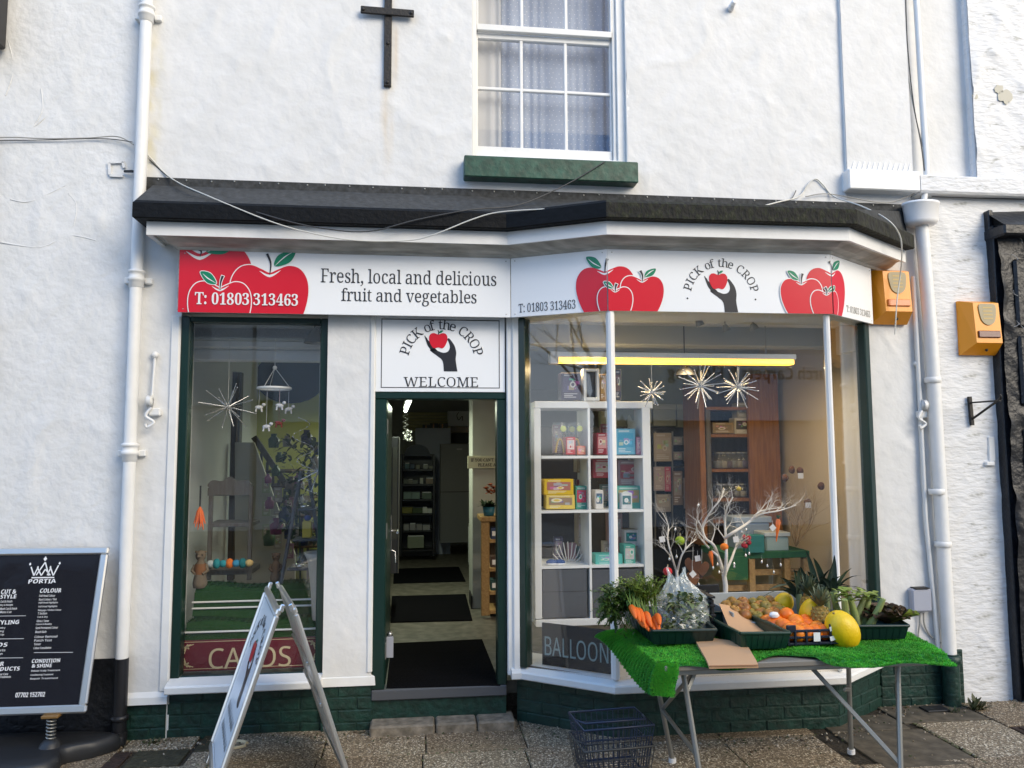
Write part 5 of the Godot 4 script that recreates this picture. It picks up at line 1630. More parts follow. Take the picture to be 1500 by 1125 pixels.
func basket(c: Array, top: float, label: String, m: Material) -> void:
	var o: Vector3 = (c[0] + c[1] + c[2] + c[3]) * 0.25
	var ex: Vector3 = ((c[1] - c[0]) + (c[2] - c[3])) * 0.5
	var ez: Vector3 = ((c[3] - c[0]) + (c[2] - c[1])) * 0.5
	ex.y = 0; ez.y = 0
	ez = ez.normalized() * 0.27
	ex = (ex - ez.normalized() * ex.dot(ez.normalized())).normalized() * 0.36
	var base := top - 0.24
	var t := thing("wire_basket", label, "basket", Vector3(o.x, maxf(base, 0.0), o.z), "wire baskets under the stall")
	var at := func(u: float, v: float, y: float) -> Vector3:
		var narrower := 0.40 + (y - base) * 0.417      # the baskets taper in plan towards the foot
		return Vector3(o.x, y, o.z) + ex * u * narrower + ez * v * narrower
	var st := mb(true)
	for y in [top, base + 0.005]:
		st = mb(true)
		tube(st, [at.call(-1, -1, y), at.call(1, -1, y), at.call(1, 1, y), at.call(-1, 1, y), at.call(-1, -1, y)], 0.0055 if y == top else 0.004, 6, false)
		part("rim" if y == top else "base_ring", st, m, t)
	st = mb(true)
	for y in [top - 0.05, top - 0.10, top - 0.15, top - 0.2]:
		tube(st, [at.call(-1, -1, y), at.call(1, -1, y), at.call(1, 1, y), at.call(-1, 1, y), at.call(-1, -1, y)], 0.0022, 5, false)
	for i in 13:
		var u := -1.0 + i / 6.0
		tube(st, [at.call(u, -1, top), at.call(u, -1, base), at.call(u, 1, base), at.call(u, 1, top)], 0.0022, 5, false)
	for i in 9:
		var v := -1.0 + i / 4.0
		tube(st, [at.call(-1, v, top), at.call(-1, v, base), at.call(1, v, base), at.call(1, v, top)], 0.0022, 5, false)
	part("wirework", st, m, t)
	st = mb(true)
	tube(st, [at.call(-1, -0.15, top), at.call(-0.86, 0.55, top + 0.012), at.call(0.86, 0.55, top + 0.012), at.call(1, -0.15, top)], 0.006, 6)
	part("handle", st, m, t)

# ---------------------------------------------------------------- the fruit and vegetable stall
const TOP := 0.70
func tray(c: Array, h: float, m: Material, label: String, flare := 1.12) -> Node3D:   # c: four base corners (world, y = base), going round; open tray with sloping sides and a rolled rim
	var o: Vector3 = (c[0] + c[1] + c[2] + c[3]) * 0.25
	var t := thing("produce_tray", label, "tray", o)
	var up := Vector3(0, h, 0)
	var lo := []
	var hi := []
	var li := []
	var hin := []
	for p in c:
		lo.append(p); hi.append(o + (p - o) * flare + up)
		li.append(o + (p - o) * 0.96 + Vector3(0, 0.008, 0)); hin.append(o + (p - o) * (flare - 0.035) + up)
	var st := mb()
	flat(st)
	for i in 4:
		var k := (i + 1) % 4
		fan(st, [lo[i], lo[k], hi[k], hi[i]], o)
		fan(st, [hin[i], hin[k], li[k], li[i]], o + (lo[i] + lo[k] - o * 2.0) * 4.0)
	fan(st, [lo[0], lo[1], lo[2], lo[3]], o + up * 4.0)
	fan(st, [li[0], li[1], li[2], li[3]], o - up * 4.0)
	part("body", st, m, t)
	st = mb(true)
	var rim := []
	for i in 5: rim.append(hi[i % 4] * 0.5 + hin[i % 4] * 0.5)
	for i in 4: tube(st, [rim[i], rim[i + 1]], 0.009, 8)
	part("rim", st, m, t)
	st = mb()
	for i in 4:
		var k := (i + 1) % 4
		for j in range(1, 8):
			var f := j / 8.0
			var p: Vector3 = lo[i].lerp(lo[k], f)
			var q: Vector3 = hi[i].lerp(hi[k], f)
			bar(st, p, q, 0.006, 0.004, (lo[i] + lo[k] - o * 2.0).normalized())
	part("ribs", st, m, t)
	return t

func stall() -> void:
	var st: SurfaceTool
	# --- folding table
	var t := thing("folding_table", "folding table with grey tubular legs under the green grass cloth", "table", Vector3(1.9, 0, 1.08))
	st = mb()
	bx(st, 1.16, TOP - 0.035, 0.80, 2.54, TOP - 0.006, 1.375, 0.005)
	part("tabletop", st, colour(Color(0.20, 0.18, 0.15), 0.55), t)
	st = mb()
	bx(st, 1.18, TOP - 0.06, 0.83, 2.52, TOP - 0.036, 0.85, 0.003); bx(st, 1.18, TOP - 0.06, 1.33, 2.52, TOP - 0.036, 1.35, 0.003)
	part("apron", st, M.dull_steel, t)
	var feet := [G(985, 1117), G(1034, 1192), G(1247, 1104), G(1321, 1185)]
	var tops := [W(951, 935, 0.82), W(999, 986, 1.22), W(1243, 970, 0.82), W(1315, 972, 1.25)]
	for i in 4:
		st = mb(true)
		tops[i].y = TOP - 0.04
		tube(st, [tops[i], feet[i] + Vector3(0, 0.01, 0)], 0.0135, 12)
		var leg := part("leg", st, M.dull_steel, t)
		st = mb(true)
		tube(st, [feet[i], feet[i] + Vector3(0, 0.025, 0)], 0.021, 12)
		part("foot_cap", st, M.white_plastic, leg)
	for l in [[W(1022, 978, 1.10), tops[0].lerp(feet[0], 0.55)], [tops[0].lerp(feet[0], 0.55), tops[1].lerp(feet[1], 0.62)], [W(1178, 966, 1.10), tops[3].lerp(feet[3], 0.72)], [W(1020, 980, 1.2), tops[1].lerp(feet[1], 0.2)], [tops[2].lerp(feet[2], 0.45), W(1237, 1010, 0.95)]]:
		st = mb()
		bar(st, l[0], l[1], 0.022, 0.012, Vector3(0, 0, 1), 0.003)
		part("brace", st, M.dull_steel, t)
	# --- grass cloth: over the top and hanging at the end
	var g := thing("grass_cloth", "bright green artificial grass cloth draped over the folding table", "cloth", Vector3(1.9, TOP, 1.08))
	var surf := []                                       # rows of points from back to front
	var nu := 46
	var nv := 22
	for j in nv + 1:
		var v := float(j) / nv
		var row := []
		for i in nu + 1:
			var u := float(i) / nu
			var bl := Vector3(1.10, TOP, 0.66); var br := Vector3(2.74, TOP, 0.88); var fl := Vector3(1.13, TOP, 1.40); var fr := Vector3(2.57, TOP, 1.47)
			var front := fl.lerp(fr, u)
			front.z -= 0.105 * exp(-pow((u - 0.44) / 0.13, 2.0)) + 0.02 * sin(u * 17.0) + (0.06 if u < 0.04 else 0.0)
			var p := bl.lerp(br, u).lerp(front, v)
			p.y += 0.004 + 0.008 * N.wall.get_noise_2d(p.x * 3.0, p.z * 3.0) + 0.004 * sin(p.x * 14.0)
			if p.z > 1.375: p.y -= minf(0.03, (p.z - 1.375) * 0.8)
			if p.x > 2.55: p.y -= pow((p.x - 2.55) / 0.19, 2.0) * 0.03
			row.append(p)
		surf.append(row)
	st = mb(true)
	for j in nv:
		for i in nu: quad(st, surf[j + 1][i], surf[j + 1][i + 1], surf[j][i + 1], surf[j][i])
	# hanging end: from the left edge, bellying out, longer at the front corner
	var flap := []
	for j in nv + 1:
		var v := float(j) / nv
		var e: Vector3 = surf[j][0]
		var drop := lerpf(0.04, 0.15, smoothstep(0.1, 1.0, v))
		var row := []
		for k in 13:
			var s := k / 12.0
			row.append(e + Vector3(-0.055 * sin(s * PI * 0.55) * (1.0 - 0.35 * v) - 0.05 * s * (1 - v), -drop * s * s * 0.4 - drop * s * 0.6, -0.015 * s + 0.006 * sin(v * 7.0) * s))
		flap.append(row)
	for j in nv:
		for k in 12: quad(st, flap[j][k], flap[j + 1][k], flap[j + 1][k + 1], flap[j][k + 1])
	# front corner fold
	var fold := []
	for k in 13:
		var s := k / 12.0
		fold.append([flap[nv][k], Vector3(surf[nv][3].x - 0.02 * s, flap[nv][k].y, surf[nv][3].z + 0.012 * sin(s * 5.0))])
	for k in 12: quad(st, fold[k][0], fold[k][1], fold[k + 1][1], fold[k + 1][0])
	part("backing", st, M.grass_backing, g)
	var tufts := MultiMesh.new()
	tufts.transform_format = MultiMesh.TRANSFORM_3D
	tufts.use_colors = true
	st = mb()
	for k in 5:
		var a := k * 1.256
		leaf(st, Vector3(cos(a) * 0.002, 0, sin(a) * 0.002), Vector3(cos(a) * 0.5, 1, sin(a) * 0.5).normalized(), 0.015, 0.0022, 0.25, 2)
	tufts.mesh = done(st)
	var spots := []
	for n in 17000:
		var u := rng.randf() * (nu - 0.001); var v := rng.randf() * (nv - 0.001)
		var i := int(u); var j := int(v)
		var p: Vector3 = surf[j][i].lerp(surf[j][i + 1], u - i).lerp(surf[j + 1][i].lerp(surf[j + 1][i + 1], u - i), v - j)
		spots.append(Transform3D(Basis(Vector3.UP, rng.randf() * TAU) * Basis(Vector3.RIGHT, rng.randf_range(-0.5, 0.5)) * Basis.from_scale(Vector3.ONE * rng.randf_range(0.7, 1.2)), p))
	for n in 6000:
		var v := rng.randf() * (nv - 0.001); var k := rng.randi() % 12
		var j := int(v)
		var p: Vector3 = flap[j][k].lerp(flap[j + 1][k], v - j).lerp(flap[j][k + 1], rng.randf())
		spots.append(Transform3D(Basis(Vector3(0, 0, 1), 1.2) * Basis(Vector3.UP, rng.randf() * TAU) * Basis.from_scale(Vector3.ONE * 0.8), p))
	for n in 1600:
		var k := rng.randi() % 12
		var f: Array = fold[k]
		var p: Vector3 = f[0].lerp(f[1], rng.randf()).lerp(fold[k + 1][0].lerp(fold[k + 1][1], rng.randf()), rng.randf())
		spots.append(Transform3D(Basis(Vector3.RIGHT, 1.2) * Basis(Vector3.UP, rng.randf() * TAU) * Basis.from_scale(Vector3.ONE * 0.8), p))
	tufts.instance_count = spots.size()
	for i in spots.size():
		tufts.set_instance_transform(i, g.global_transform.affine_inverse() * spots[i])
		var sp: Vector3 = spots[i].origin
		var c: float = (0.75 + rng.randf() * 0.6) * (1.0 + 0.55 * N.wall.get_noise_2d(sp.x * 2.2 + 4.0, sp.z * 2.2))
		tufts.set_instance_color(i, Color(c * (0.8 + rng.randf() * 1.6), c, c))
	var mi := MultiMeshInstance3D.new()
	mi.name = "pile"
	mi.multimesh = tufts
	mi.material_override = M.grass_green
	mi.set_meta("kind", "stuff")
	g.add_child(mi)
	var Y := TOP + 0.022
	# --- carrot tray
	tray([Vector3(1.20, Y, 1.085), Vector3(1.50, Y, 1.10), Vector3(1.56, Y, 0.60), Vector3(1.20, Y, 0.54)], 0.072, M.tray_dark, "dark green produce tray holding carrots and a bag of greens")
	carrots()
	bagged_greens()
	# --- dark crate behind
	st = mb()
	var cr := thing("plastic_crate", "black plastic crate standing behind the tray with cardboard", "crate", Vector3(1.66, Y, 0.72))
	for s in [[W(1040, 880, 0.72), W(1062, 925, 0.72)]]:
		bx(st, 1.56, Y, 0.50, 1.575, Y + 0.19, 0.95, 0.003); bx(st, 1.575, Y, 0.50, 1.78, Y + 0.19, 0.515, 0.003)
		bx(st, 1.575, Y, 0.515, 1.78, Y + 0.012, 0.95)
	part("side", st, M.tray_black, cr)
	for y in [0.05, 0.10, 0.15, 0.195]:
		st = mb()
		bx(st, 1.552, Y + y, 0.495, 1.582, Y + y + 0.012, 0.955, 0.002)
		part("rail", st, M.tray_black, cr)
	# --- green tray with cardboard in it
	tray([Vector3(1.60, Y, 1.23), Vector3(1.825, Y, 1.25), Vector3(1.80, Y, 0.80), Vector3(1.58, Y, 0.78)], 0.08, M.tray_green, "green produce tray with a cardboard sheet laid in it")
	st = mb(true)
	var cp := []
	for j in 9:
		var s := j / 8.0
		var l: Vector3 = W(1053, 884, 0.80).lerp(W(1079, 934, 1.17), s); var r: Vector3 = W(1096, 899, 0.80).lerp(W(1135, 933, 1.19), s)
		l.y += 0.03 * sin(s * PI) * (1.0 - s) - 0.035 * sin(s * PI); r.y -= 0.02 * sin(s * PI)
		cp.append([l, l.lerp(r, 0.5) + Vector3(0, 0.012, 0), r])
	slab_sheet(st, cp, 0.004)
	single("cardboard_sheet", st, M.kraft, "curved brown cardboard sheet lying in the green tray", "cardboard")
	# --- cardboard over the table edge
	st = mb(true)
	cp = []
	for j in 9:
		var s := j / 8.0
		var l: Vector3 = Vector3(1.440, Y + 0.015, 0.98).lerp(Vector3(1.345, Y - 0.005, 1.46), s); var r: Vector3 = Vector3(1.655, Y + 0.012, 1.16).lerp(Vector3(1.575, Y - 0.004, 1.48), s)
		if j == 8:
			l.y -= 0.008; r.y -= 0.008
		cp.append([l, l.lerp(r, 0.5) + Vector3(0, 0.006 * sin(s * 3.0), 0), r])
	slab_sheet(st, cp, 0.012)
	var fc := single("cardboard_flap", st, M.kraft, "folded brown cardboard lying over the front edge of the table", "cardboard")
	st = mb()
	bar(st, Vector3(1.347, Y - 0.011, 1.4625), Vector3(1.573, Y - 0.010, 1.4825), 0.004, 0.006, Vector3(0, 0, 1))
	part("fold_line", st, M.kraft_edge, fc)
	fruit(Y)
	# --- right hand tray with celery and lettuce
	tray([Vector3(2.26, Y, 1.13), Vector3(2.53, Y, 1.15), Vector3(2.62, Y, 0.82), Vector3(2.30, Y, 0.78)], 0.07, M.tray_dark, "dark green produce tray holding celery and red lettuce")
	celery(); lettuce(); leeks()

func slab_sheet(st: SurfaceTool, rows: Array, t: float) -> void:
	var dn := Vector3(0, -t, 0)
	soft(st)
	var n: int = rows[0].size()
	for j in rows.size() - 1:
		for i in n - 1: quad(st, rows[j + 1][i], rows[j + 1][i + 1], rows[j][i + 1], rows[j][i])
	flat(st)
	var e := rows.size() - 1
	for i in n - 1:
		quad(st, rows[e][i] + dn, rows[e][i + 1] + dn, rows[e][i + 1], rows[e][i])
		quad(st, rows[0][i + 1] + dn, rows[0][i] + dn, rows[0][i], rows[0][i + 1])
	for j in e:
		quad(st, rows[j][0] + dn, rows[j + 1][0] + dn, rows[j + 1][0], rows[j][0])
		quad(st, rows[j + 1][n - 1] + dn, rows[j][n - 1] + dn, rows[j][n - 1], rows[j + 1][n - 1])
		for i in n - 1: quad(st, rows[j][i] + dn, rows[j][i + 1] + dn, rows[j + 1][i + 1] + dn, rows[j + 1][i] + dn)

func feather(st: SurfaceTool, at: Vector3, d: Vector3, l: float, c: Color) -> void:    # a carrot frond: a stalk with small leaflets
	var side := d.cross(Vector3.UP).normalized()
	st.set_color(c.lerp(Color(0.24, 0.34, 0.05), 0.5))
	leaf(st, at, d, l, 0.004, 0.35, 3)
	for i in range(2, 9):
		var s := i / 8.0
		var p := at + d * l * s + Vector3(0, -0.35 * l * s * s, 0)
		st.set_color(c.lerp(Color(0.16, 0.26, 0.03), rng.randf() * 0.5))
		for e in [-1, 1]:
			leaf(st, p, (d * 0.6 + side * e * rng.randf_range(0.5, 1.1) + Vector3(0, rng.randf_range(-0.4, 0.5), 0)).normalized(), 0.034 * (1.25 - s * 0.6), 0.009, 0.3, 2)

func carrots() -> void:
	# each root from its crown (back) to its tip (front), by where they lie in the tray
	var n := 0
	for c in [[924, 888, 932, 905], [930, 892, 938, 910], [936, 893, 944, 915], [941, 903, 951, 926], [950, 908, 960, 927], [958, 903, 966, 927], [962, 901, 967, 914], [945, 898, 955, 918], [934, 898, 946, 920]]:
		var a := W(c[0], c[1], 0.97); var b := W(c[2], c[3], 1.095)
		var ax := (b - a).normalized()
		var st := mb(true)
		var pts := []
		var rs := []
		for i in 9:
			var s := i / 8.0
			pts.append(a.lerp(b, s) + Vector3(0, 0.004 * sin(s * 5.0 + n), 0.003 * sin(s * 4.0 + n * 2.0)))
			rs.append([0.009, 0.017, 0.019, 0.0185, 0.017, 0.015, 0.012, 0.008, 0.003][i] * (0.9 + 0.2 * fmod(n * 0.37, 1.0)))
		tube(st, pts, rs, 12)
		var k := thing("carrot", "bright orange carrot with leafy top in the dark tray", "carrot", a, "carrots in the dark green tray")
		part("root", st, M.carrot, k)
		st = mb()
		for i in 3:
			var d := (-ax * 0.6 + Vector3(rng.randf_range(-0.35, 0.25), 1.0, rng.randf_range(-0.3, 0.2))).normalized()
			st.set_color(Color(0.20, 0.36, 0.05))
			var e := a + d * 0.05
			leaf(st, a, d, 0.14, 0.006, 0.15, 3)
		part("stalks", st, M.leaf, k)
		n += 1
	var t := thing("leafy_greens", "bushy bunch of carrot greens spilling over the end of the tray", "greens", W(930, 890, 0.85))
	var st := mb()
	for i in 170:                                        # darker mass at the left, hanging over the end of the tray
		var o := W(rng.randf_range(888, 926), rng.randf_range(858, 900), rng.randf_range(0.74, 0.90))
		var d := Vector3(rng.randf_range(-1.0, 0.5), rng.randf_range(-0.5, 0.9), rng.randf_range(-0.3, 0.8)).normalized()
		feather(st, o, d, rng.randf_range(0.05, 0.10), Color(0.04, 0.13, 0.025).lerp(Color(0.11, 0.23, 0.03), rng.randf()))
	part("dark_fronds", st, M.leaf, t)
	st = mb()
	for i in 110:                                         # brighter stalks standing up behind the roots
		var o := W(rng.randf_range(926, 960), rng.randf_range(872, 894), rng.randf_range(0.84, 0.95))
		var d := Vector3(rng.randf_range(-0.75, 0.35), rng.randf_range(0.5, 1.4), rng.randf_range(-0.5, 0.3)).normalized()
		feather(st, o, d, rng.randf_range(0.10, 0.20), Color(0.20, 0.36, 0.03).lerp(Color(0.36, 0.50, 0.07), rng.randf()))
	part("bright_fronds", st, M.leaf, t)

func bagged_greens() -> void:
	var c := W(1002, 905, 0.88)
	var v := thing("cut_greens", "pale green leafy vegetables packed inside a clear bag", "vegetables", Vector3(c.x, 0.74, 0.88))
	var st := mb()
	for i in 420:
		var o := W(rng.randf_range(974, 1030), rng.randf_range(872, 924), rng.randf_range(0.86, 0.99))
		o.y = maxf(o.y, 0.75)
		st.set_color(Color(0.18, 0.27, 0.10).lerp(Color(0.42, 0.48, 0.20), rng.randf()))
		var d := Vector3(rng.randf_range(-0.7, 0.7), rng.randf_range(0.1, 1.0), rng.randf_range(-0.2, 0.6)).normalized()
		leaf(st, o, d, rng.randf_range(0.04, 0.09), rng.randf_range(0.012, 0.03), 0.6)
	part("leaves", st, M.leaf, v)
	# the bag: a crumpled clear skin gathered at the top
	var b := thing("plastic_bag", "crumpled clear plastic bag standing in the carrot tray", "bag", Vector3(c.x, 0.74, 0.88))
	st = mb()
	var rows := []
	for j in 31:
		var s := j / 30.0
		var row := []
		for i in 56:
			var a := TAU * i / 56.0
			var r := 0.128 * (1.0 + 0.12 * sin(s * 2.6)) * (1.0 if s < 0.45 else lerpf(1.0, 0.34, smoothstep(0.45, 0.9, s)))
			var k: float = 1.0 + (0.04 + 0.10 * s) * N.wall.get_noise_3d(cos(a) * 2.0, s * 3.0, sin(a) * 2.0) * 2.2 + (0.03 + 0.05 * s) * N.fine.get_noise_3d(cos(a) * 0.5, s * 0.9, sin(a) * 0.5) * 2.0
			row.append(Vector3(c.x - 0.035 * s * s + cos(a) * r * k, 0.745 + 0.30 * s + 0.03 * sin(a * 2.0 + 1.0) * s * s, 0.90 - 0.04 * s + sin(a) * r * k * 0.72))
		rows.append(row)
	flat(st)
	for j in 30:
		for i in 56: quad(st, rows[j][i], rows[j][(i + 1) % 56], rows[j + 1][(i + 1) % 56], rows[j + 1][i])
	part("skin", st, M.bag, b)

func fruit(Y: float) -> void:
	var st: SurfaceTool
	# box of russet apples
	var bo := thing("apple_box", "shallow pale box heaped with brown green apples behind the oranges", "box", Vector3(1.95, Y, 0.72))
	st = mb()
	bx(st, 1.70, Y, 0.56, 2.24, Y + 0.012, 0.92); bx(st, 1.70, Y, 0.55, 2.24, Y + 0.15, 0.56, 0.003); bx(st, 1.69, Y, 0.56, 1.70, Y + 0.11, 0.92, 0.003); bx(st, 2.24, Y, 0.56, 2.25, Y + 0.11, 0.92, 0.003)
	bx(st, 1.70, Y, 0.92, 2.24, Y + 0.06, 0.93, 0.003)
	part("sides", st, colour(Color(0.36, 0.38, 0.37), 0.6), bo)
	var am := []
	for k in 3:
		st = mb(true)
		var r := 0.035
		lathe(st, [Vector2(0, -r * 0.72), Vector2(r * 0.3, -r * 0.86), Vector2(r * 0.68, -r * 0.78), Vector2(r * 0.95, -r * 0.3), Vector2(r, r * 0.12), Vector2(r * 0.86, r * 0.6), Vector2(r * 0.5, r * 0.88), Vector2(r * 0.2, r * 0.86), Vector2(0, r * 0.66)], 16, Transform3D(), 0.06, k)
		tube(st, [Vector3(0, r * 0.7, 0), Vector3(0.002, r * 1.05, 0.002)], 0.0015, 5)
		am.append(done(st))
	var n := 0
	for p in [[300, 305, .70], [415, 310, .70], [515, 310, .68], [615, 300, .68], [690, 290, .66], [240, 345, .72], [355, 350, .74], [430, 372, .80], [540, 375, .79], [655, 352, .80], [600, 350, .72], [755, 365, .76], [330, 400, .82], [440, 442, .87], [500, 430, .82], [570, 455, .88], [605, 418, .84], [685, 432, .88], [270, 400, .78], [735, 420, .84], [390, 420, .80], [800, 395, .80]]:
		var at := W(1030 + p[0] / 7.14, 840 + p[1] / 7.14, p[2])
		at.y = maxf(at.y, Y + 0.043)
		var o := single("apple", am[n % 3], M["apple_%d" % ((n * 7 + n / 3) % 4)], "brown green russet apple in the heaped pale box", "apple", "apples heaped in the pale box", at)
		o.basis = Basis(Vector3(rng.randf() - 0.5, 0.2, rng.randf() - 0.5).normalized(), rng.randf_range(0.2, 1.3)) * Basis.from_scale(Vector3.ONE * rng.randf_range(0.92, 1.12))
		n += 1
	# crate of oranges
	var c := thing("orange_crate", "low dark blue slatted crate filled with oranges", "crate", Vector3(1.99, Y, 1.06))
	st = mb()
	bx(st, 1.86, Y + 0.002, 0.93, 2.13, Y + 0.012, 1.20)
	part("base", st, M.tray_blue, c)
	for s in [[1.86, 1.195, 2.13, 1.205], [1.855, 0.93, 1.863, 1.2], [2.127, 0.93, 2.135, 1.2], [1.86, 0.925, 2.13, 0.933]]:
		for y in [0.0, 0.032, 0.064]:
			st = mb()
			bx(st, s[0], Y + y, s[1], s[2], Y + y + 0.012, s[3], 0.002)
			part("slat", st, M.tray_blue, c)
	for x in [1.862, 1.90, 1.96, 2.03, 2.09, 2.128]:
		st = mb()
		bx(st, x - 0.005, Y, 1.196, x + 0.005, Y + (0.095 if x < 1.9 or x > 2.1 else 0.07), 1.208, 0.001)
		part("upright", st, M.tray_blue, c)
	for e in [[1.855, 1.905], [2.085, 2.137]]:
		st = mb()
		bx(st, e[0], Y + 0.07, 1.194, e[1], Y + 0.10, 1.207, 0.003)
		part("corner_post", st, M.tray_blue, c)
	st = mb()
	bx(st, 1.995, Y + 0.018, 1.209, 2.03, Y + 0.062, 1.2105)
	part("price_tag", st, M.label_white, c)
	for y in [0.022, 0.07]:
		st = mb()
		box(st, Vector3(2.105, Y + y + 0.01, 1.21), Vector3(0.045, 0.022, 0.002), Basis(Vector3(0, 0, 1), 0.2))
		part("paper_label", st, M.label_white, c)
	var om := []
	for k in 3:
		st = mb(true)
		var r := 0.043
		lathe(st, [Vector2(0, -r * 0.93), Vector2(r * 0.12, -r * 0.95), Vector2(r * 0.45, -r * 0.87), Vector2(r * 0.78, -r * 0.6), Vector2(r * 0.98, -r * 0.15), Vector2(r * 0.98, r * 0.2), Vector2(r * 0.78, r * 0.62), Vector2(r * 0.42, r * 0.88), Vector2(r * 0.14, r * 0.93), Vector2(0, r * 0.90)], 18, Transform3D(), 0.03, k + 5)
		om.append(done(st))
	n = 0
	for p in [[875, 435, .95], [965, 512, 1.0], [1070, 508, .97], [675, 520, .93], [780, 520, .97], [850, 500, .93], [1085, 565, 1.02], [955, 578, 1.05], [840, 560, 1.03], [1190, 595, 1.08], [1052, 622, 1.11], [905, 612, 1.10], [1165, 668, 1.15], [992, 715, 1.16], [1262, 700, 1.15], [1085, 700, 1.16], [905, 690, 1.14], [1010, 660, 1.06], [740, 570, .98], [1130, 530, .98]]:
		var at := W(1030 + p[0] / 7.14, 840 + p[1] / 7.14, p[2])
		at.y = maxf(at.y, Y + 0.048)
		var o := single("orange", om[n % 3], M["orange_peel_%d" % ((n * 5 + n / 4) % 3)], "bright orange fruit piled in the blue slatted crate", "orange", "oranges in the blue crate", at)
		o.basis = Basis(Vector3(rng.randf() - 0.5, 0.2, rng.randf() - 0.5).normalized(), rng.randf_range(0.2, 2.3)) * Basis.from_scale(Vector3.ONE * rng.randf_range(0.95, 1.08))
		n += 1
	# screwed-up paper between the fruit
	n = 0
	for p in [[1134, 901, .98, 0.022], [1139, 922, 1.12, 0.017]]:
		st = mb(true)
		ball(st, Vector3.ZERO, Vector3(p[3] * 2.4, p[3] * 1.6, p[3] * 1.8), 14, Basis(), 0.45, n + 3)
		single("tissue_wrap", st, M.label_white, ["larger scrap of white tissue among the apples and oranges", "smaller scrap of white tissue at the corner of the orange crate"][n], "paper", "", W(p[0], p[1], p[2]))
		n += 1
	# melons
	n = 0
	for p in [[1234, 923, 1.17, 0.165, 0.215, 0.55], [1189, 899, 0.93, 0.13, 0.17, -0.25], [1147, 885, 0.66, 0.11, 0.14, -0.5]]:
		var at := W(p[0], p[1], p[2])
		st = mb(true)
		var pr := []
		for i in 15:
			var a := PI * (i / 14.0 - 0.5)
			pr.append(Vector2(0.0 if i == 0 or i == 14 else 0.5 * p[3] * pow(cos(a), 0.92), 0.5 * p[4] * sin(a)))
		lathe(st, pr, 26, Transform3D(), 0.025, n)
		var m := thing("melon", ["large bright yellow melon lying beside the orange crate", "yellow melon with a white label behind the oranges", "yellow melon half hidden behind the apples"][n], "melon", at, "yellow melons")
		m.basis = Basis(Vector3(0, 0, 1), p[5]) * Basis(Vector3.RIGHT, 0.2)
		part("rind", st, M.melon_skin, m, true)
		st = mb(true)
		lathe(st, [Vector2(0.007, -0.003), Vector2(0.005, 0.006), Vector2(0, 0.008)], 8, Transform3D(Basis(), Vector3(0, p[4] * 0.5, 0)))
		part("stem_end", st, colour(Color(0.3, 0.2, 0.05), 0.8), m, true)
		if n == 1:
			st = mb(true)
			ball(st, Vector3(0.018, 0.035, 0.052), Vector3(0.055, 0.075, 0.03), 12, Basis(Vector3(0, 0, 1), -0.3))
			part("label", st, M.label_white, m, true)
		n += 1
	# pineapples
	n = 0
	for p in [[1202, 908, 1.0], [1186, 892, 0.84]]:
		var at := W(p[0], p[1], p[2])
		var pa := thing("pineapple", ["pineapple with a spiky pale crown between the melons", "pineapple with a darker crown behind the labelled melon"][n], "pineapple", at, "pineapples")
		st = mb(true)
		lathe(st, [Vector2(0, -0.075), Vector2(0.035, -0.07), Vector2(0.05, -0.03), Vector2(0.051, 0.02), Vector2(0.04, 0.06), Vector2(0.02, 0.072), Vector2(0, 0.074)], 16)
		part("core", st, colour(Color(0.26, 0.16, 0.03), 0.7), pa, true)
		st = mb()
		for j in 8:
			for i in 11:
				var y := -0.06 + j * 0.017
				var a := TAU * (i + 0.5 * (j % 2)) / 11.0
				var r := 0.05 * sqrt(maxf(0.1, 1.0 - pow(y / 0.085, 2.0)))
				st.set_color(Color(0.30, 0.17, 0.03).lerp(Color(0.20, 0.17, 0.04), rng.randf()))
				box(st, Vector3(cos(a) * r, y, sin(a) * r), Vector3(0.016, 0.016, 0.012), Basis(Vector3.UP, PI / 2 - a) * Basis(Vector3(0, 0, 1), PI / 4), 0.004)
		part("eyes", st, M.vertex, pa, true)
		st = mb()
		for i in 46:
			var a := i * 2.4
			var lean := lerpf(0.1, 1.1, i / 46.0)
			st.set_color(Color(0.16, 0.22, 0.12).lerp(Color(0.34, 0.36, 0.19), rng.randf()) if n == 0 else Color(0.09, 0.14, 0.07).lerp(Color(0.2, 0.24, 0.12), rng.randf()))
			leaf(st, Vector3(0, 0.066, 0), Vector3(cos(a) * lean, 1.0, sin(a) * lean).normalized(), lerpf(0.17, 0.09, i / 46.0) * rng.randf_range(0.85, 1.1), 0.017, 0.22, 4)
		part("crown", st, M.leaf, pa, true)
		n += 1

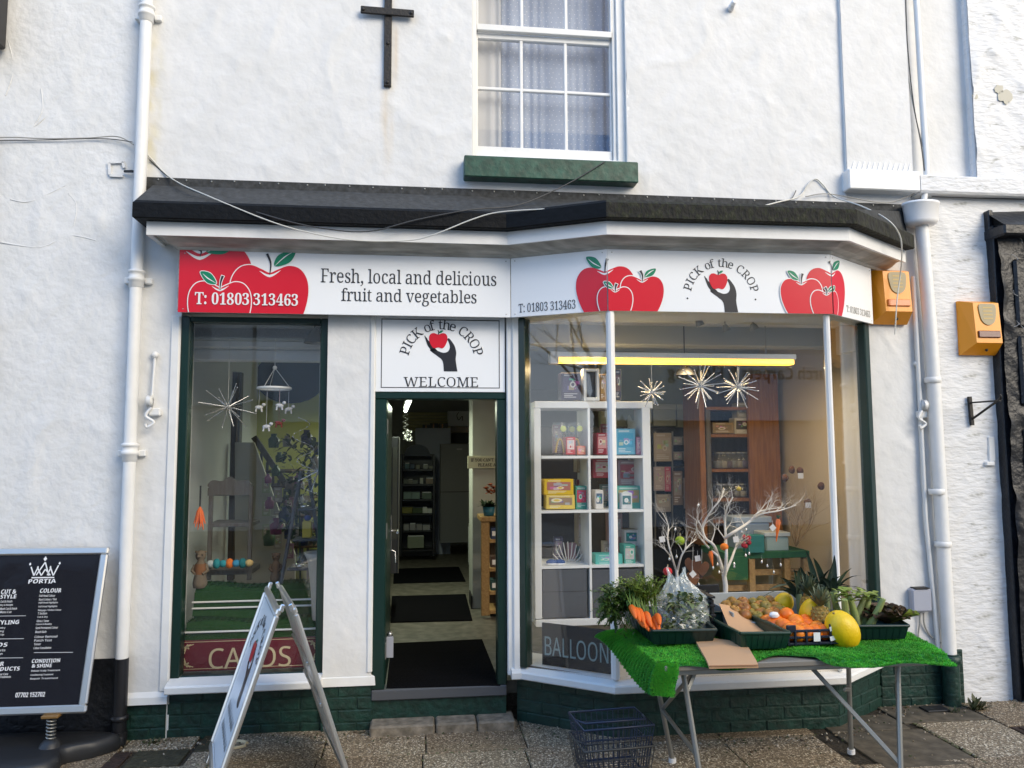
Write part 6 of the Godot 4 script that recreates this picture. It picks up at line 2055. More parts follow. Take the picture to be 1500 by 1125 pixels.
func celery() -> void:
	n_celery(W(1240, 918, 0.97), "pale green celery head with cut leafy tops behind the melon", 0)
	n_celery(W(1264, 921, 1.0), "pale green celery head leaning beside the red lettuce", 1)
func n_celery(at: Vector3, label: String, k: int) -> void:
	at.y = TOP + 0.04
	var c := thing("celery", label, "celery", at, "celery heads")
	for i in 14:
		var a := i * 2.1 + k
		var o := at + Vector3(cos(a) * 0.026, 0, sin(a) * 0.022)
		var d := Vector3(cos(a) * 0.42 + 0.12 * k, 1.0, sin(a) * 0.3 + 0.12)
		var st := mb(true)
		st.set_color(Color(0.62, 0.70, 0.28).lerp(Color(0.46, 0.60, 0.16), rng.randf()))
		var l := rng.randf_range(0.15, 0.20)
		var e := o + d.normalized() * l
		tube(st, [o, o.lerp(e, 0.5) + Vector3(0, 0, 0.006), e], [0.021, 0.019, 0.013], 8)
		part("stalk", st, M.leaf, c)
	var st := mb()
	for i in 46:
		var a := rng.randf() * TAU
		var o := at + Vector3(cos(a) * 0.06 * rng.randf() + 0.015 * k, rng.randf_range(0.15, 0.21), sin(a) * 0.05 * rng.randf() + 0.015)
		st.set_color(Color(0.28, 0.44, 0.05).lerp(Color(0.55, 0.64, 0.14), rng.randf()))
		leaf(st, o, Vector3(cos(a), rng.randf_range(0.2, 1.3), sin(a)).normalized(), rng.randf_range(0.035, 0.06), rng.randf_range(0.024, 0.042), 0.5)
	part("leaves", st, M.leaf, c)
func lettuce() -> void:
	var at := W(1300, 915, 1.02)
	at.y = TOP + 0.075
	var l := thing("lettuce", "frilly red and green lettuce at the end of the stall", "lettuce", at)
	for i in 26:
		var a := i * 2.39
		var out := i / 26.0
		var d := Vector3(cos(a) * (0.4 + out), 1.15 - out * 0.85, sin(a) * (0.4 + out) * 0.8).normalized()
		if i > 20: d = Vector3(0.9, 0.35 + 0.1 * (i - 20) * 0.5, 0.25 * (i - 23)).normalized()
		var len := 0.135 + 0.05 * out
		var side := d.cross(Vector3.UP).normalized()
		var nrm := side.cross(d)
		var st := mb(true)
		var rows := []
		for j in 9:
			var s := j / 8.0
			var row := []
			for k in 11:
				var u := k / 10.0 * 2.0 - 1.0
				var w := 0.062 * (0.25 + 0.95 * sin(s * 2.3))
				var fr := pow(absf(u), 2.0) * s
				row.append(at + d * (len * s * (1.0 - 0.22 * u * u)) + side * u * w + nrm * (0.03 * u * u * s + 0.014 * fr * sin(u * 15.0 + i) + 0.010 * s * s * sin(u * 11.0 + i * 3.0)) + Vector3(0, -0.03 * s * s, 0))
			rows.append(row)
		var green := i > 20
		for j in 8:
			for k in 10:
				var edge := maxf(absf(k / 4.5 - 1.0), j / 7.0)
				var c0 := Color(0.32, 0.42, 0.07).lerp(Color(0.15, 0.075, 0.045) if not green else Color(0.30, 0.40, 0.04), clampf(edge * 1.2 - 0.25, 0, 1))
				if green and j < 3: c0 = Color(0.42, 0.46, 0.08)
				st.set_color(c0)
				quad(st, rows[j][k], rows[j][k + 1], rows[j + 1][k + 1], rows[j + 1][k])
		part("leaf", st, M.leaf, l)
func leeks() -> void:
	for k in 5:
		var b := [W(1184, 872, 0.72), W(1198, 868, 0.70), W(1210, 870, 0.70), W(1222, 872, 0.72), W(1170, 878, 0.74)][k] as Vector3
		var l := thing("leek", "leek with broad dark blue green leaves standing at the back of the stall", "leek", b, "leeks at the back of the stall")
		var st := mb(true)
		st.set_color(Color(0.30, 0.38, 0.16))
		tube(st, [b + Vector3(0, -0.13, 0.02), b + Vector3(0, 0.03, 0)], [0.016, 0.018], 10)
		part("stem", st, M.leaf, l)
		for i in 7:
			var s := -1.0 + i / 3.0
			var d := Vector3(s * 0.75 + rng.randf_range(-0.1, 0.1) + (k - 2) * 0.12 - (0.5 if k == 4 else 0.0), 1.0, rng.randf_range(-0.15, 0.25)).normalized()
			st = mb(true)
			st.set_color(Color(0.018, 0.05, 0.032).lerp(Color(0.06, 0.11, 0.06), rng.randf()))
			var side := Vector3(rng.randf_range(0.5, 1), rng.randf_range(-0.2, 0.2), rng.randf_range(-0.6, 0.6)).normalized()
			var len := rng.randf_range(0.18, 0.30)
			var pts := []
			for j in 8:
				var t := j / 7.0
				var c := b + Vector3(0, 0.01, 0) + d * len * t + Vector3(d.x * 0.05, -0.11, 0.02) * t * t * (0.4 + absf(s))
				var w := 0.017 * (1.0 - pow(t, 3.0)) + 0.001
				pts.append([c - side * w, c + Vector3(0, 0, -0.006), c + side * w])
			for j in 7:
				quad(st, pts[j][0], pts[j][1], pts[j + 1][1], pts[j + 1][0])
				quad(st, pts[j][1], pts[j][2], pts[j + 1][2], pts[j + 1][1])
			part("leaf", st, M.leaf, l)

# ---------------------------------------------------------------- inside the shop
func pb(st: SurfaceTool, x0: float, y0: float, x1: float, y1: float, z: float, d: float, bev := 0.0) -> void:    # a box whose front, at depth z, fills this rectangle of the photograph
	var a := W(x0, y0, z); var b := W(x1, y1, z); var c := W(x0, y1, z); var e := W(x1, y0, z)
	var l := (a.x + c.x) * 0.5; var r := (b.x + e.x) * 0.5
	bx(st, minf(l, r), minf((b.y + c.y) * 0.5, (a.y + e.y) * 0.5), z - d, maxf(l, r), maxf((b.y + c.y) * 0.5, (a.y + e.y) * 0.5), z, bev)
func piece(called: String, x0: float, y0: float, x1: float, y1: float, z: float, d: float, m: Material, parent: Node3D, bev := 0.003) -> MeshInstance3D:
	var st := mb()
	pb(st, x0, y0, x1, y1, z, d, bev)
	return part(called, st, m, parent)
func hue(c: Color) -> String:
	if c.v < 0.14: return "dark"
	if c.s < 0.22: return "pale grey" if c.v > 0.3 else "grey"
	if c.h < 0.04 or c.h > 0.93: return "pink" if c.v > 0.3 else "dull red"
	if c.h < 0.12: return "tan"
	if c.h < 0.2: return "olive yellow"
	return "green" if c.h < 0.48 else "blue grey"
func lamp(a: Vector3, size: Vector2, c: Color, e: float, called: String) -> void:
	var l := AreaLight3D.new()
	l.name = called
	l.area_size = size
	l.light_color = c
	l.light_energy = e
	l.area_range = 12.0
	l.shadow_enabled = true
	add_child(l)
	l.position = a
	l.rotation.x = -PI / 2
func glow(called: String, c: Color, e: float) -> StandardMaterial3D:
	var m := mat(called, Color(0.7, 0.7, 0.7), 0.5)
	m.emission_enabled = true
	m.emission = c
	m.emission_energy_multiplier = e
	return m

func interior() -> void:
	var st := mb()
	bx(st, -1.74, FLOOR - 0.08, -7.3, 3.2, FLOOR, -0.10)
	structure("shop_floor", st, M.room_floor)
	st = mb()
	bx(st, -1.74, 2.70, -7.3, 3.2, 2.78, -0.01)
	structure("shop_ceiling", st, M.room_ceiling)
	for w in [[-1.80, -7.3, -1.66, -0.02, M.grey_wall], [3.115, -7.3, 3.25, -0.02, M.beige_wall], [-1.8, -7.45, 3.25, -7.3, M.room_wall]]:
		st = mb()
		bx(st, w[0], FLOOR - 0.08, w[1], w[2], 2.78, w[3])
		structure("interior_wall", st, w[4])
	st = mb()
	bx(st, -1.655, 2.48, -0.62, 3.11, 2.70, -0.46, 0.01); bx(st, -1.655, 2.60, -1.9, 3.11, 2.70, -1.7, 0.01)
	structure("ceiling_beam", st, M.room_ceiling)
	st = mb()
	bx(st, -1.655, 2.345, -0.62, -0.45, 2.43, -0.54, 0.012); bx(st, -1.655, 2.43, -0.60, -0.45, 2.49, -0.50, 0.012); bx(st, -1.655, 2.49, -0.58, -0.45, 2.58, -0.46, 0.012)
	structure("window_cornice", st, M.white_paint)
	# decks behind the glass and the lid of the bay
	st = mb()
	bx(st, -1.49, 0.30, -0.60, -0.58, DECK - 0.01, -0.10); bx(st, -1.49, FLOOR, -0.60, -0.58, 0.30, -0.55)
	structure("window_deck_floor", st, M.grey_wood)
	st = mb()
	var deck := PackedVector2Array([Vector2(0.64, 0.30), Vector2(0.64, -0.02), Vector2(1.17, -0.36), Vector2(2.58, -0.36), Vector2(3.08, -0.02), Vector2(3.08, 0.30)])
	plate(st, deck, 0.02, Transform3D(Basis(Vector3.RIGHT, -PI / 2), Vector3(0, 0.335, 0)))
	bx(st, 0.64, FLOOR, -0.32, 3.08, 0.335, -0.28)
	structure("bay_deck_floor", st, M.grey_wood)
	st = mb()
	var lid := PackedVector2Array([Vector2(0.57, 0.05), Vector2(0.57, -0.09), Vector2(1.15, -0.39), Vector2(2.60, -0.41), Vector2(3.10, -0.07), Vector2(3.10, 0.05)])
	plate(st, lid, 0.03, Transform3D(Basis(Vector3.RIGHT, -PI / 2), Vector3(0, 2.578, 0)))
	structure("bay_ceiling", st, M.room_ceiling)
	lights_inside()
	doorway_view()
	left_display()
	bay_shelf()
	bay_back()
	twig_trees()

func lights_inside() -> void:
	var a := W(812, 528, -0.2); var b := W(1165, 529, -0.2)
	var t := thing("strip_light", "long strip light glowing yellow inside the bay window", "light", Vector3((a.x + b.x) * 0.5, a.y, -0.2))
	var st := mb()
	bx(st, a.x, a.y + 0.022, -0.30, b.x, a.y + 0.06, -0.18, 0.004)
	part("housing", st, M.white_laminate, t)
	st = mb()
	bx(st, a.x + 0.03, a.y - 0.014, -0.275, b.x - 0.01, a.y + 0.022, -0.19, 0.006)
	part("tube", st, glow("yellow_tube", Color(1.0, 0.74, 0.10), 1.25), t)
	st = mb()
	bx(st, a.x - 0.03, a.y - 0.02, -0.285, a.x + 0.03, a.y + 0.062, -0.185, 0.004)
	part("end_cap", st, M.white_laminate, t)
	for x in [a.x + 0.2, b.x - 0.2]:
		st = mb(true)
		tube(st, [Vector3(x, a.y + 0.06, -0.24), Vector3(x, 2.70, -0.24)], 0.004, 5)
		part("chain", st, M.cable_grey, t)
	lamp(Vector3((a.x + b.x) * 0.5, a.y - 0.03, -0.235), Vector2(b.x - a.x, 0.08), Color(1.0, 0.88, 0.66), 0.8, "strip_light_lamp")
	var c := W(603, 580, -2.0); var d := W(594, 602, -3.3)
	t = thing("tube_light", "bare white fluorescent tube on the shop ceiling beyond the door", "light", (c + d) * 0.5)
	st = mb(true)
	tube(st, [c, d], 0.018, 10)
	part("tube", st, glow("white_tube", Color(0.96, 1.0, 0.92), 3.0), t)
	st = mb()
	bar(st, c + Vector3(0, 0.045, 0.05), d + Vector3(0, 0.045, -0.05), 0.06, 0.04, Vector3.UP, 0.004)
	part("housing", st, M.white_laminate, t)
	lamp((c + d) * 0.5 + Vector3(0, -0.04, 0), Vector2(0.05, 1.2), Color(0.95, 1.0, 0.88), 1.0, "tube_light_lamp")
	# small spot lamps hanging at the head of the bay and a dark pendant
	for p in [[1023, 470, 0], [1062, 478, 1], [1103, 476, 2]]:
		var e := W(p[0], p[1], 0.05)
		var s := thing("spot_lamp", "small unlit chrome spot lamp hanging at the head of the bay window", "lamp", e, "spot lamps in the bay")
		st = mb(true)
		tube(st, [Vector3(e.x, 2.578, 0.05), e], 0.004, 6)
		part("stem", st, M.dull_steel, s)
		st = mb(true)
		lathe(st, [Vector2(0.030, -0.035), Vector2(0.024, -0.01), Vector2(0.012, 0.012), Vector2(0, 0.016)], 12, Transform3D(Basis(Vector3(0, 0, 1), 0.4), e))
		part("shade", st, M.dull_steel, s)
	for p in [[1003, 540, -0.35], [461, 492, -0.30]]:
		var e := W(p[0], p[1], p[2])
		var s := thing("pendant_lamp", "dark metal pendant lamp beside the strip light" if p[0] > 900 else "grey metal pendant lamp high in the narrow window", "lamp", e)
		st = mb(true)
		tube(st, [Vector3(e.x, 2.70 if p[0] > 900 else 2.6, e.z), e], 0.004, 6)
		part("flex", st, M.iron, s)
		st = mb(true)
		lathe(st, [Vector2(0.075, -0.05), Vector2(0.06, -0.02), Vector2(0.03, 0.03), Vector2(0.018, 0.05), Vector2(0, 0.055)], 16, Transform3D(Basis(), e))
		part("shade", st, colour(Color(0.03, 0.032, 0.04), 0.4) if p[0] > 900 else M.dull_steel, s)

func doorway_view() -> void:
	var st: SurfaceTool
	var n := 0
	for m in [[[573, 942], [706, 936], [733, 1003], [566, 1008]], [[574, 873], [682, 870], [692, 908], [572, 911]], [[577, 833], [672, 830], [682, 851], [576, 854]]]:
		st = mb()
		var c := []
		for p in m: c.append(G(p[0], p[1], FLOOR + 0.01))
		flat(st)
		var o: Vector3 = (c[0] + c[2]) * 0.5
		fan(st, c, o - Vector3(0, 1, 0))
		for i in 4: fan(st, [c[i], c[(i + 1) % 4], c[(i + 1) % 4] - Vector3(0, 0.0096, 0), c[i] - Vector3(0, 0.0096, 0)], o)
		single("door_mat", st, M.mat_black, ["large black door mat just inside the threshold", "black mat on the floor beyond the large door mat", "furthest black mat before the dark shelves"][n], "mat", "black mats along the shop floor")
		n += 1
	# pier on the right of the view
	st = mb()
	var pz := -2.4
	bx(st, W(692, 700, pz).x, FLOOR, pz - 0.5, W(760, 700, pz).x, 2.70, pz, 0.004)
	structure("interior_pillar", st, M.room_wall)
	st = mb()
	bx(st, W(692, 700, pz).x - 0.012, FLOOR, pz - 0.3, W(692, 700, pz).x - 0.001, FLOOR + 0.12, pz + 0.012)
	structure("skirting", st, M.iron)
	# notice on the pier
	var a := W(685, 668, pz + 0.03); var b := W(745, 686, pz + 0.03)
	var s := thing("notice_board", "cream notice fixed to the pillar reading please ask", "sign", Vector3(a.x, b.y, pz + 0.03))
	st = mb()
	bx(st, a.x, b.y, pz + 0.01, b.x, a.y, pz + 0.03, 0.003)
	part("plate", st, colour(Color(0.52, 0.50, 0.36), 0.6), s)
	text("IF YOU CAN'T FIND IT", Transform3D(Basis(), Vector3((a.x + b.x) * 0.5 + 0.01, a.y - 0.038, pz + 0.0305) - s.position), 0.030, (b.x - a.x) * 0.9, M.sign_ink, s, true, true)
	text("PLEASE ASK", Transform3D(Basis(), Vector3((a.x + b.x) * 0.5 + 0.01, a.y - 0.085, pz + 0.0305) - s.position), 0.030, (b.x - a.x) * 0.55, M.sign_ink, s, true, true)
	# pine counter with a plant
	var cz := -1.95
	var c := thing("pine_counter", "pine shelf counter at the side of the doorway view", "counter", W(725, 905, cz))
	piece("top", 704, 757, 760, 764, cz + 0.02, 0.4, M.pale_wood, c)
	piece("post", 705, 764, 717, 902, cz, 0.04, M.pale_wood, c)
	for y in [790, 832, 866, 894]: piece("shelf", 717, y, 760, y + 5, cz - 0.01, 0.35, M.pale_wood, c)
	piece("back", 717, 764, 760, 902, cz - 0.36, 0.02, M.dark_wood, c)
	for k in 3:
		var y: float = [790, 832, 866][k]
		var bk := thing("seed_box", "dark packet box on the pine counter shelf", "box", W(725, y, cz - 0.05), "packets on the pine counter")
		piece("carton", 719, y - 17, 734, y, cz - 0.06, 0.12, colour([Color(0.03, 0.05, 0.12), Color(0.06, 0.03, 0.02), Color(0.02, 0.06, 0.06)][k]), bk)
		piece("label", 721, y - 12, 731, y - 5, cz - 0.058, 0.001, M.label_white, bk, 0.0)
	var pl := W(716, 748, cz - 0.1)
	var p := thing("potted_flower", "orange flowers with dark leaves in a blue pot on the pine counter", "flowers", pl)
	st = mb(true)
	lathe(st, [Vector2(0.0, -0.045), Vector2(0.045, -0.045), Vector2(0.058, 0.035), Vector2(0.05, 0.035), Vector2(0.045, 0.0)], 14, Transform3D(Basis(), pl))
	part("pot", st, colour(Color(0.02, 0.13, 0.2), 0.5), p)
	st = mb()
	for i in 80:
		var ang := rng.randf() * TAU
		st.set_color(Color(0.015, 0.05, 0.012).lerp(Color(0.03, 0.08, 0.02), rng.randf()))
		leaf(st, pl + Vector3(rng.randf_range(-0.04, 0.04), 0.03, 0), Vector3(cos(ang) * 0.8, rng.randf_range(0.3, 1.4), sin(ang) * 0.8).normalized(), rng.randf_range(0.06, 0.14), 0.03, 0.3)
	part("leaves", st, M.leaf, p)
	for f in [[712, 716], [718, 711], [723, 715], [716, 721], [726, 720], [721, 719]]:
		st = mb()
		var o := W(f[0], f[1], cz - 0.06)
		for i in 14:
			st.set_color(Color(0.75, 0.10, 0.015).lerp(Color(0.85, 0.18, 0.03), rng.randf()))
			var ang := i * 2.4
			leaf(st, o, Vector3(cos(ang), rng.randf_range(-0.2, 0.9), sin(ang)).normalized(), 0.045, 0.032, 0.2)
		part("bloom", st, M.leaf, p)
	# radiator along the passage
	var r := thing("radiator", "white panel radiator along the passage wall", "radiator", Vector3(0.62, FLOOR, -3.2))
	st = mb()
	bx(st, 0.600, FLOOR + 0.12, -4.4, 0.635, FLOOR + 0.62, -3.05, 0.008)
	part("panel", st, M.white_laminate, r)
	for i in 12:
		st = mb()
		bx(st, 0.592, FLOOR + 0.16, -4.35 + i * 0.105, 0.5995, FLOOR + 0.58, -4.28 + i * 0.105, 0.003)
		part("fin", st, M.white_laminate, r)
	# dark shelf stand with a rounded head
	var z := -5.6
	var d := thing("shelf_stand", "dark display stand with a rounded head and stocked shelves", "shelves", W(612, 812, z))
	piece("side", 586, 665, 589, 815, z, 0.35, M.black_paint, d)
	piece("side", 634, 665, 637, 815, z, 0.35, M.black_paint, d)
	piece("back", 586, 665, 637, 815, z - 0.33, 0.02, M.black_paint, d)
	st = mb()
	var hp := PackedVector2Array()
	for i in 19:
		var q := W(611 - 19.0 * cos(PI * i / 18.0), 668 - 17.0 * sin(PI * i / 18.0), z)
		hp.append(Vector2(q.x, q.y))
	plate(st, hp, 0.02, Transform3D(Basis(), Vector3(0, 0, z)))
	part("head_board", st, colour(Color(0.006, 0.012, 0.035), 0.5), d)
	for y in [687, 709, 731, 752, 777, 805]: piece("shelf", 589, y, 634, y + 3, z - 0.002, 0.32, M.black_paint, d)
	n = 0
	for g in [[593, 687, 8, 5, Color(0.12, 0.2, 0.22)], [601, 687, 7, 4, Color(0.08, 0.12, 0.2)], [609, 687, 6, 4, Color(0.25, 0.25, 0.2)], [620, 687, 6, 5, Color(0.3, 0.3, 0.26)], [628, 687, 5, 5, Color(0.2, 0.2, 0.16)], [591, 709, 7, 5, Color(0.2, 0.22, 0.2)], [598, 709, 6, 5, Color(0.25, 0.25, 0.22)], [605, 709, 6, 5, Color(0.22, 0.24, 0.22)], [615, 709, 9, 3, Color(0.5, 0.5, 0.45)], [624, 709, 8, 9, Color(0.25, 0.18, 0.13)], [591, 731, 10, 11, Color(0.25, 0.34, 0.30)], [602, 731, 10, 11, Color(0.26, 0.36, 0.32)], [618, 731, 9, 12, Color(0.10, 0.14, 0.11)], [589, 752, 9, 14, Color(0.2, 0.18, 0.02)], [603, 752, 8, 14, Color(0.05, 0.08, 0.02)], [619, 752, 8, 5, Color(0.6, 0.6, 0.55)], [626, 752, 7, 5, Color(0.55, 0.55, 0.5)], [591, 777, 9, 6, Color(0.28, 0.27, 0.27)], [600, 777, 9, 7, Color(0.3, 0.28, 0.28)], [610, 777, 9, 6, Color(0.3, 0.28, 0.28)], [619, 777, 8, 9, Color(0.35, 0.33, 0.33)], [597, 803, 17, 22, Color(0.22, 0.24, 0.17)]]:
		var o := thing("shelf_goods", "%s packet or tin on the %s shelf of the dark display stand" % [hue(g[4]), ["top", "second", "third", "fourth", "fifth", "lowest"][[687, 709, 731, 752, 777, 803].find(g[1])]], "packet", W(g[0], g[1], z - 0.03), "goods on the dark display stand")
		piece("body", g[0], g[1] - g[2], g[0] + g[3] + 2, g[1], z - 0.03, 0.10, colour(g[4]), o, 0.004)
		piece("lid", g[0] + 0.5, g[1] - g[2] - 1.2, g[0] + g[3] + 1.5, g[1] - g[2], z - 0.035, 0.09, M.label_white if n % 3 == 0 else M.slate, o, 0.002)
		n += 1
	# fridges and boxes further back
	var fz := -6.3
	var fr := thing("tall_fridge", "tall grey fridge at the back of the shop with boxes on top", "fridge", W(635, 800, fz))
	piece("cabinet", 608, 627, 660, 812, fz, 0.6, M.grey_box, fr)
	piece("handle", 655, 700, 656.5, 730, fz + 0.02, 0.02, M.dull_steel, fr)
	fr = thing("upright_freezer", "dull steel freezer standing in front of the tall fridge", "freezer", W(668, 800, -5.9))
	piece("door", 645, 650, 692, 795, -5.9, 0.5, colour(Color(0.16, 0.155, 0.15), 0.5), fr)
	piece("badge", 669, 657, 677, 659, -5.898, 0.001, M.dull_steel, fr, 0.0)
	piece("seam", 645, 720, 692, 721, -5.897, 0.002, M.iron, fr, 0.0)
	n = 0
	for g in [[619, 622, 630, 627], [630, 620, 642, 627], [643, 620, 656, 627]]:
		var o := thing("carton", "flat carton lying on top of the tall grey fridge", "carton", W(g[0], g[3], fz), "cartons on the fridge")
		piece("body", g[0], g[1], g[2], g[3], fz, 0.3, M.slate, o)
		piece("tape", g[0] + 4, g[1] + 1, g[0] + 6, g[3], fz + 0.002, 0.002, M.kraft, o, 0.0)
		n += 1
	# pale boarding on the back wall
	var bw := thing("wall_boarding", "cream horizontal boarding on the back wall of the shop", "boarding", W(625, 640, -7.28))
	for i in 6: piece("board", 590, 604 + i * 4.6, 660, 608.2 + i * 4.6, -7.25, 0.03, colour(Color(0.66, 0.60, 0.34), 0.7), bw, 0.004)
	var wb := thing("wall_cabinet", "white wall cabinet over a dark panel painted for a shaded opening at the back of the shop", "cabinet", W(675, 625, -7.0))
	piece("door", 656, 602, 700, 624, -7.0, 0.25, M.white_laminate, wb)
	piece("shaded_opening_panel", 660, 634, 695, 649, -6.98, 0.25, M.slate, wb)  # dark panel, painted in place of the shade in the opening
	piece("mirror", 660, 624.5, 695, 633.5, -6.99, 0.02, colour(Color(0.12, 0.10, 0.07), 0.2), wb)
	st = mb(true)
	var hl := W(672, 604, -6.95)
	tube(st, curve([hl, hl + Vector3(-0.03, -0.05, 0.02), hl + Vector3(0.0, -0.12, 0.02), hl + Vector3(0.05, -0.06, 0.02), hl + Vector3(0.06, -0.13, 0.02)], 5), 0.005, 5)
	part("cable_loop", st, M.iron, wb)
	# side cabinet by the door leaf
	var sc := thing("glazed_cooler", "pale framed cooler cabinet behind the open door leaf", "cooler", W(579, 850, -2.2))
	piece("side", 573, 640, 583, 840, -2.2, 0.5, M.slate, sc)
	piece("glass_front", 575, 655, 582, 790, -2.195, 0.004, colour(Color(0.12, 0.13, 0.12), 0.1), sc, 0.0)
	piece("edge", 583, 640, 584.5, 840, -2.19, 0.05, M.dull_steel, sc)
	# hanging garland
	st = mb(true)
	var gl := []
	for i in 30: gl.append(W(594 + 4.0 * sin(i * 1.1), 604 + i * 1.4, -3.6) + Vector3(0, 0, 0.02 * cos(i * 1.7)))
	tube(st, gl, 0.006, 5)
	for i in 26: ball(st, W(596 + rng.randf_range(-4, 8), 632 + rng.randf_range(-2, 14), -3.6), Vector3.ONE * rng.randf_range(0.02, 0.045), 7)
	single("hanging_baubles", st, M.silver, "silver baubles hanging from a chain below the tube light", "decoration")

func starburst(c: Vector3, r: float, label: String, n: int, top: float, twirl := 0.0) -> void:
	var o := thing("starburst_ornament", label, "ornament", c)
	var st := mb(true)
	ball(st, c, Vector3.ONE * 0.022, 8)
	part("hub", st, M.silver, o)
	for i in n:
		var y := 1.0 - 2.0 * (i + 0.5) / n
		var a := i * 2.39996 + twirl
		var d := Vector3(cos(a) * sqrt(1 - y * y), y, sin(a) * sqrt(1 - y * y))
		st = mb(true)
		tube(st, [c, c + d * r * (0.85 + 0.15 * sin(i * 5.0))], [0.0042, 0.003], 5)
		ball(st, c + d * r * (0.85 + 0.15 * sin(i * 5.0)), Vector3.ONE * 0.009, 6)
		part("ray", st, M.silver, o)
	st = mb(true)
	tube(st, [c, Vector3(c.x, top, c.z)], 0.0015, 4)
	part("thread", st, M.cable_white, o)

func tufted(st: SurfaceTool, rows: Array, n: int, l: float) -> void:
	for i in n:
		var u: float = rng.randf() * (rows[0].size() - 1.001); var v: float = rng.randf() * (rows.size() - 1.001)
		var p: Vector3 = rows[int(v)][int(u)].lerp(rows[int(v)][int(u) + 1], u - int(u)).lerp(rows[int(v) + 1][int(u)], v - int(v))
		st.set_color(Color(1, 1, 1) * rng.randf_range(0.5, 1.5))
		leaf(st, p, Vector3(rng.randf_range(-0.6, 0.6), 1, rng.randf_range(-0.3, 0.9)).normalized(), l * rng.randf_range(0.6, 1.2), 0.004, 0.3, 1)

func left_display() -> void:
	var st: SurfaceTool
	# cards sign
	var a := W(266, 936, -0.13); var b := W(464, 991, -0.13)
	var x0 := W(265, 960, -0.13).x; var x1 := W(466, 960, -0.13).x; var y1 := W(360, 936, -0.13).y; var y0 := 0.352
	var s := thing("cards_sign", "maroon and gold cards sign at the foot of the narrow window", "sign", Vector3((x0 + x1) * 0.5, y0, -0.13))
	st = mb()
	bx(st, x0, y0, -0.145, x1, y1, -0.13, 0.002)
	part("board", st, M.maroon, s)
	for e in [[x0 + 0.006, y1 - 0.010, x1 - 0.006, y1 - 0.007], [x0 + 0.006, y0 + 0.012, x1 - 0.006, y0 + 0.015], [x0 + 0.006, y0 + 0.012, x0 + 0.009, y1 - 0.007], [x1 - 0.009, y0 + 0.012, x1 - 0.006, y1 - 0.007]]:
		st = mb()
		bx(st, e[0], e[1], -0.1298, e[2], e[3], -0.1288)
		part("gold_line", st, M.gold, s)
	for cx in [-1, 1]:
		for cy in [-1, 1]:
			var o := Vector2(x0 + 0.02 if cx < 0 else x1 - 0.02, y0 + 0.026 if cy < 0 else y1 - 0.022)
			for k in 3:
				st = mb()
				var q := [Vector2(0.0, 0.056 - k * 0.017), Vector2(0.012 - k * 0.003, 0.022 - k * 0.004), Vector2(0.026 - k * 0.006, 0.026 - k * 0.006), Vector2(0.022 - k * 0.004, 0.012 - k * 0.003), Vector2(0.056 - k * 0.017, 0.0)]
				var pts := []
				for v in q: pts.append(o + Vector2(-cx * v.x, -cy * v.y))
				plate(st, stroke(pts, [0.005, 0.007, 0.005]), 0.0, Transform3D(Basis(), Vector3(0, 0, -0.1292)))
				part("corner_motif", st, M.gold, s)
	var ca := W(306, 963, -0.13); var cb := W(426, 963, -0.13)
	text("CARDS", Transform3D(Basis(), Vector3((ca.x + cb.x) * 0.5, (ca.y + cb.y) * 0.5, -0.1297) - s.position), 0.125, cb.x - ca.x, M.gold, s, false, false)
	# stepped grass display
	var g := thing("grass_steps", "two low display steps covered with dark artificial grass", "display", Vector3(-1.03, DECK, -0.4))
	for k in 2:
		var z0 := [-0.17, -0.33][k] as float
		var z1 := [-0.33, -0.60][k] as float
		var yt := [W(370, 912, -0.17).y, W(370, 862, -0.33).y][k] as float
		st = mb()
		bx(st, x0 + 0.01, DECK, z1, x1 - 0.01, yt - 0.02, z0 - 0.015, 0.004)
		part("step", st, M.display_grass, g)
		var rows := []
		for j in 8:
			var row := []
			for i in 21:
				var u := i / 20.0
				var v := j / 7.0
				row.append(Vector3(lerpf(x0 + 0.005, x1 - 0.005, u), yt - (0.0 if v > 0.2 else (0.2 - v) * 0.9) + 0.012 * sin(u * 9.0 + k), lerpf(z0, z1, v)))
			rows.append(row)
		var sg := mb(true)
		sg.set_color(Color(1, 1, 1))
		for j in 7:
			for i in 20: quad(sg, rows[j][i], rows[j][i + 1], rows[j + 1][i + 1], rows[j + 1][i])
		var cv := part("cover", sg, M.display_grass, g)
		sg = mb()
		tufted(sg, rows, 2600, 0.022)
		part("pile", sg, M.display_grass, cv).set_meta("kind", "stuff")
		st = mb()
		bx(st, x0, yt - 0.055 - 0.03 * k, z0 - 0.012, x1, yt - 0.045 - 0.03 * k, z0 + 0.002, 0.002)
		if k == 1: bx(st, x0, yt - 0.125, z0 - 0.012, x1, yt - 0.115, z0 + 0.002, 0.002)
		part("white_rail", st, M.white_laminate, g)
	# weathered chair-like shelf
	var z := -0.62
	var c := thing("display_chair", "weathered grey wooden chair used as a display shelf", "chair", W(335, 850, z))
	for p in [[304, 712, 310, 850], [363, 712, 369, 850]]: piece("leg", p[0], p[1], p[2], p[3], z, 0.03, M.grey_wood, c)
	for p in [[304, 714, 369, 726], [304, 766, 369, 772], [304, 834, 369, 842]]: piece("rail", p[0], p[1], p[2], p[3], z - 0.001, 0.28 if p[1] > 750 else 0.03, M.grey_wood, c)
	st = mb()
	var cz := W(336, 712, z)
	plate(st, curve2([Vector2(-0.13, 0), Vector2(-0.12, 0.05), Vector2(-0.05, 0.045), Vector2(0, 0.075), Vector2(0.05, 0.045), Vector2(0.12, 0.05), Vector2(0.13, 0)], 5), 0.02, Transform3D(Basis(), cz + Vector3(0, -0.01, -0.02)))
	part("crest", st, M.grey_wood, c)
	# string of felt carrots
	var k0 := W(293, 742, -0.45)
	var ch := thing("carrot_bunch", "bunch of bright orange felt carrots hanging in the narrow window", "decoration", k0)
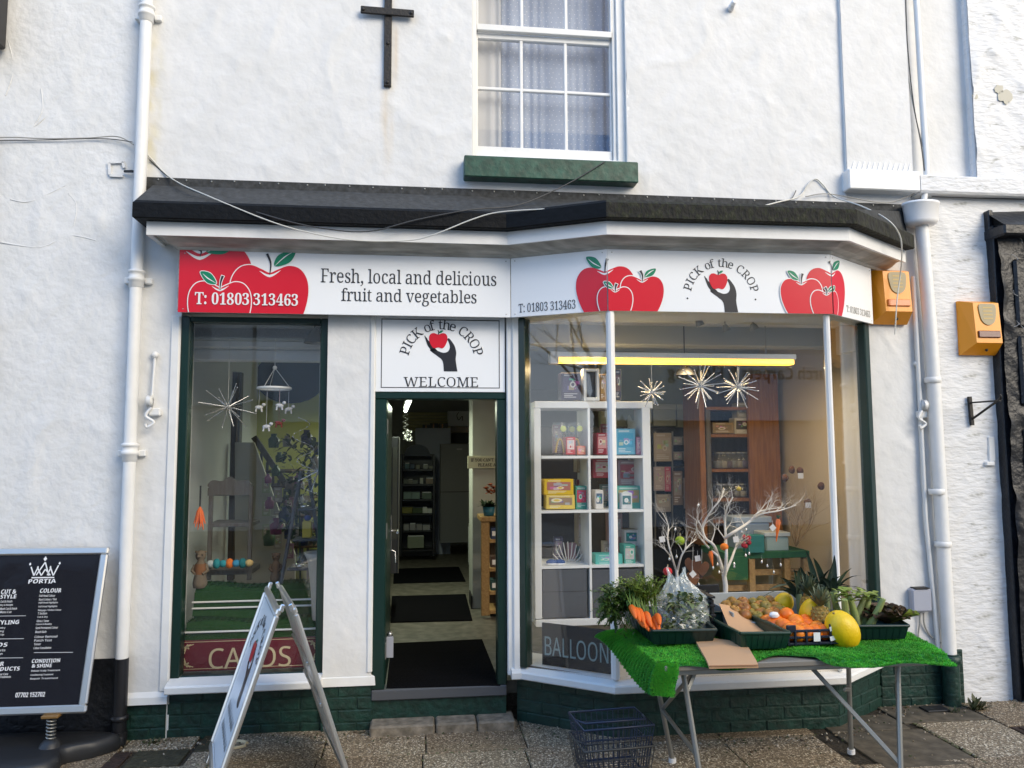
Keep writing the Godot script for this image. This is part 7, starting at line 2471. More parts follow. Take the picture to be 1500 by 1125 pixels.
	for i in 7:
		st = mb(true)
		var d := Vector3((i - 3) * 0.012, -0.115 - 0.02 * (i % 3), 0.012 * sin(i * 2.0))
		tube(st, [k0, k0 + d * 0.3, k0 + d], [0.004, 0.011, 0.003], 8)
		part("carrot", st, colour(Color(0.85, 0.16, 0.012), 0.7), ch)
	st = mb(true)
	tube(st, [k0, k0 + Vector3(0, 0.14, 0)], 0.006, 6)
	part("tie", st, M.iron, ch)
	# standing animal figures
	for f in [[293, 855, -0.42, 0.245, 0], [404, 838, -0.58, 0.20, 1]]:
		var o := W(f[0], f[1], f[2])
		o.y = W(370, 862, -0.33).y
		var h: float = f[3]
		var an := thing("animal_figure", ["upright meerkat figure wearing a brown waistcoat", "brown teddy like animal head figure beside the ladder"][f[4]], "figure", o)
		st = mb(true)
		lathe(st, [Vector2(0, 0), Vector2(h * 0.17, 0.0), Vector2(h * 0.19, h * 0.12), Vector2(h * 0.15, h * 0.34), Vector2(h * 0.165, h * 0.52), Vector2(h * 0.12, h * 0.66), Vector2(h * 0.085, h * 0.72), Vector2(h * 0.12, h * 0.78), Vector2(h * 0.145, h * 0.87), Vector2(h * 0.10, h * 0.97), Vector2(0, h)], 16, Transform3D(Basis(), o), 0.08, f[4])
		ball(st, o + Vector3(-h * 0.02, h * 0.845, h * 0.14), Vector3(h * 0.10, h * 0.08, h * 0.14), 10)
		for e in [-1, 1]:
			ball(st, o + Vector3(e * h * 0.12, h * 0.95, 0), Vector3(h * 0.07, h * 0.07, h * 0.04), 8)
			tube(st, [o + Vector3(e * h * 0.14, h * 0.6, 0), o + Vector3(e * h * 0.2, h * 0.45, h * 0.05), o + Vector3(e * h * 0.1, h * 0.38, h * 0.16)], [h * 0.05, h * 0.045, h * 0.035], 8)
		part("body", st, colour(Color(0.16, 0.125, 0.085) if f[4] == 0 else Color(0.14, 0.085, 0.045), 0.9), an)
		for e in [-1, 1]:
			st = mb(true)
			ball(st, o + Vector3(e * h * 0.06, h * 0.88, h * 0.115), Vector3(h * 0.05, h * 0.06, h * 0.04), 8)
			part("eye", st, M.iron, an)
		if f[4] == 0:
			st = mb(true)
			lathe(st, [Vector2(h * 0.158, h * 0.36), Vector2(h * 0.173, h * 0.5), Vector2(h * 0.135, h * 0.64)], 16, Transform3D(Basis(), o))
			part("waistcoat", st, colour(Color(0.20, 0.085, 0.03), 0.8), an)
	# caterpillar toy on the chair shelf
	var y := W(340, 832, -0.5).y
	var ct := thing("toy_caterpillar", "row of blue, orange and cream felt toys on the chair shelf", "toy", Vector3(W(338, 832, -0.55).x, y, -0.52))
	for i in 7:
		st = mb(true)
		var p := W(308 + i * 9.5, 826 - 3.0 * (i % 2), -0.52)
		p.y = y + 0.028
		ball(st, p, Vector3(0.055, 0.05 + 0.02 * (i % 2), 0.05), 10, Basis(), 0.2, i)
		part("felt_ball", st, colour([Color(0.45, 0.5, 0.5), Color(0.02, 0.25, 0.28), Color(0.03, 0.3, 0.36), Color(0.8, 0.2, 0.03), Color(0.05, 0.3, 0.5), Color(0.02, 0.2, 0.22), Color(0.7, 0.5, 0.2)][i], 0.85), ct)
	# ladder shelf
	var lz := -0.45
	var l := thing("step_ladder", "dark grey wooden ladder shelf in the narrow window", "ladder", W(440, 860, lz))
	for e in [[441, 690, 411, 858], [452, 690, 474, 850]]:
		st = mb()
		bar(st, W(e[0], e[1], lz), W(e[2], e[3], lz), 0.022, 0.03, Vector3(0, 0, 1), 0.004)
		part("rail", st, M.slate, l)
	for e in [[436, 745, 462, 748], [428, 790, 466, 793], [420, 832, 470, 836]]: piece("tread", e[0], e[1], e[2], e[3], lz + 0.06, 0.20, M.slate, l)
	for k in 3:
		var bo := W([446, 450, 440][k], [742, 787, 829][k], lz + 0.02)
		var jj := thing("glass_ornament", ["clear glass ball on the top tread of the ladder shelf", "yellow boxed ornament on the middle tread of the ladder shelf", "clear glass cloche on the lowest tread of the ladder shelf"][k], "ornament", bo)
		st = mb(true)
		if k == 1:
			bx(st, bo.x - 0.03, bo.y, bo.z - 0.03, bo.x + 0.03, bo.y + 0.11, bo.z + 0.03, 0.004)
			part("body", st, colour(Color(0.42, 0.32, 0.04), 0.5), jj)
			st = mb(true)
			ball(st, bo + Vector3(0, 0.13, 0), Vector3(0.05, 0.04, 0.05), 10)
			part("bow", st, colour(Color(0.03, 0.05, 0.2), 0.5), jj)
		else:
			ball(st, bo + Vector3(0, 0.045, 0), Vector3(0.09, 0.085, 0.09), 14)
			part("body", st, M.clear_glass, jj)
			st = mb(true)
			lathe(st, [Vector2(0, 0), Vector2(0.03, 0), Vector2(0.025, 0.008), Vector2(0, 0.01)], 12, Transform3D(Basis(), bo))
			part("foot", st, M.silver, jj)
	# tall wrapped vase at the side
	var vz := W(466, 900, -0.2)
	vz.y = W(370, 912, -0.17).y
	st = mb(true)
	lathe(st, [Vector2(0.035, 0), Vector2(0.04, 0.02), Vector2(0.05, 0.2), Vector2(0.075, 0.38), Vector2(0.10, 0.43), Vector2(0.095, 0.43), Vector2(0.07, 0.37)], 18, Transform3D(Basis(), vz), 0.06, 2)
	single("wrapped_vase", st, colour(Color(0.34, 0.32, 0.27), 0.6), "tall pale wrapped vase at the edge of the narrow window", "vase")
	# starbursts, mobile
	starburst(W(334, 596, -0.3), 0.19, "silver starburst ornament hanging alone in the narrow window", 22, 2.48)
	starburst(W(466, 690, -0.28), 0.15, "silver starburst ornament hanging above the ladder shelf", 20, 2.48, 1.0)
	var mz := -0.32
	var ring_c := W(402, 569, mz)
	var m := thing("hanging_mobile", "white ring mobile with little hanging animals", "mobile", ring_c)
	st = mb(true)
	var rp := []
	for i in 25: rp.append(ring_c + Vector3(cos(TAU * i / 24) * 0.105, 0, sin(TAU * i / 24) * 0.105))
	tube(st, rp, 0.010, 8, false)
	part("ring", st, M.white_laminate, m)
	st = mb(true)
	for i in 3: tube(st, [ring_c + Vector3(cos(TAU * i / 3) * 0.105, 0, sin(TAU * i / 3) * 0.105), ring_c + Vector3(0, 0.14, 0)], 0.002, 4)
	tube(st, [ring_c + Vector3(0, 0.14, 0), Vector3(ring_c.x, 2.48, mz)], 0.002, 4)
	ball(st, ring_c + Vector3(0, 0.14, 0), Vector3.ONE * 0.03, 8)
	part("strings", st, M.cable_white, m)
	for i in 5:
		var hp := ring_c + Vector3([-0.09, -0.03, 0.05, 0.095, 0.02][i], [-0.13, -0.26, -0.12, -0.14, -0.23][i], [0.04, 0.09, 0.08, 0.0, -0.08][i])
		st = mb(true)
		ball(st, hp, Vector3(0.055, 0.028, 0.028), 10, Basis(Vector3(0, 0, 1), 0.5 * sin(i * 3.0)))
		ball(st, hp + Vector3(0.03, 0.018, 0), Vector3(0.026, 0.024, 0.022), 8)
		for e in [[-0.015, 0.008], [-0.015, -0.008], [0.015, 0.008], [0.015, -0.008]]: tube(st, [hp + Vector3(e[0], -0.005, e[1]), hp + Vector3(e[0] * 1.3, -0.03, e[1])], 0.005, 5)
		tube(st, [hp, Vector3(hp.x, ring_c.y, hp.z)], 0.0012, 4)
		part("animal", st, colour([Color(0.6, 0.6, 0.58), Color(0.55, 0.56, 0.58), Color(0.6, 0.6, 0.6), Color(0.62, 0.6, 0.56), Color(0.4, 0.06, 0.03)][i], 0.8), m)
	# behind: staircase panel, yellow wall, dark oval, pipes
	var yz := -3.2
	st = mb()
	bx(st, W(352, 600, yz).x, FLOOR, yz - 0.1, W(520, 600, yz).x, 2.70, yz)
	structure("interior_wall", st, M.yellow_wall)
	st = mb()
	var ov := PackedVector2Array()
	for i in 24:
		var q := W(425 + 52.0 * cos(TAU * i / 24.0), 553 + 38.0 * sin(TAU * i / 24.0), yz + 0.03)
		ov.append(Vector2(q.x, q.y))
	plate(st, ov, 0.03, Transform3D(Basis(Vector3(0, 0, 1), 0.0), Vector3(0, 0, yz + 0.002)))  # flat oval, its dark colour painted for the shade of a recess
	single("shaded_recess_oval", st, colour(Color(0.035, 0.033, 0.028), 0.7), "dark oval panel painted for a shaded recess in the yellow wall behind the mobile", "board")
	var sp := thing("staircase", "pale boarded staircase side rising behind the narrow window", "staircase", W(400, 850, -2.2))
	st = mb()
	var pp := PackedVector2Array()
	for q in [[344, 648], [372, 648], [432, 812], [432, 880], [344, 880]]:
		var w := W(q[0], q[1], -2.0)
		pp.append(Vector2(w.x, maxf(w.y, FLOOR)))
	plate(st, pp, 0.04, Transform3D(Basis(), Vector3(0, 0, -2.04)))
	part("side_panel", st, M.room_wall, sp)
	for i in 9:
		st = mb()
		bar(st, W(383 + i * 8.5, 664 + i * 13, -2.3), W(383 + i * 8.5, 712 + i * 17, -2.3), 0.022, 0.022)
		part("spindle", st, M.grey_wood, sp)
	st = mb()
	bar(st, W(372, 640, -2.3), W(446, 750, -2.3), 0.05, 0.04)
	part("handrail", st, M.grey_wood, sp)
	for i in 7:
		st = mb()
		var q := W(378 + i * 10, 690 + i * 22, -2.25)
		bx(st, q.x - 0.02, q.y - 0.02, -3.1, q.x + 0.3, q.y, -2.25, 0.003)
		part("tread", st, M.dark_wood, sp)
	var pc := thing("cupboard", "dark upright cupboard edge between grey wall and staircase", "cupboard", W(338, 850, -2.1))
	piece("door", 333, 545, 345, 850, -2.1, 0.2, M.dark_wood, pc)
	piece("edge", 346, 545, 352, 648, -2.15, 0.1, M.grey_wood, pc)
	# stock on the stairs: small coloured goods
	for i in 26:
		var q := W(rng.randf_range(392, 468), rng.randf_range(650, 800), rng.randf_range(-1.9, -1.2))
		st = mb(true)
		var h := rng.randf_range(0.05, 0.13)
		lathe(st, [Vector2(0, 0), Vector2(h * 0.35, 0), Vector2(h * 0.4, h * 0.6), Vector2(h * 0.2, h * 0.8), Vector2(h * 0.22, h), Vector2(0, h)], 10, Transform3D(Basis(), q))
		var o := single("bottle_vase", st, colour([Color(0.3, 0.3, 0.28), Color(0.05, 0.1, 0.05), Color(0.12, 0.1, 0.08), Color(0.02, 0.03, 0.09), Color(0.2, 0.06, 0.15)][i % 5], 0.4), "small %s vase among the stock by the staircase" % ["pale", "dark green", "brown", "navy", "mauve"][i % 5], "vase", "stock by the staircase")
	# string of tiny lights and a drying rack of cards
	var fl := thing("fairy_lights", "string of tiny clear fairy lights looped at the side of the narrow window", "lights", W(450, 640, -0.35))
	var fp := []
	for i in 26: fp.append(W(438 + 14.0 * sin(i * 0.8) + i * 0.8, 612 + i * 4.6, -0.35 + 0.03 * sin(i * 1.9)))
	st = mb(true)
	tube(st, curve(fp, 3), 0.0012, 4)
	part("string", st, M.cable_white, fl)
	for p in fp:
		st = mb(true)
		ball(st, p, Vector3.ONE * 0.011, 7)
		part("bulb", st, M.silver, fl)
	for k in 9:
		var cx: float = 384.0 + (k % 3) * 17.0
		var cy: float = 700.0 + (k / 3) * 34.0 + (k % 3) * 14.0
		var card := thing("greeting_card", "%s greeting card standing on the stairs behind the narrow window" % ["pale green", "grey", "mauve"][k % 3], "card", W(cx, cy + 22, -1.9), "greeting cards on the stairs")
		piece("sheet", cx, cy, cx + 12, cy + 22, -1.9, 0.01, colour([Color(0.30, 0.36, 0.24), Color(0.30, 0.30, 0.31), Color(0.28, 0.16, 0.24)][k % 3], 0.6), card, 0.001)
		print_panel(cx + 1, cy + 1, cx + 11, cy + 21, -1.899, [Color(0.30, 0.36, 0.24), Color(0.34, 0.34, 0.34), Color(0.28, 0.16, 0.24)][k % 3], Color(0.35, 0.33, 0.28), card)
	# plant leaves between ladder and stairs
	st = mb()
	for i in 210:
		st.set_color(Color(0.03, 0.07, 0.02).lerp(Color(0.12, 0.16, 0.05), rng.randf()))
		leaf(st, W(rng.randf_range(415, 466), rng.randf_range(640, 790), rng.randf_range(-1.1, -0.7)), Vector3(rng.randf_range(-1, 1), rng.randf_range(-0.6, 1), rng.randf_range(-1, 1)).normalized(), rng.randf_range(0.05, 0.11), 0.03, 0.4)
	tube(st, [W(440, 860, -0.9), W(438, 690, -0.9)], 0.008, 6)
	single("artificial_plant", st, M.leaf, "leafy artificial plant behind the ladder shelf", "plant")

var prints := 0
func print_panel(x0: float, y0: float, x1: float, y1: float, z: float, c: Color, win: Color, parent: Node3D) -> void:   # the printed face of a packet: blocks, lines and a round motif
	var im := Image.create(48, 64, false, Image.FORMAT_RGB8)
	im.fill(c.linear_to_srgb())
	var r := RandomNumberGenerator.new()
	r.seed = 100 + prints
	prints += 1
	im.fill_rect(Rect2i(4, 10, 40, 36), win.linear_to_srgb())
	for i in 7:
		var q := win.lerp(Color(r.randf(), r.randf(), r.randf()), 0.45)
		im.fill_rect(Rect2i(6 + r.randi() % 28, 12 + r.randi() % 24, 3 + r.randi() % 12, 2 + r.randi() % 10), q.linear_to_srgb())
	var o := Vector2(14 + r.randi() % 20, 22 + r.randi() % 14)
	var ro := 5.0 + r.randf() * 5.0
	var rc := c.lerp(Color(0.85, 0.82, 0.75), 0.7).linear_to_srgb()
	for y in 64:
		for x in 48:
			if Vector2(x, y).distance_to(o) < ro: im.set_pixel(x, y, rc if Vector2(x, y).distance_to(o) > ro * 0.55 else c.linear_to_srgb())
	for k in 3: im.fill_rect(Rect2i(6, 49 + k * 4, 14 + r.randi() % 22, 2), c.lerp(Color(0.8, 0.8, 0.78), 0.65).linear_to_srgb())
	im.fill_rect(Rect2i(6, 3, 20 + r.randi() % 16, 4), c.lerp(Color(0.8, 0.8, 0.78), 0.5).linear_to_srgb())
	var m := mat("print_%d" % prints, Color(1, 1, 1), 0.35)
	m.albedo_texture = ImageTexture.create_from_image(im)
	m.texture_repeat = false
	var st := mb()
	var a := W(x0, y1, z); var b := W(x1, y1, z); var d := W(x1, y0, z); var e := W(x0, y0, z)
	for q in [[a, 0, 1], [d, 1, 0], [b, 1, 1], [a, 0, 1], [e, 0, 0], [d, 1, 0]]:
		st.set_uv(Vector2(q[1], q[2]))
		st.add_vertex(q[0])
	part("printed_face", st, m, parent)
func gift(x0: float, y0: float, x1: float, y1: float, z: float, c: Color, win: Color, label: String, d := 0.12) -> void:
	var o := thing("gift_box", label, "box", W((x0 + x1) * 0.5, y1, z))
	piece("carton", x0, y0, x1, y1, z, d, colour(c, 0.45), o, 0.003)
	print_panel(x0 + 0.7, y0 + 0.7, x1 - 0.7, y1 - 0.7, z + 0.0012, c, win, o)

func bay_shelf() -> void:
	var z := -0.10
	var s := thing("cube_shelf", "white two column cube shelf unit filled with gifts in the bay", "shelf unit", W(870, 915, z))
	var xs := [784.5, 867.0, 953.0]
	var ys := [588.0, 669.0, 748.0, 829.0, 913.0]
	var dp := 0.37
	piece("top", 783, 588, 956, 598, z, dp, M.white_laminate, s, 0.003)
	piece("base", 785, 906, 952, 916, z, dp, M.white_laminate, s, 0.003)
	piece("side", 783, 598, 793, 907, z, dp, M.white_laminate, s, 0.002)
	piece("side", 943, 598, 955, 907, z, dp, M.white_laminate, s, 0.002)
	piece("divider", 862.5, 598, 866, 907, z - 0.003, dp - 0.01, M.white_laminate, s, 0.001)
	for y in [667.5, 747, 828]: piece("shelf", 793, y, 943, y + 4.0, z - 0.002, dp - 0.01, M.white_laminate, s, 0.001)
	for k in 2:
		var o := thing("drawer_box", "dark slate fabric box filling the bottom row of the white cube shelf", "storage box", W(830 + 75 * k, 905, z), "storage boxes in the cube shelf")
		piece("front", [795, 868][k], 834, [860, 941][k], 905, z - 0.01, 0.33, M.slate, o, 0.004)
		piece("seam", [795, 868][k], 866, [860, 941][k], 867, z - 0.009, 0.001, M.iron, o, 0.0)
	# goods, shelf by shelf
	gift(797, 702, 840, 725, z - 0.03, Color(0.70, 0.46, 0.01), Color(0.42, 0.16, 0.12), "yellow window box lying on another box in the cube shelf")
	gift(800, 725, 842, 746, z - 0.03, Color(0.74, 0.56, 0.12), Color(0.35, 0.25, 0.16), "pale yellow window box under the brighter yellow box")
	gift(843, 712, 861, 746, z - 0.06, Color(0.06, 0.30, 0.24), Color(0.5, 0.06, 0.10), "teal gift box with a red middle beside the yellow boxes")
	gift(874, 634, 890, 666, z - 0.05, Color(0.22, 0.01, 0.03), Color(0.5, 0.25, 0.25), "maroon gift box in the upper shelf")
	gift(902, 628, 931, 666, z - 0.05, Color(0.12, 0.36, 0.50), Color(0.05, 0.30, 0.46), "blue gift box with a bottle picture in the upper shelf")
	gift(932, 640, 941, 666, z - 0.04, Color(0.45, 0.20, 0.28), Color(0.55, 0.4, 0.45), "narrow pink gift box beside the blue bottle box")
	gift(869, 672, 903, 700, z - 0.22, Color(0.40, 0.05, 0.08), Color(0.6, 0.5, 0.48), "red and white printed box hung behind the second row")
	gift(905, 674, 941, 712, z - 0.22, Color(0.42, 0.28, 0.30), Color(0.5, 0.1, 0.12), "pink patterned packet behind the second row")
	gift(872, 718, 884, 746, z - 0.04, Color(0.62, 0.60, 0.56), Color(0.08, 0.14, 0.22), "small white boxed mug in the second row")
	gift(910, 722, 926, 746, z - 0.03, Color(0.60, 0.62, 0.62), Color(0.06, 0.18, 0.20), "white boxed mug with a dark print in front of the teal box")
	gift(902, 712, 940, 746, z - 0.08, Color(0.07, 0.33, 0.27), Color(0.35, 0.28, 0.12), "wide teal gift box behind the boxed mugs")
	gift(872, 812, 912, 828, z - 0.04, Color(0.10, 0.46, 0.40), Color(0.15, 0.5, 0.45), "flat mint green box in the third row")
	gift(914, 798, 931, 828, z - 0.05, Color(0.08, 0.36, 0.28), Color(0.55, 0.5, 0.5), "upright mint green box beside the flat one")
	gift(915, 776, 935, 800, z - 0.16, Color(0.55, 0.52, 0.52), Color(0.05, 0.20, 0.20), "pale card with a round green motif in the third row")
	gift(893, 752, 912, 800, z - 0.25, Color(0.36, 0.20, 0.20), Color(0.5, 0.4, 0.4), "stack of pink greeting cards behind the third row")
	gift(846, 752, 861, 800, z - 0.28, Color(0.40, 0.32, 0.24), Color(0.5, 0.45, 0.4), "beige packet at the back of the third row")
	gift(845, 672, 861, 692, z - 0.28, Color(0.46, 0.36, 0.24), Color(0.55, 0.45, 0.3), "cream packet at the back of the second row")
	# a back row of packets in every compartment
	var pal := [Color(0.40, 0.22, 0.24), Color(0.46, 0.42, 0.36), Color(0.10, 0.20, 0.22), Color(0.30, 0.05, 0.08), Color(0.12, 0.10, 0.16), Color(0.42, 0.30, 0.14)]
	for row in 3:
		for col in 2:
			for k in 3:
				var gx: float = [812.0, 882.0][col] + k * 18.0 + rng.randf_range(-2, 2)
				var gy: float = [664.0, 744.0, 824.0][row]
				var gh := rng.randf_range(22, 44)
				var gc: Color = pal[(row * 5 + col * 3 + k * 2) % 6]
				var go := thing("back_packet", "%s packet in the back row of the %s shelf compartments" % [hue(gc), ["upper", "second", "third"][row]], "packet", W(gx, gy, z - 0.33), "packets at the back of the cube shelf")
				piece("carton", gx, gy - gh, gx + 13, gy, z - 0.31, 0.05, colour(gc, 0.5), go, 0.002)
				if k != 1: print_panel(gx + 0.5, gy - gh + 0.5, gx + 12.5, gy - 0.5, z - 0.3088, gc, gc.lerp(Color(0.6, 0.5, 0.45), 0.5), go)
	# wine glasses
	for k in 3:
		var b := W([819, 843, 832][k], 666, [z - 0.10, z - 0.10, z - 0.2][k])
		b.y = W(830, 667.5, z).y + 0.002
		var g := thing("wine_glass", "large clear balloon wine glass with a yellow tag in the upper shelf", "glass", b, "wine glasses in the cube shelf")
		var st := mb(true)
		lathe(st, [Vector2(0, 0), Vector2(0.035, 0.0), Vector2(0.034, 0.004), Vector2(0.005, 0.008), Vector2(0.004, 0.09), Vector2(0.02, 0.105), Vector2(0.05, 0.15), Vector2(0.052, 0.18), Vector2(0.043, 0.225)], 18, Transform3D(Basis(), b))
		part("bowl", st, M.clear_glass, g)
		st = mb(true)
		ball(st, b + Vector3(0.02, 0.18, 0.055), Vector3(0.042, 0.042, 0.004), 12)
		part("tag", st, colour(Color(0.50, 0.55, 0.16), 0.6), g)
		st = mb(true)
		tube(st, curve([b + Vector3(-0.03, 0.02, 0.03), b + Vector3(-0.012, 0.1, 0.03), b + Vector3(0.012, 0.1, 0.03), b + Vector3(0.03, 0.02, 0.03)], 4), 0.008, 6)
		part("ribbon", st, colour(Color(0.40, 0.25, 0.03), 0.6), g)
	gift(829, 640, 843, 666, z - 0.04, Color(0.45, 0.02, 0.03), Color(0.6, 0.5, 0.48), "small red gift bag between the wine glasses")
	gift(845, 653, 858, 666, z - 0.03, Color(0.62, 0.12, 0.05), Color(0.6, 0.3, 0.2), "little orange box at the end of the upper shelf")
	# wire bowl ornament and blue shoes
	var o0 := W(832, 828, z - 0.18)
	var wo := thing("wire_fan_ornament", "pale wire fan shaped ornament in the third row", "ornament", o0)
	for i in 11:
		var st := mb(true)
		var a := PI * (0.08 + 0.84 * i / 10.0)
		tube(st, curve([o0, o0 + Vector3(cos(a) * 0.07, sin(a) * 0.07, 0.02), o0 + Vector3(cos(a) * 0.12, sin(a) * 0.16, 0.0)], 4), 0.004, 5)
		part("prong", st, M.twig_white, wo)
	for k in 2:
		var so := W(808 + 12 * k, 826, z - 0.05)
		var sh := thing("toy_shoe", "tiny blue and white felt shoe in the third row", "shoe", so, "felt shoes in the cube shelf")
		var st := mb(true)
		ball(st, so + Vector3(0, 0.012, 0), Vector3(0.075, 0.038, 0.035), 12)
		part("upper", st, colour(Color(0.03, 0.08, 0.24), 0.8), sh)
		st = mb(true)
		ball(st, so + Vector3(0, 0.0, 0.004), Vector3(0.08, 0.014, 0.04), 12)
		part("sole", st, M.label_white, sh)
	# on top of the unit
	gift(822, 546, 851, 586, z - 0.08, Color(0.035, 0.02, 0.05), Color(0.06, 0.04, 0.10), "dark purple boxed bottle on top of the cube shelf")
	var la := thing("lantern_frame", "white framed lantern box on top of the cube shelf", "lantern", W(866, 587, z - 0.06))
	for e in [[855, 540, 859, 587], [874, 540, 878, 587], [859, 540, 874, 544], [859, 582, 874, 587]]: piece("frame_bar", e[0], e[1], e[2], e[3], z - 0.06, 0.09, M.white_laminate, la, 0.002)
	piece("pane", 859, 544, 874, 582, z - 0.10, 0.004, colour(Color(0.05, 0.06, 0.07), 0.15), la, 0.0)
	gift(879, 548, 888, 587, z - 0.07, Color(0.30, 0.18, 0.08), Color(0.4, 0.24, 0.08), "narrow amber box next to the white lantern")
	gift(901, 541, 910, 586, z - 0.07, Color(0.02, 0.02, 0.03), Color(0.12, 0.06, 0.04), "tall black box standing on the cube shelf")
	# wavy paper trim under the top shelf
	var st := mb()
	var wv := PackedVector2Array()
	for i in 25:
		var q := W(903 + i * 1.62, 612 + 5.0 * sin(i * 0.95), z - 0.2)
		wv.append(Vector2(q.x, q.y))
	var q1 := W(942, 598, z - 0.2); var q0 := W(903, 598, z - 0.2)
	wv.append(Vector2(q1.x, q1.y)); wv.append(Vector2(q0.x, q0.y))
	plate(st, wv, 0.003, Transform3D(Basis(), Vector3(0, 0, z - 0.2)))
	single("scalloped_card", st, colour(Color(0.52, 0.52, 0.42), 0.7), "scalloped cream card hanging under the top of the cube shelf", "card")
	# balloons chalkboard, standing along the slanting pane
	var dir: Vector2 = (BAY[1] - BAY[0]).normalized()
	var off := Vector2(dir.y, -dir.x) * 0.07
	var pa: Vector2 = BAY[0] + dir * 0.10 + off
	var bs := Basis(Vector3(dir.x, 0, dir.y), Vector3.UP, Vector3(-dir.y, 0, dir.x))
	var cb := thing("chalkboard", "chalkboard lettered balloons standing at the foot of the bay", "chalkboard", Vector3(pa.x + dir.x * 0.25, DECK, pa.y + dir.y * 0.25))
	st = mb()
	var ln := 0.50
	box(st, Vector3(pa.x, 0, pa.y) + bs.x * ln * 0.5 + Vector3(0, DECK + 0.13, 0), Vector3(ln, 0.26, 0.012), bs, 0.002)
	part("slate_panel", st, M.chalkboard, cb)
	text("BALLOONS", Transform3D(bs, Vector3(pa.x, DECK + 0.12, pa.y) + bs.x * (ln * 0.53) + bs.z * 0.0065 - cb.position), 0.115, 0.49, M.chalk, cb, false, false)

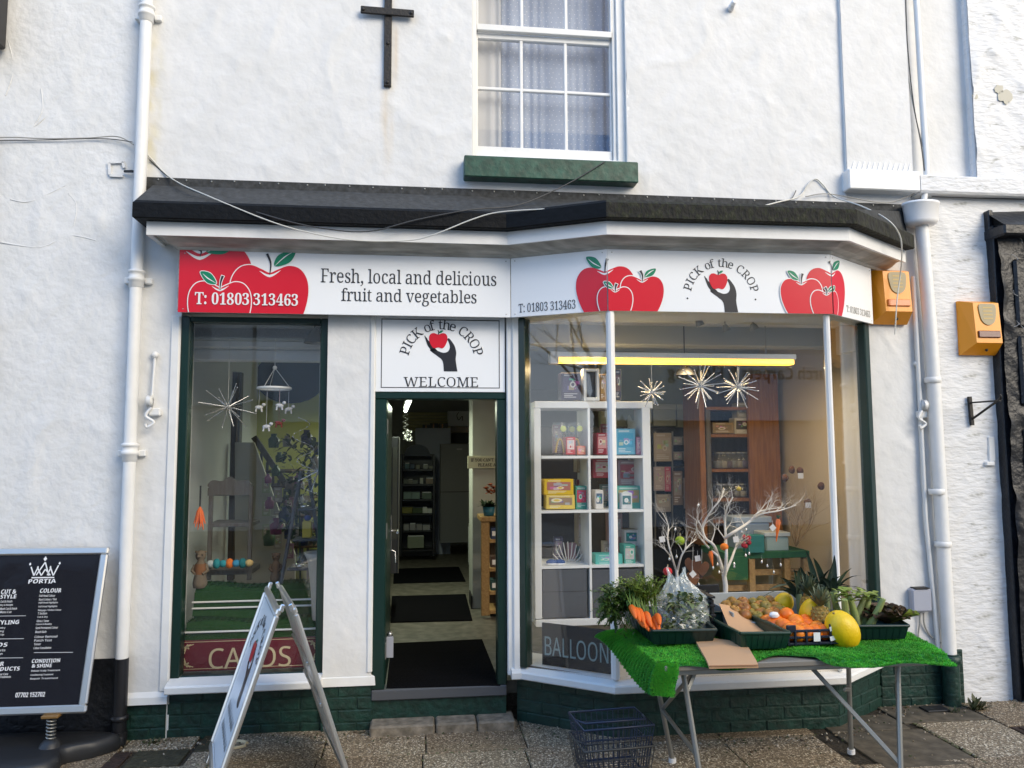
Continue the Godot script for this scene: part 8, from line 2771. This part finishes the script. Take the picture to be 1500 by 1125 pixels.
func bay_back() -> void:
	var st: SurfaceTool
	# tall pine cabinet with jars
	var z := -1.25
	var c := thing("pine_cabinet", "tall orange pine cabinet with open shelves of jars", "cabinet", W(1090, 800, z))
	piece("door_panel", 1098, 548, 1143, 790, z + 0.02, 0.04, M.wood, c)
	piece("side", 1026, 560, 1034, 800, z, 0.40, M.wood, c)
	piece("back", 1030, 560, 1100, 800, z - 0.38, 0.02, M.dark_wood, c)
	for y in [596, 636, 687, 730, 762]: piece("shelf", 1034, y, 1098, y + 4.5, z - 0.01, 0.36, M.wood, c, 0.002)
	piece("post", 1036, 600, 1043, 790, z + 0.01, 0.02, M.grey_wood, c)
	for r in [[636, 5, 15.0], [687, 6, 22.0], [730, 5, 18.0]]:
		for i in r[1]:
			var b := W(1052 + i * 45.0 / r[1], r[0], z - 0.12)
			b.y = W(1070, r[0], z - 0.01).y + 0.004
			var h: float = r[2] / 180.0
			var j := thing("storage_jar", "clear glass storage jar on the %s shelf of the pine cabinet" % {636: "upper", 687: "middle", 730: "lower"}[r[0]], "jar", b, "jars in the pine cabinet")
			st = mb(true)
			lathe(st, [Vector2(0, 0.0), Vector2(h * 0.36, 0), Vector2(h * 0.38, h * 0.08), Vector2(h * 0.38, h * 0.72), Vector2(h * 0.28, h * 0.85), Vector2(h * 0.28, h)], 14, Transform3D(Basis(), b))
			part("glass_body", st, M.clear_glass, j)
			st = mb(true)
			lathe(st, [Vector2(0.0, h), Vector2(h * 0.31, h), Vector2(h * 0.31, h * 1.12), Vector2(0, h * 1.14)], 14, Transform3D(Basis(), b))
			part("lid", st, M.dull_steel, j)
			st = mb(true)
			lathe(st, [Vector2(0, 0.004), Vector2(h * 0.34, 0.004), Vector2(h * 0.34, h * 0.5), Vector2(0, h * 0.52)], 12, Transform3D(Basis(), b))
			part("contents", st, colour([Color(0.2, 0.2, 0.18), Color(0.3, 0.27, 0.2), Color(0.1, 0.06, 0.08)][i % 3], 0.8), j)
	gift(1076, 612, 1098, 636, z - 0.05, Color(0.52, 0.48, 0.38), Color(0.06, 0.05, 0.05), "cream photo box on the upper cabinet shelf")
	gift(1044, 619, 1075, 635, z - 0.06, Color(0.34, 0.24, 0.12), Color(0.25, 0.18, 0.1), "low tan basket box on the upper cabinet shelf")
	gift(1080, 590, 1097, 612, z - 0.08, Color(0.45, 0.42, 0.3), Color(0.3, 0.28, 0.2), "pale box stacked on the cream photo box")
	# beige room divider wall and pale wainscot
	st = mb()
	bx(st, W(1145, 600, -1.6).x, 1.28, -1.7, 3.11, 2.70, -1.6)
	structure("interior_wall", st, M.beige_wall)
	st = mb()
	bx(st, W(1145, 600, -1.6).x, FLOOR, -1.68, 3.11, 1.25, -1.60); bx(st, W(1145, 600, -1.6).x, 1.25, -1.68, 3.11, 1.285, -1.56, 0.004)
	structure("wainscot_panel", st, M.grey_wall)
	# pale green wall with racks behind the shelf
	st = mb()
	bx(st, W(880, 600, -2.2).x, 1.75, -2.3, W(1030, 600, -2.2).x, 2.70, -2.2)
	structure("interior_wall", st, colour(Color(0.44, 0.48, 0.33), 0.8))
	var rz := -1.9
	var rk := thing("card_rack", "dark wire rack of cards and packets behind the cube shelf", "rack", W(990, 800, rz))
	piece("back", 790, 625, 1027, 850, rz - 0.12, 0.02, M.black_paint, rk)
	for x in [960, 985, 1008, 1024]:
		st = mb(true)
		tube(st, [W(x, 632, rz), W(x, 800, rz)], 0.008, 6)
		part("upright", st, M.dull_steel, rk)
	for y in [640, 662, 684, 706, 728]:
		st = mb(true)
		tube(st, [W(958, y, rz), W(1026, y, rz)], 0.005, 5)
		part("peg_bar", st, M.dull_steel, rk)
	var n := 0
	for p in [[958, 634, 984, 676, Color(0.50, 0.42, 0.32)], [958, 684, 974, 719, Color(0.48, 0.40, 0.42)], [974, 684, 983, 720, Color(0.58, 0.12, 0.22)], [960, 724, 983, 750, Color(0.34, 0.32, 0.31)], [986, 640, 1000, 652, Color(0.25, 0.26, 0.28)], [986, 662, 1000, 674, Color(0.3, 0.27, 0.24)], [1002, 640, 1013, 652, Color(0.2, 0.22, 0.26)], [1002, 662, 1013, 676, Color(0.28, 0.24, 0.2)], [986, 690, 1000, 740, Color(0.26, 0.20, 0.17)], [1002, 700, 1014, 745, Color(0.32, 0.25, 0.22)], [1015, 650, 1024, 664, Color(0.12, 0.2, 0.2)], [1015, 676, 1024, 690, Color(0.15, 0.18, 0.16)], [1015, 702, 1024, 716, Color(0.2, 0.2, 0.22)], [1015, 726, 1024, 740, Color(0.14, 0.16, 0.2)]]:
		var o := thing("hanging_packet", "%s card packet hanging on the dark wire rack" % hue(p[4]), "packet", W(p[0], p[3], rz + 0.03), "packets on the wire rack")
		piece("sleeve", p[0], p[1], p[2], p[3], rz + 0.03, 0.02, colour(p[4], 0.4), o, 0.003)
		print_panel(p[0] + 0.6, p[1] + 0.6, p[2] - 0.6, p[3] - 0.6, rz + 0.0315, p[4], (p[4] as Color).lerp(Color(0.6, 0.55, 0.5), 0.4), o)
		n += 1
	for p in [[957, 592, 990, 624], [992, 592, 1024, 626], [925, 592, 955, 620]]:
		var o := thing("hat_box", "pale green square box standing high against the green wall", "box", W(p[0], p[3], -1.95), "pale boxes on the high ledge")
		piece("carton", p[0], p[1], p[2], p[3], -1.95, 0.2, colour(Color(0.34, 0.37, 0.30), 0.7), o)
		piece("lid", p[0] - 0.6, p[1], p[2] + 0.6, p[1] + 8, -1.945, 0.21, colour(Color(0.44, 0.46, 0.37), 0.7), o)
	# starburst ornaments
	starburst(W(1026, 565, 0.14), 0.16, "white starburst ornament under the strip light by the dark pendant", 30, 2.34, 0.4)
	starburst(W(1081, 567, 0.12), 0.15, "white starburst ornament under the strip light by the pine cabinet", 30, 2.34, 1.7)
	starburst(W(955, 575, 0.05), 0.11, "white starburst ornament beside the top of the cube shelf", 26, 2.34, 2.6)
	# wooden crates and tub on the back of the deck
	var cz := -0.45
	var cr := thing("wooden_crate", "slatted wooden crate bench with a green cloth behind the twig tree", "crate", W(1130, 880, cz))
	for x in [1098, 1150, 1178]: piece("post", x, 818, x + 9, 882, cz, 0.05, M.pale_wood, cr)
	for y in [834, 856]: piece("slat", 1060, y, 1182, y + 9, cz - 0.05, 0.02, M.pale_wood, cr)
	piece("slat", 1075, 874, 1182, 882, cz - 0.05, 0.02, M.pale_wood, cr)
	piece("cloth_top", 1060, 808, 1186, 818, cz + 0.01, 0.45, colour(Color(0.012, 0.085, 0.035), 0.9), cr)
	piece("cloth_drop", 1062, 815, 1096, 850, cz + 0.014, 0.01, colour(Color(0.012, 0.085, 0.035), 0.9), cr)
	var tb := thing("plastic_tub", "clear plastic tub with a lid standing on the green cloth", "tub", W(1138, 808, cz))
	st = mb()
	pb(st, 1122, 786, 1156, 808, cz - 0.02, 0.2, 0.01)
	part("body", st, colour(Color(0.30, 0.38, 0.36), 0.25), tb)
	piece("lid", 1120, 780, 1158, 786, cz - 0.015, 0.22, colour(Color(0.42, 0.46, 0.46), 0.3), tb)
	tb = thing("storage_tub", "pale blue plastic box behind the twig branches", "tub", W(1100, 790, cz - 0.2))
	piece("body", 1078, 766, 1128, 806, cz - 0.2, 0.2, colour(Color(0.22, 0.28, 0.36), 0.3), tb, 0.008)
	piece("lid", 1075, 757, 1131, 766, cz - 0.195, 0.22, colour(Color(0.30, 0.36, 0.44), 0.3), tb, 0.006)
	tb = thing("gift_bag", "teal gift bag with red flowers standing on the green cloth", "bag", W(1108, 808, cz + 0.05))
	piece("body", 1096, 784, 1120, 810, cz + 0.05, 0.1, colour(Color(0.01, 0.13, 0.12), 0.5), tb, 0.004)
	st = mb(true)
	for i in 7: ball(st, W(1090 + rng.randf_range(-6, 8), 792 + rng.randf_range(-6, 8), cz + 0.08), Vector3.ONE * 0.035, 8)
	part("red_flowers", st, colour(Color(0.32, 0.01, 0.03), 0.7), tb)
	# brown foliage spray
	var tw := mb(true)
	var f := W(1166, 800, -0.5)
	for i in 9: twig(tw, f, Vector3(rng.randf_range(-0.4, 0.7), 1.2, rng.randf_range(-0.2, 0.2)), 0.20, 0.006, 3, 4, 0.6)
	var sp := thing("dried_spray", "dried brown twig spray with cones beside the beige wall", "decoration", f)
	part("stems", tw, M.twig_brown, sp)
	for p in [[1160, 688], [1172, 690], [1183, 736], [1203, 712], [1150, 700]]:
		st = mb(true)
		ball(st, W(p[0], p[1], -0.45), Vector3(0.05, 0.06, 0.05), 10, Basis(), 0.3, p[0])
		part("cone", st, colour(Color(0.11, 0.05, 0.03), 0.9), sp)
	for p in [[1173, 697], [1184, 740]]:
		piece("tag", p[0] - 4, p[1] - 4, p[0] + 4, p[1] + 4, -0.41, 0.002, M.label_white, sp, 0.0)

func limb(st: SurfaceTool, px: Array, z: float, r0: float, r1: float, twigs: int) -> void:
	var ctrl := []
	for i in px.size(): ctrl.append(W(px[i][0], px[i][1], z + 0.05 * sin(i * 1.7 + px[0][0])))
	var c := curve(ctrl, 4)
	var rs := []
	for i in c.size(): rs.append(lerpf(r0, r1, float(i) / (c.size() - 1)))
	tube(st, c, rs, 7)
	for i in twigs:
		var k := int(lerpf(c.size() * 0.3, c.size() - 1, (i + 0.5) / twigs))
		var d: Vector3 = (c[mini(k + 1, c.size() - 1)] - c[k - 1]).normalized()
		twig(st, c[k], d + Vector3(rng.randf_range(-1, 1), rng.randf_range(-0.3, 1.0), rng.randf_range(-0.7, 0.7)) * 0.9, rng.randf_range(0.05, 0.09), rs[k] * 0.6, 3, 4, 0.8)

func twig_trees() -> void:
	var z := 0.16
	var t := thing("twig_tree", "white painted branching twig tree hung with ornaments in the bay", "decoration", W(1062, 890, z))
	var st := mb(true)
	var base := W(1062, 900, z)
	base.y = DECK
	tube(st, [base, W(1062, 885, z), W(1063, 858, z), W(1060, 838, z)], [0.02, 0.017, 0.016, 0.015], 9)
	limb(st, [[1060, 840], [1052, 815], [1045, 798], [1033, 788], [1030, 770], [1042, 748], [1055, 732], [1061, 716]], z, 0.012, 0.003, 9)
	limb(st, [[1062, 842], [1064, 815], [1063, 785], [1062, 762], [1066, 742], [1074, 728]], z + 0.02, 0.012, 0.003, 7)
	limb(st, [[1063, 838], [1071, 820], [1078, 802], [1086, 795], [1096, 788]], z - 0.03, 0.010, 0.003, 5)
	limb(st, [[1062, 788], [1074, 780], [1090, 770], [1104, 760], [1120, 752], [1142, 748], [1166, 740]], z + 0.03, 0.011, 0.003, 9)
	limb(st, [[1100, 762], [1112, 750], [1132, 745], [1150, 744]], z, 0.006, 0.0025, 5)
	limb(st, [[1052, 815], [1036, 800], [1022, 782], [1020, 765]], z + 0.05, 0.008, 0.0025, 5)
	part("branches", st, M.twig_white, t)
	z = 0.22
	var t2 := thing("twig_tree", "smaller white twig tree with a green ball beside the cube shelf", "decoration", W(995, 880, z))
	st = mb(true)
	var b2 := W(994, 900, z)
	b2.y = DECK
	tube(st, [b2, W(994, 880, z), W(993, 858, z), W(991, 835, z)], [0.013, 0.011, 0.010, 0.009], 8)
	limb(st, [[992, 840], [984, 815], [978, 790], [979, 770], [971, 752]], z, 0.007, 0.0025, 7)
	limb(st, [[992, 838], [998, 815], [1008, 800], [1020, 790]], z + 0.02, 0.007, 0.0025, 7)
	limb(st, [[986, 820], [975, 806], [968, 800]], z, 0.005, 0.0025, 4)
	part("branches", st, M.twig_white, t2)
	# ornaments
	for o in [[996, 792, 0.24, 0.062, Color(0.26, 0.40, 0.01), "lime green moss ball hanging in the small twig tree"], [978, 837, 0.27, 0.058, Color(0.55, 0.006, 0.012), "red apple ornament low in the small twig tree"], [1061, 801, 0.20, 0.052, Color(0.80, 0.20, 0.01), "orange ornament hanging in the large twig tree"], [1082, 716, 0.1, 0.034, Color(0.45, 0.33, 0.03), "gold bauble at the tip of the large twig tree"]]:
		var p := W(o[0], o[1], o[2])
		var n := thing("bauble", o[5], "ornament", p)
		st = mb(true)
		ball(st, p, Vector3(1, 0.9, 1) * o[3], 14, Basis(), 0.05, o[0])
		part("ball", st, colour(o[4], 0.6), n)
		st = mb(true)
		tube(st, [p + Vector3(0, o[3] * 0.4, 0), p + Vector3(0.002, o[3] * 0.75, 0)], 0.003, 5)
		part("loop", st, M.gold, n)
	var k := 0
	for o in [[1041, 812, 0.2], [1140, 765, 0.12]]:
		var p := W(o[0], o[1], o[2])
		var n := thing("carrot_ornament", ["small felt carrot ornament near the trunk of the large twig tree", "long felt carrot ornament at the tip of the reaching twig"][k], "ornament", p)
		st = mb(true)
		tube(st, [p + Vector3(0, 0.02, 0), p + Vector3(0, 0, 0), p + Vector3(0.012 - 0.03 * k, -0.075 - 0.05 * k, 0)], [0.010, 0.016, 0.003], 9)
		part("root", st, colour(Color(0.78, 0.17, 0.02), 0.7), n)
		st = mb()
		for i in 7:
			st.set_color(Color(0.03, 0.22, 0.04))
			leaf(st, p + Vector3(0, 0.02, 0), Vector3(rng.randf_range(-0.7, 0.7), 1, rng.randf_range(-0.5, 0.5)).normalized(), 0.04, 0.01, 0.2)
		part("leaves", st, M.leaf, n)
		k += 1
	# hearts, tags and glass drops
	k = 0
	for o in [[1015, 828, 0.05, 1.0], [1028, 832, 0.02, 0.9], [1014, 848, 0.08, 0.9]]:
		var p := W(o[0], o[1], o[2])
		var h := curve2([Vector2(0, -0.055), Vector2(0.045, -0.01), Vector2(0.05, 0.03), Vector2(0.025, 0.048), Vector2(0, 0.028), Vector2(-0.025, 0.048), Vector2(-0.05, 0.03), Vector2(-0.045, -0.01)], 5)
		for i in h.size(): h[i] *= o[3]
		st = mb()
		plate(st, h, 0.012, Transform3D(Basis(Vector3.UP, 0.2 * k - 0.2), p))
		var hn := thing("heart_ornament", "brown wooden heart hanging behind the twig trees", "ornament", p, "wooden hearts behind the twig trees")
		part("heart", st, colour(Color(0.17, 0.065, 0.025), 0.6), hn)
		st = mb(true)
		tube(st, [p + Vector3(0, 0.03, 0), p + Vector3(0.004, 0.12, 0)], 0.002, 4)
		part("cord", st, M.cable_white, hn)
		k += 1
	for o in [[1015, 841, 0.12, 1], [970, 790, 0.25, 0], [1132, 773, 0.14, 1], [1078, 790, 0.22, 0], [1022, 818, 0.14, 0]]:
		var p := W(o[0], o[1], o[2])
		st = mb()
		box(st, p, Vector3(0.036, 0.036, 0.002), Basis(Vector3(0, 0, 1), 0.7 if o[3] == 1 else 0.15), 0.0005)
		tube(st, [p + Vector3(0, 0.02, 0), p + Vector3(0, 0.05, 0)], 0.001, 4)
		single("price_tag", st, M.label_white, "small white paper tag hanging from the twig trees", "tag", "white tags on the twig trees")
	for i in 22:
		var p := W([984, 1003, 1046, 1079, 1100, 1118, 1136, 1052, 1090, 1020, 990, 1030][i % 12] + rng.randf_range(-8, 8), [812, 850, 834, 832, 822, 826, 830, 848, 776, 862, 770, 740][i % 12] + rng.randf_range(-12, 10), 0.2 - 0.01 * i)
		st = mb(true)
		lathe(st, [Vector2(0, -0.011), Vector2(0.007, -0.006), Vector2(0.008, 0), Vector2(0.003, 0.012), Vector2(0, 0.016)], 8, Transform3D(Basis(), p))
		tube(st, [p + Vector3(0, 0.015, 0), p + Vector3(0, 0.045, 0)], 0.0008, 4)
		single("crystal_drop", st, M.silver, "little sparkling drop bead hanging in the twig trees", "bead", "beads in the twig trees")
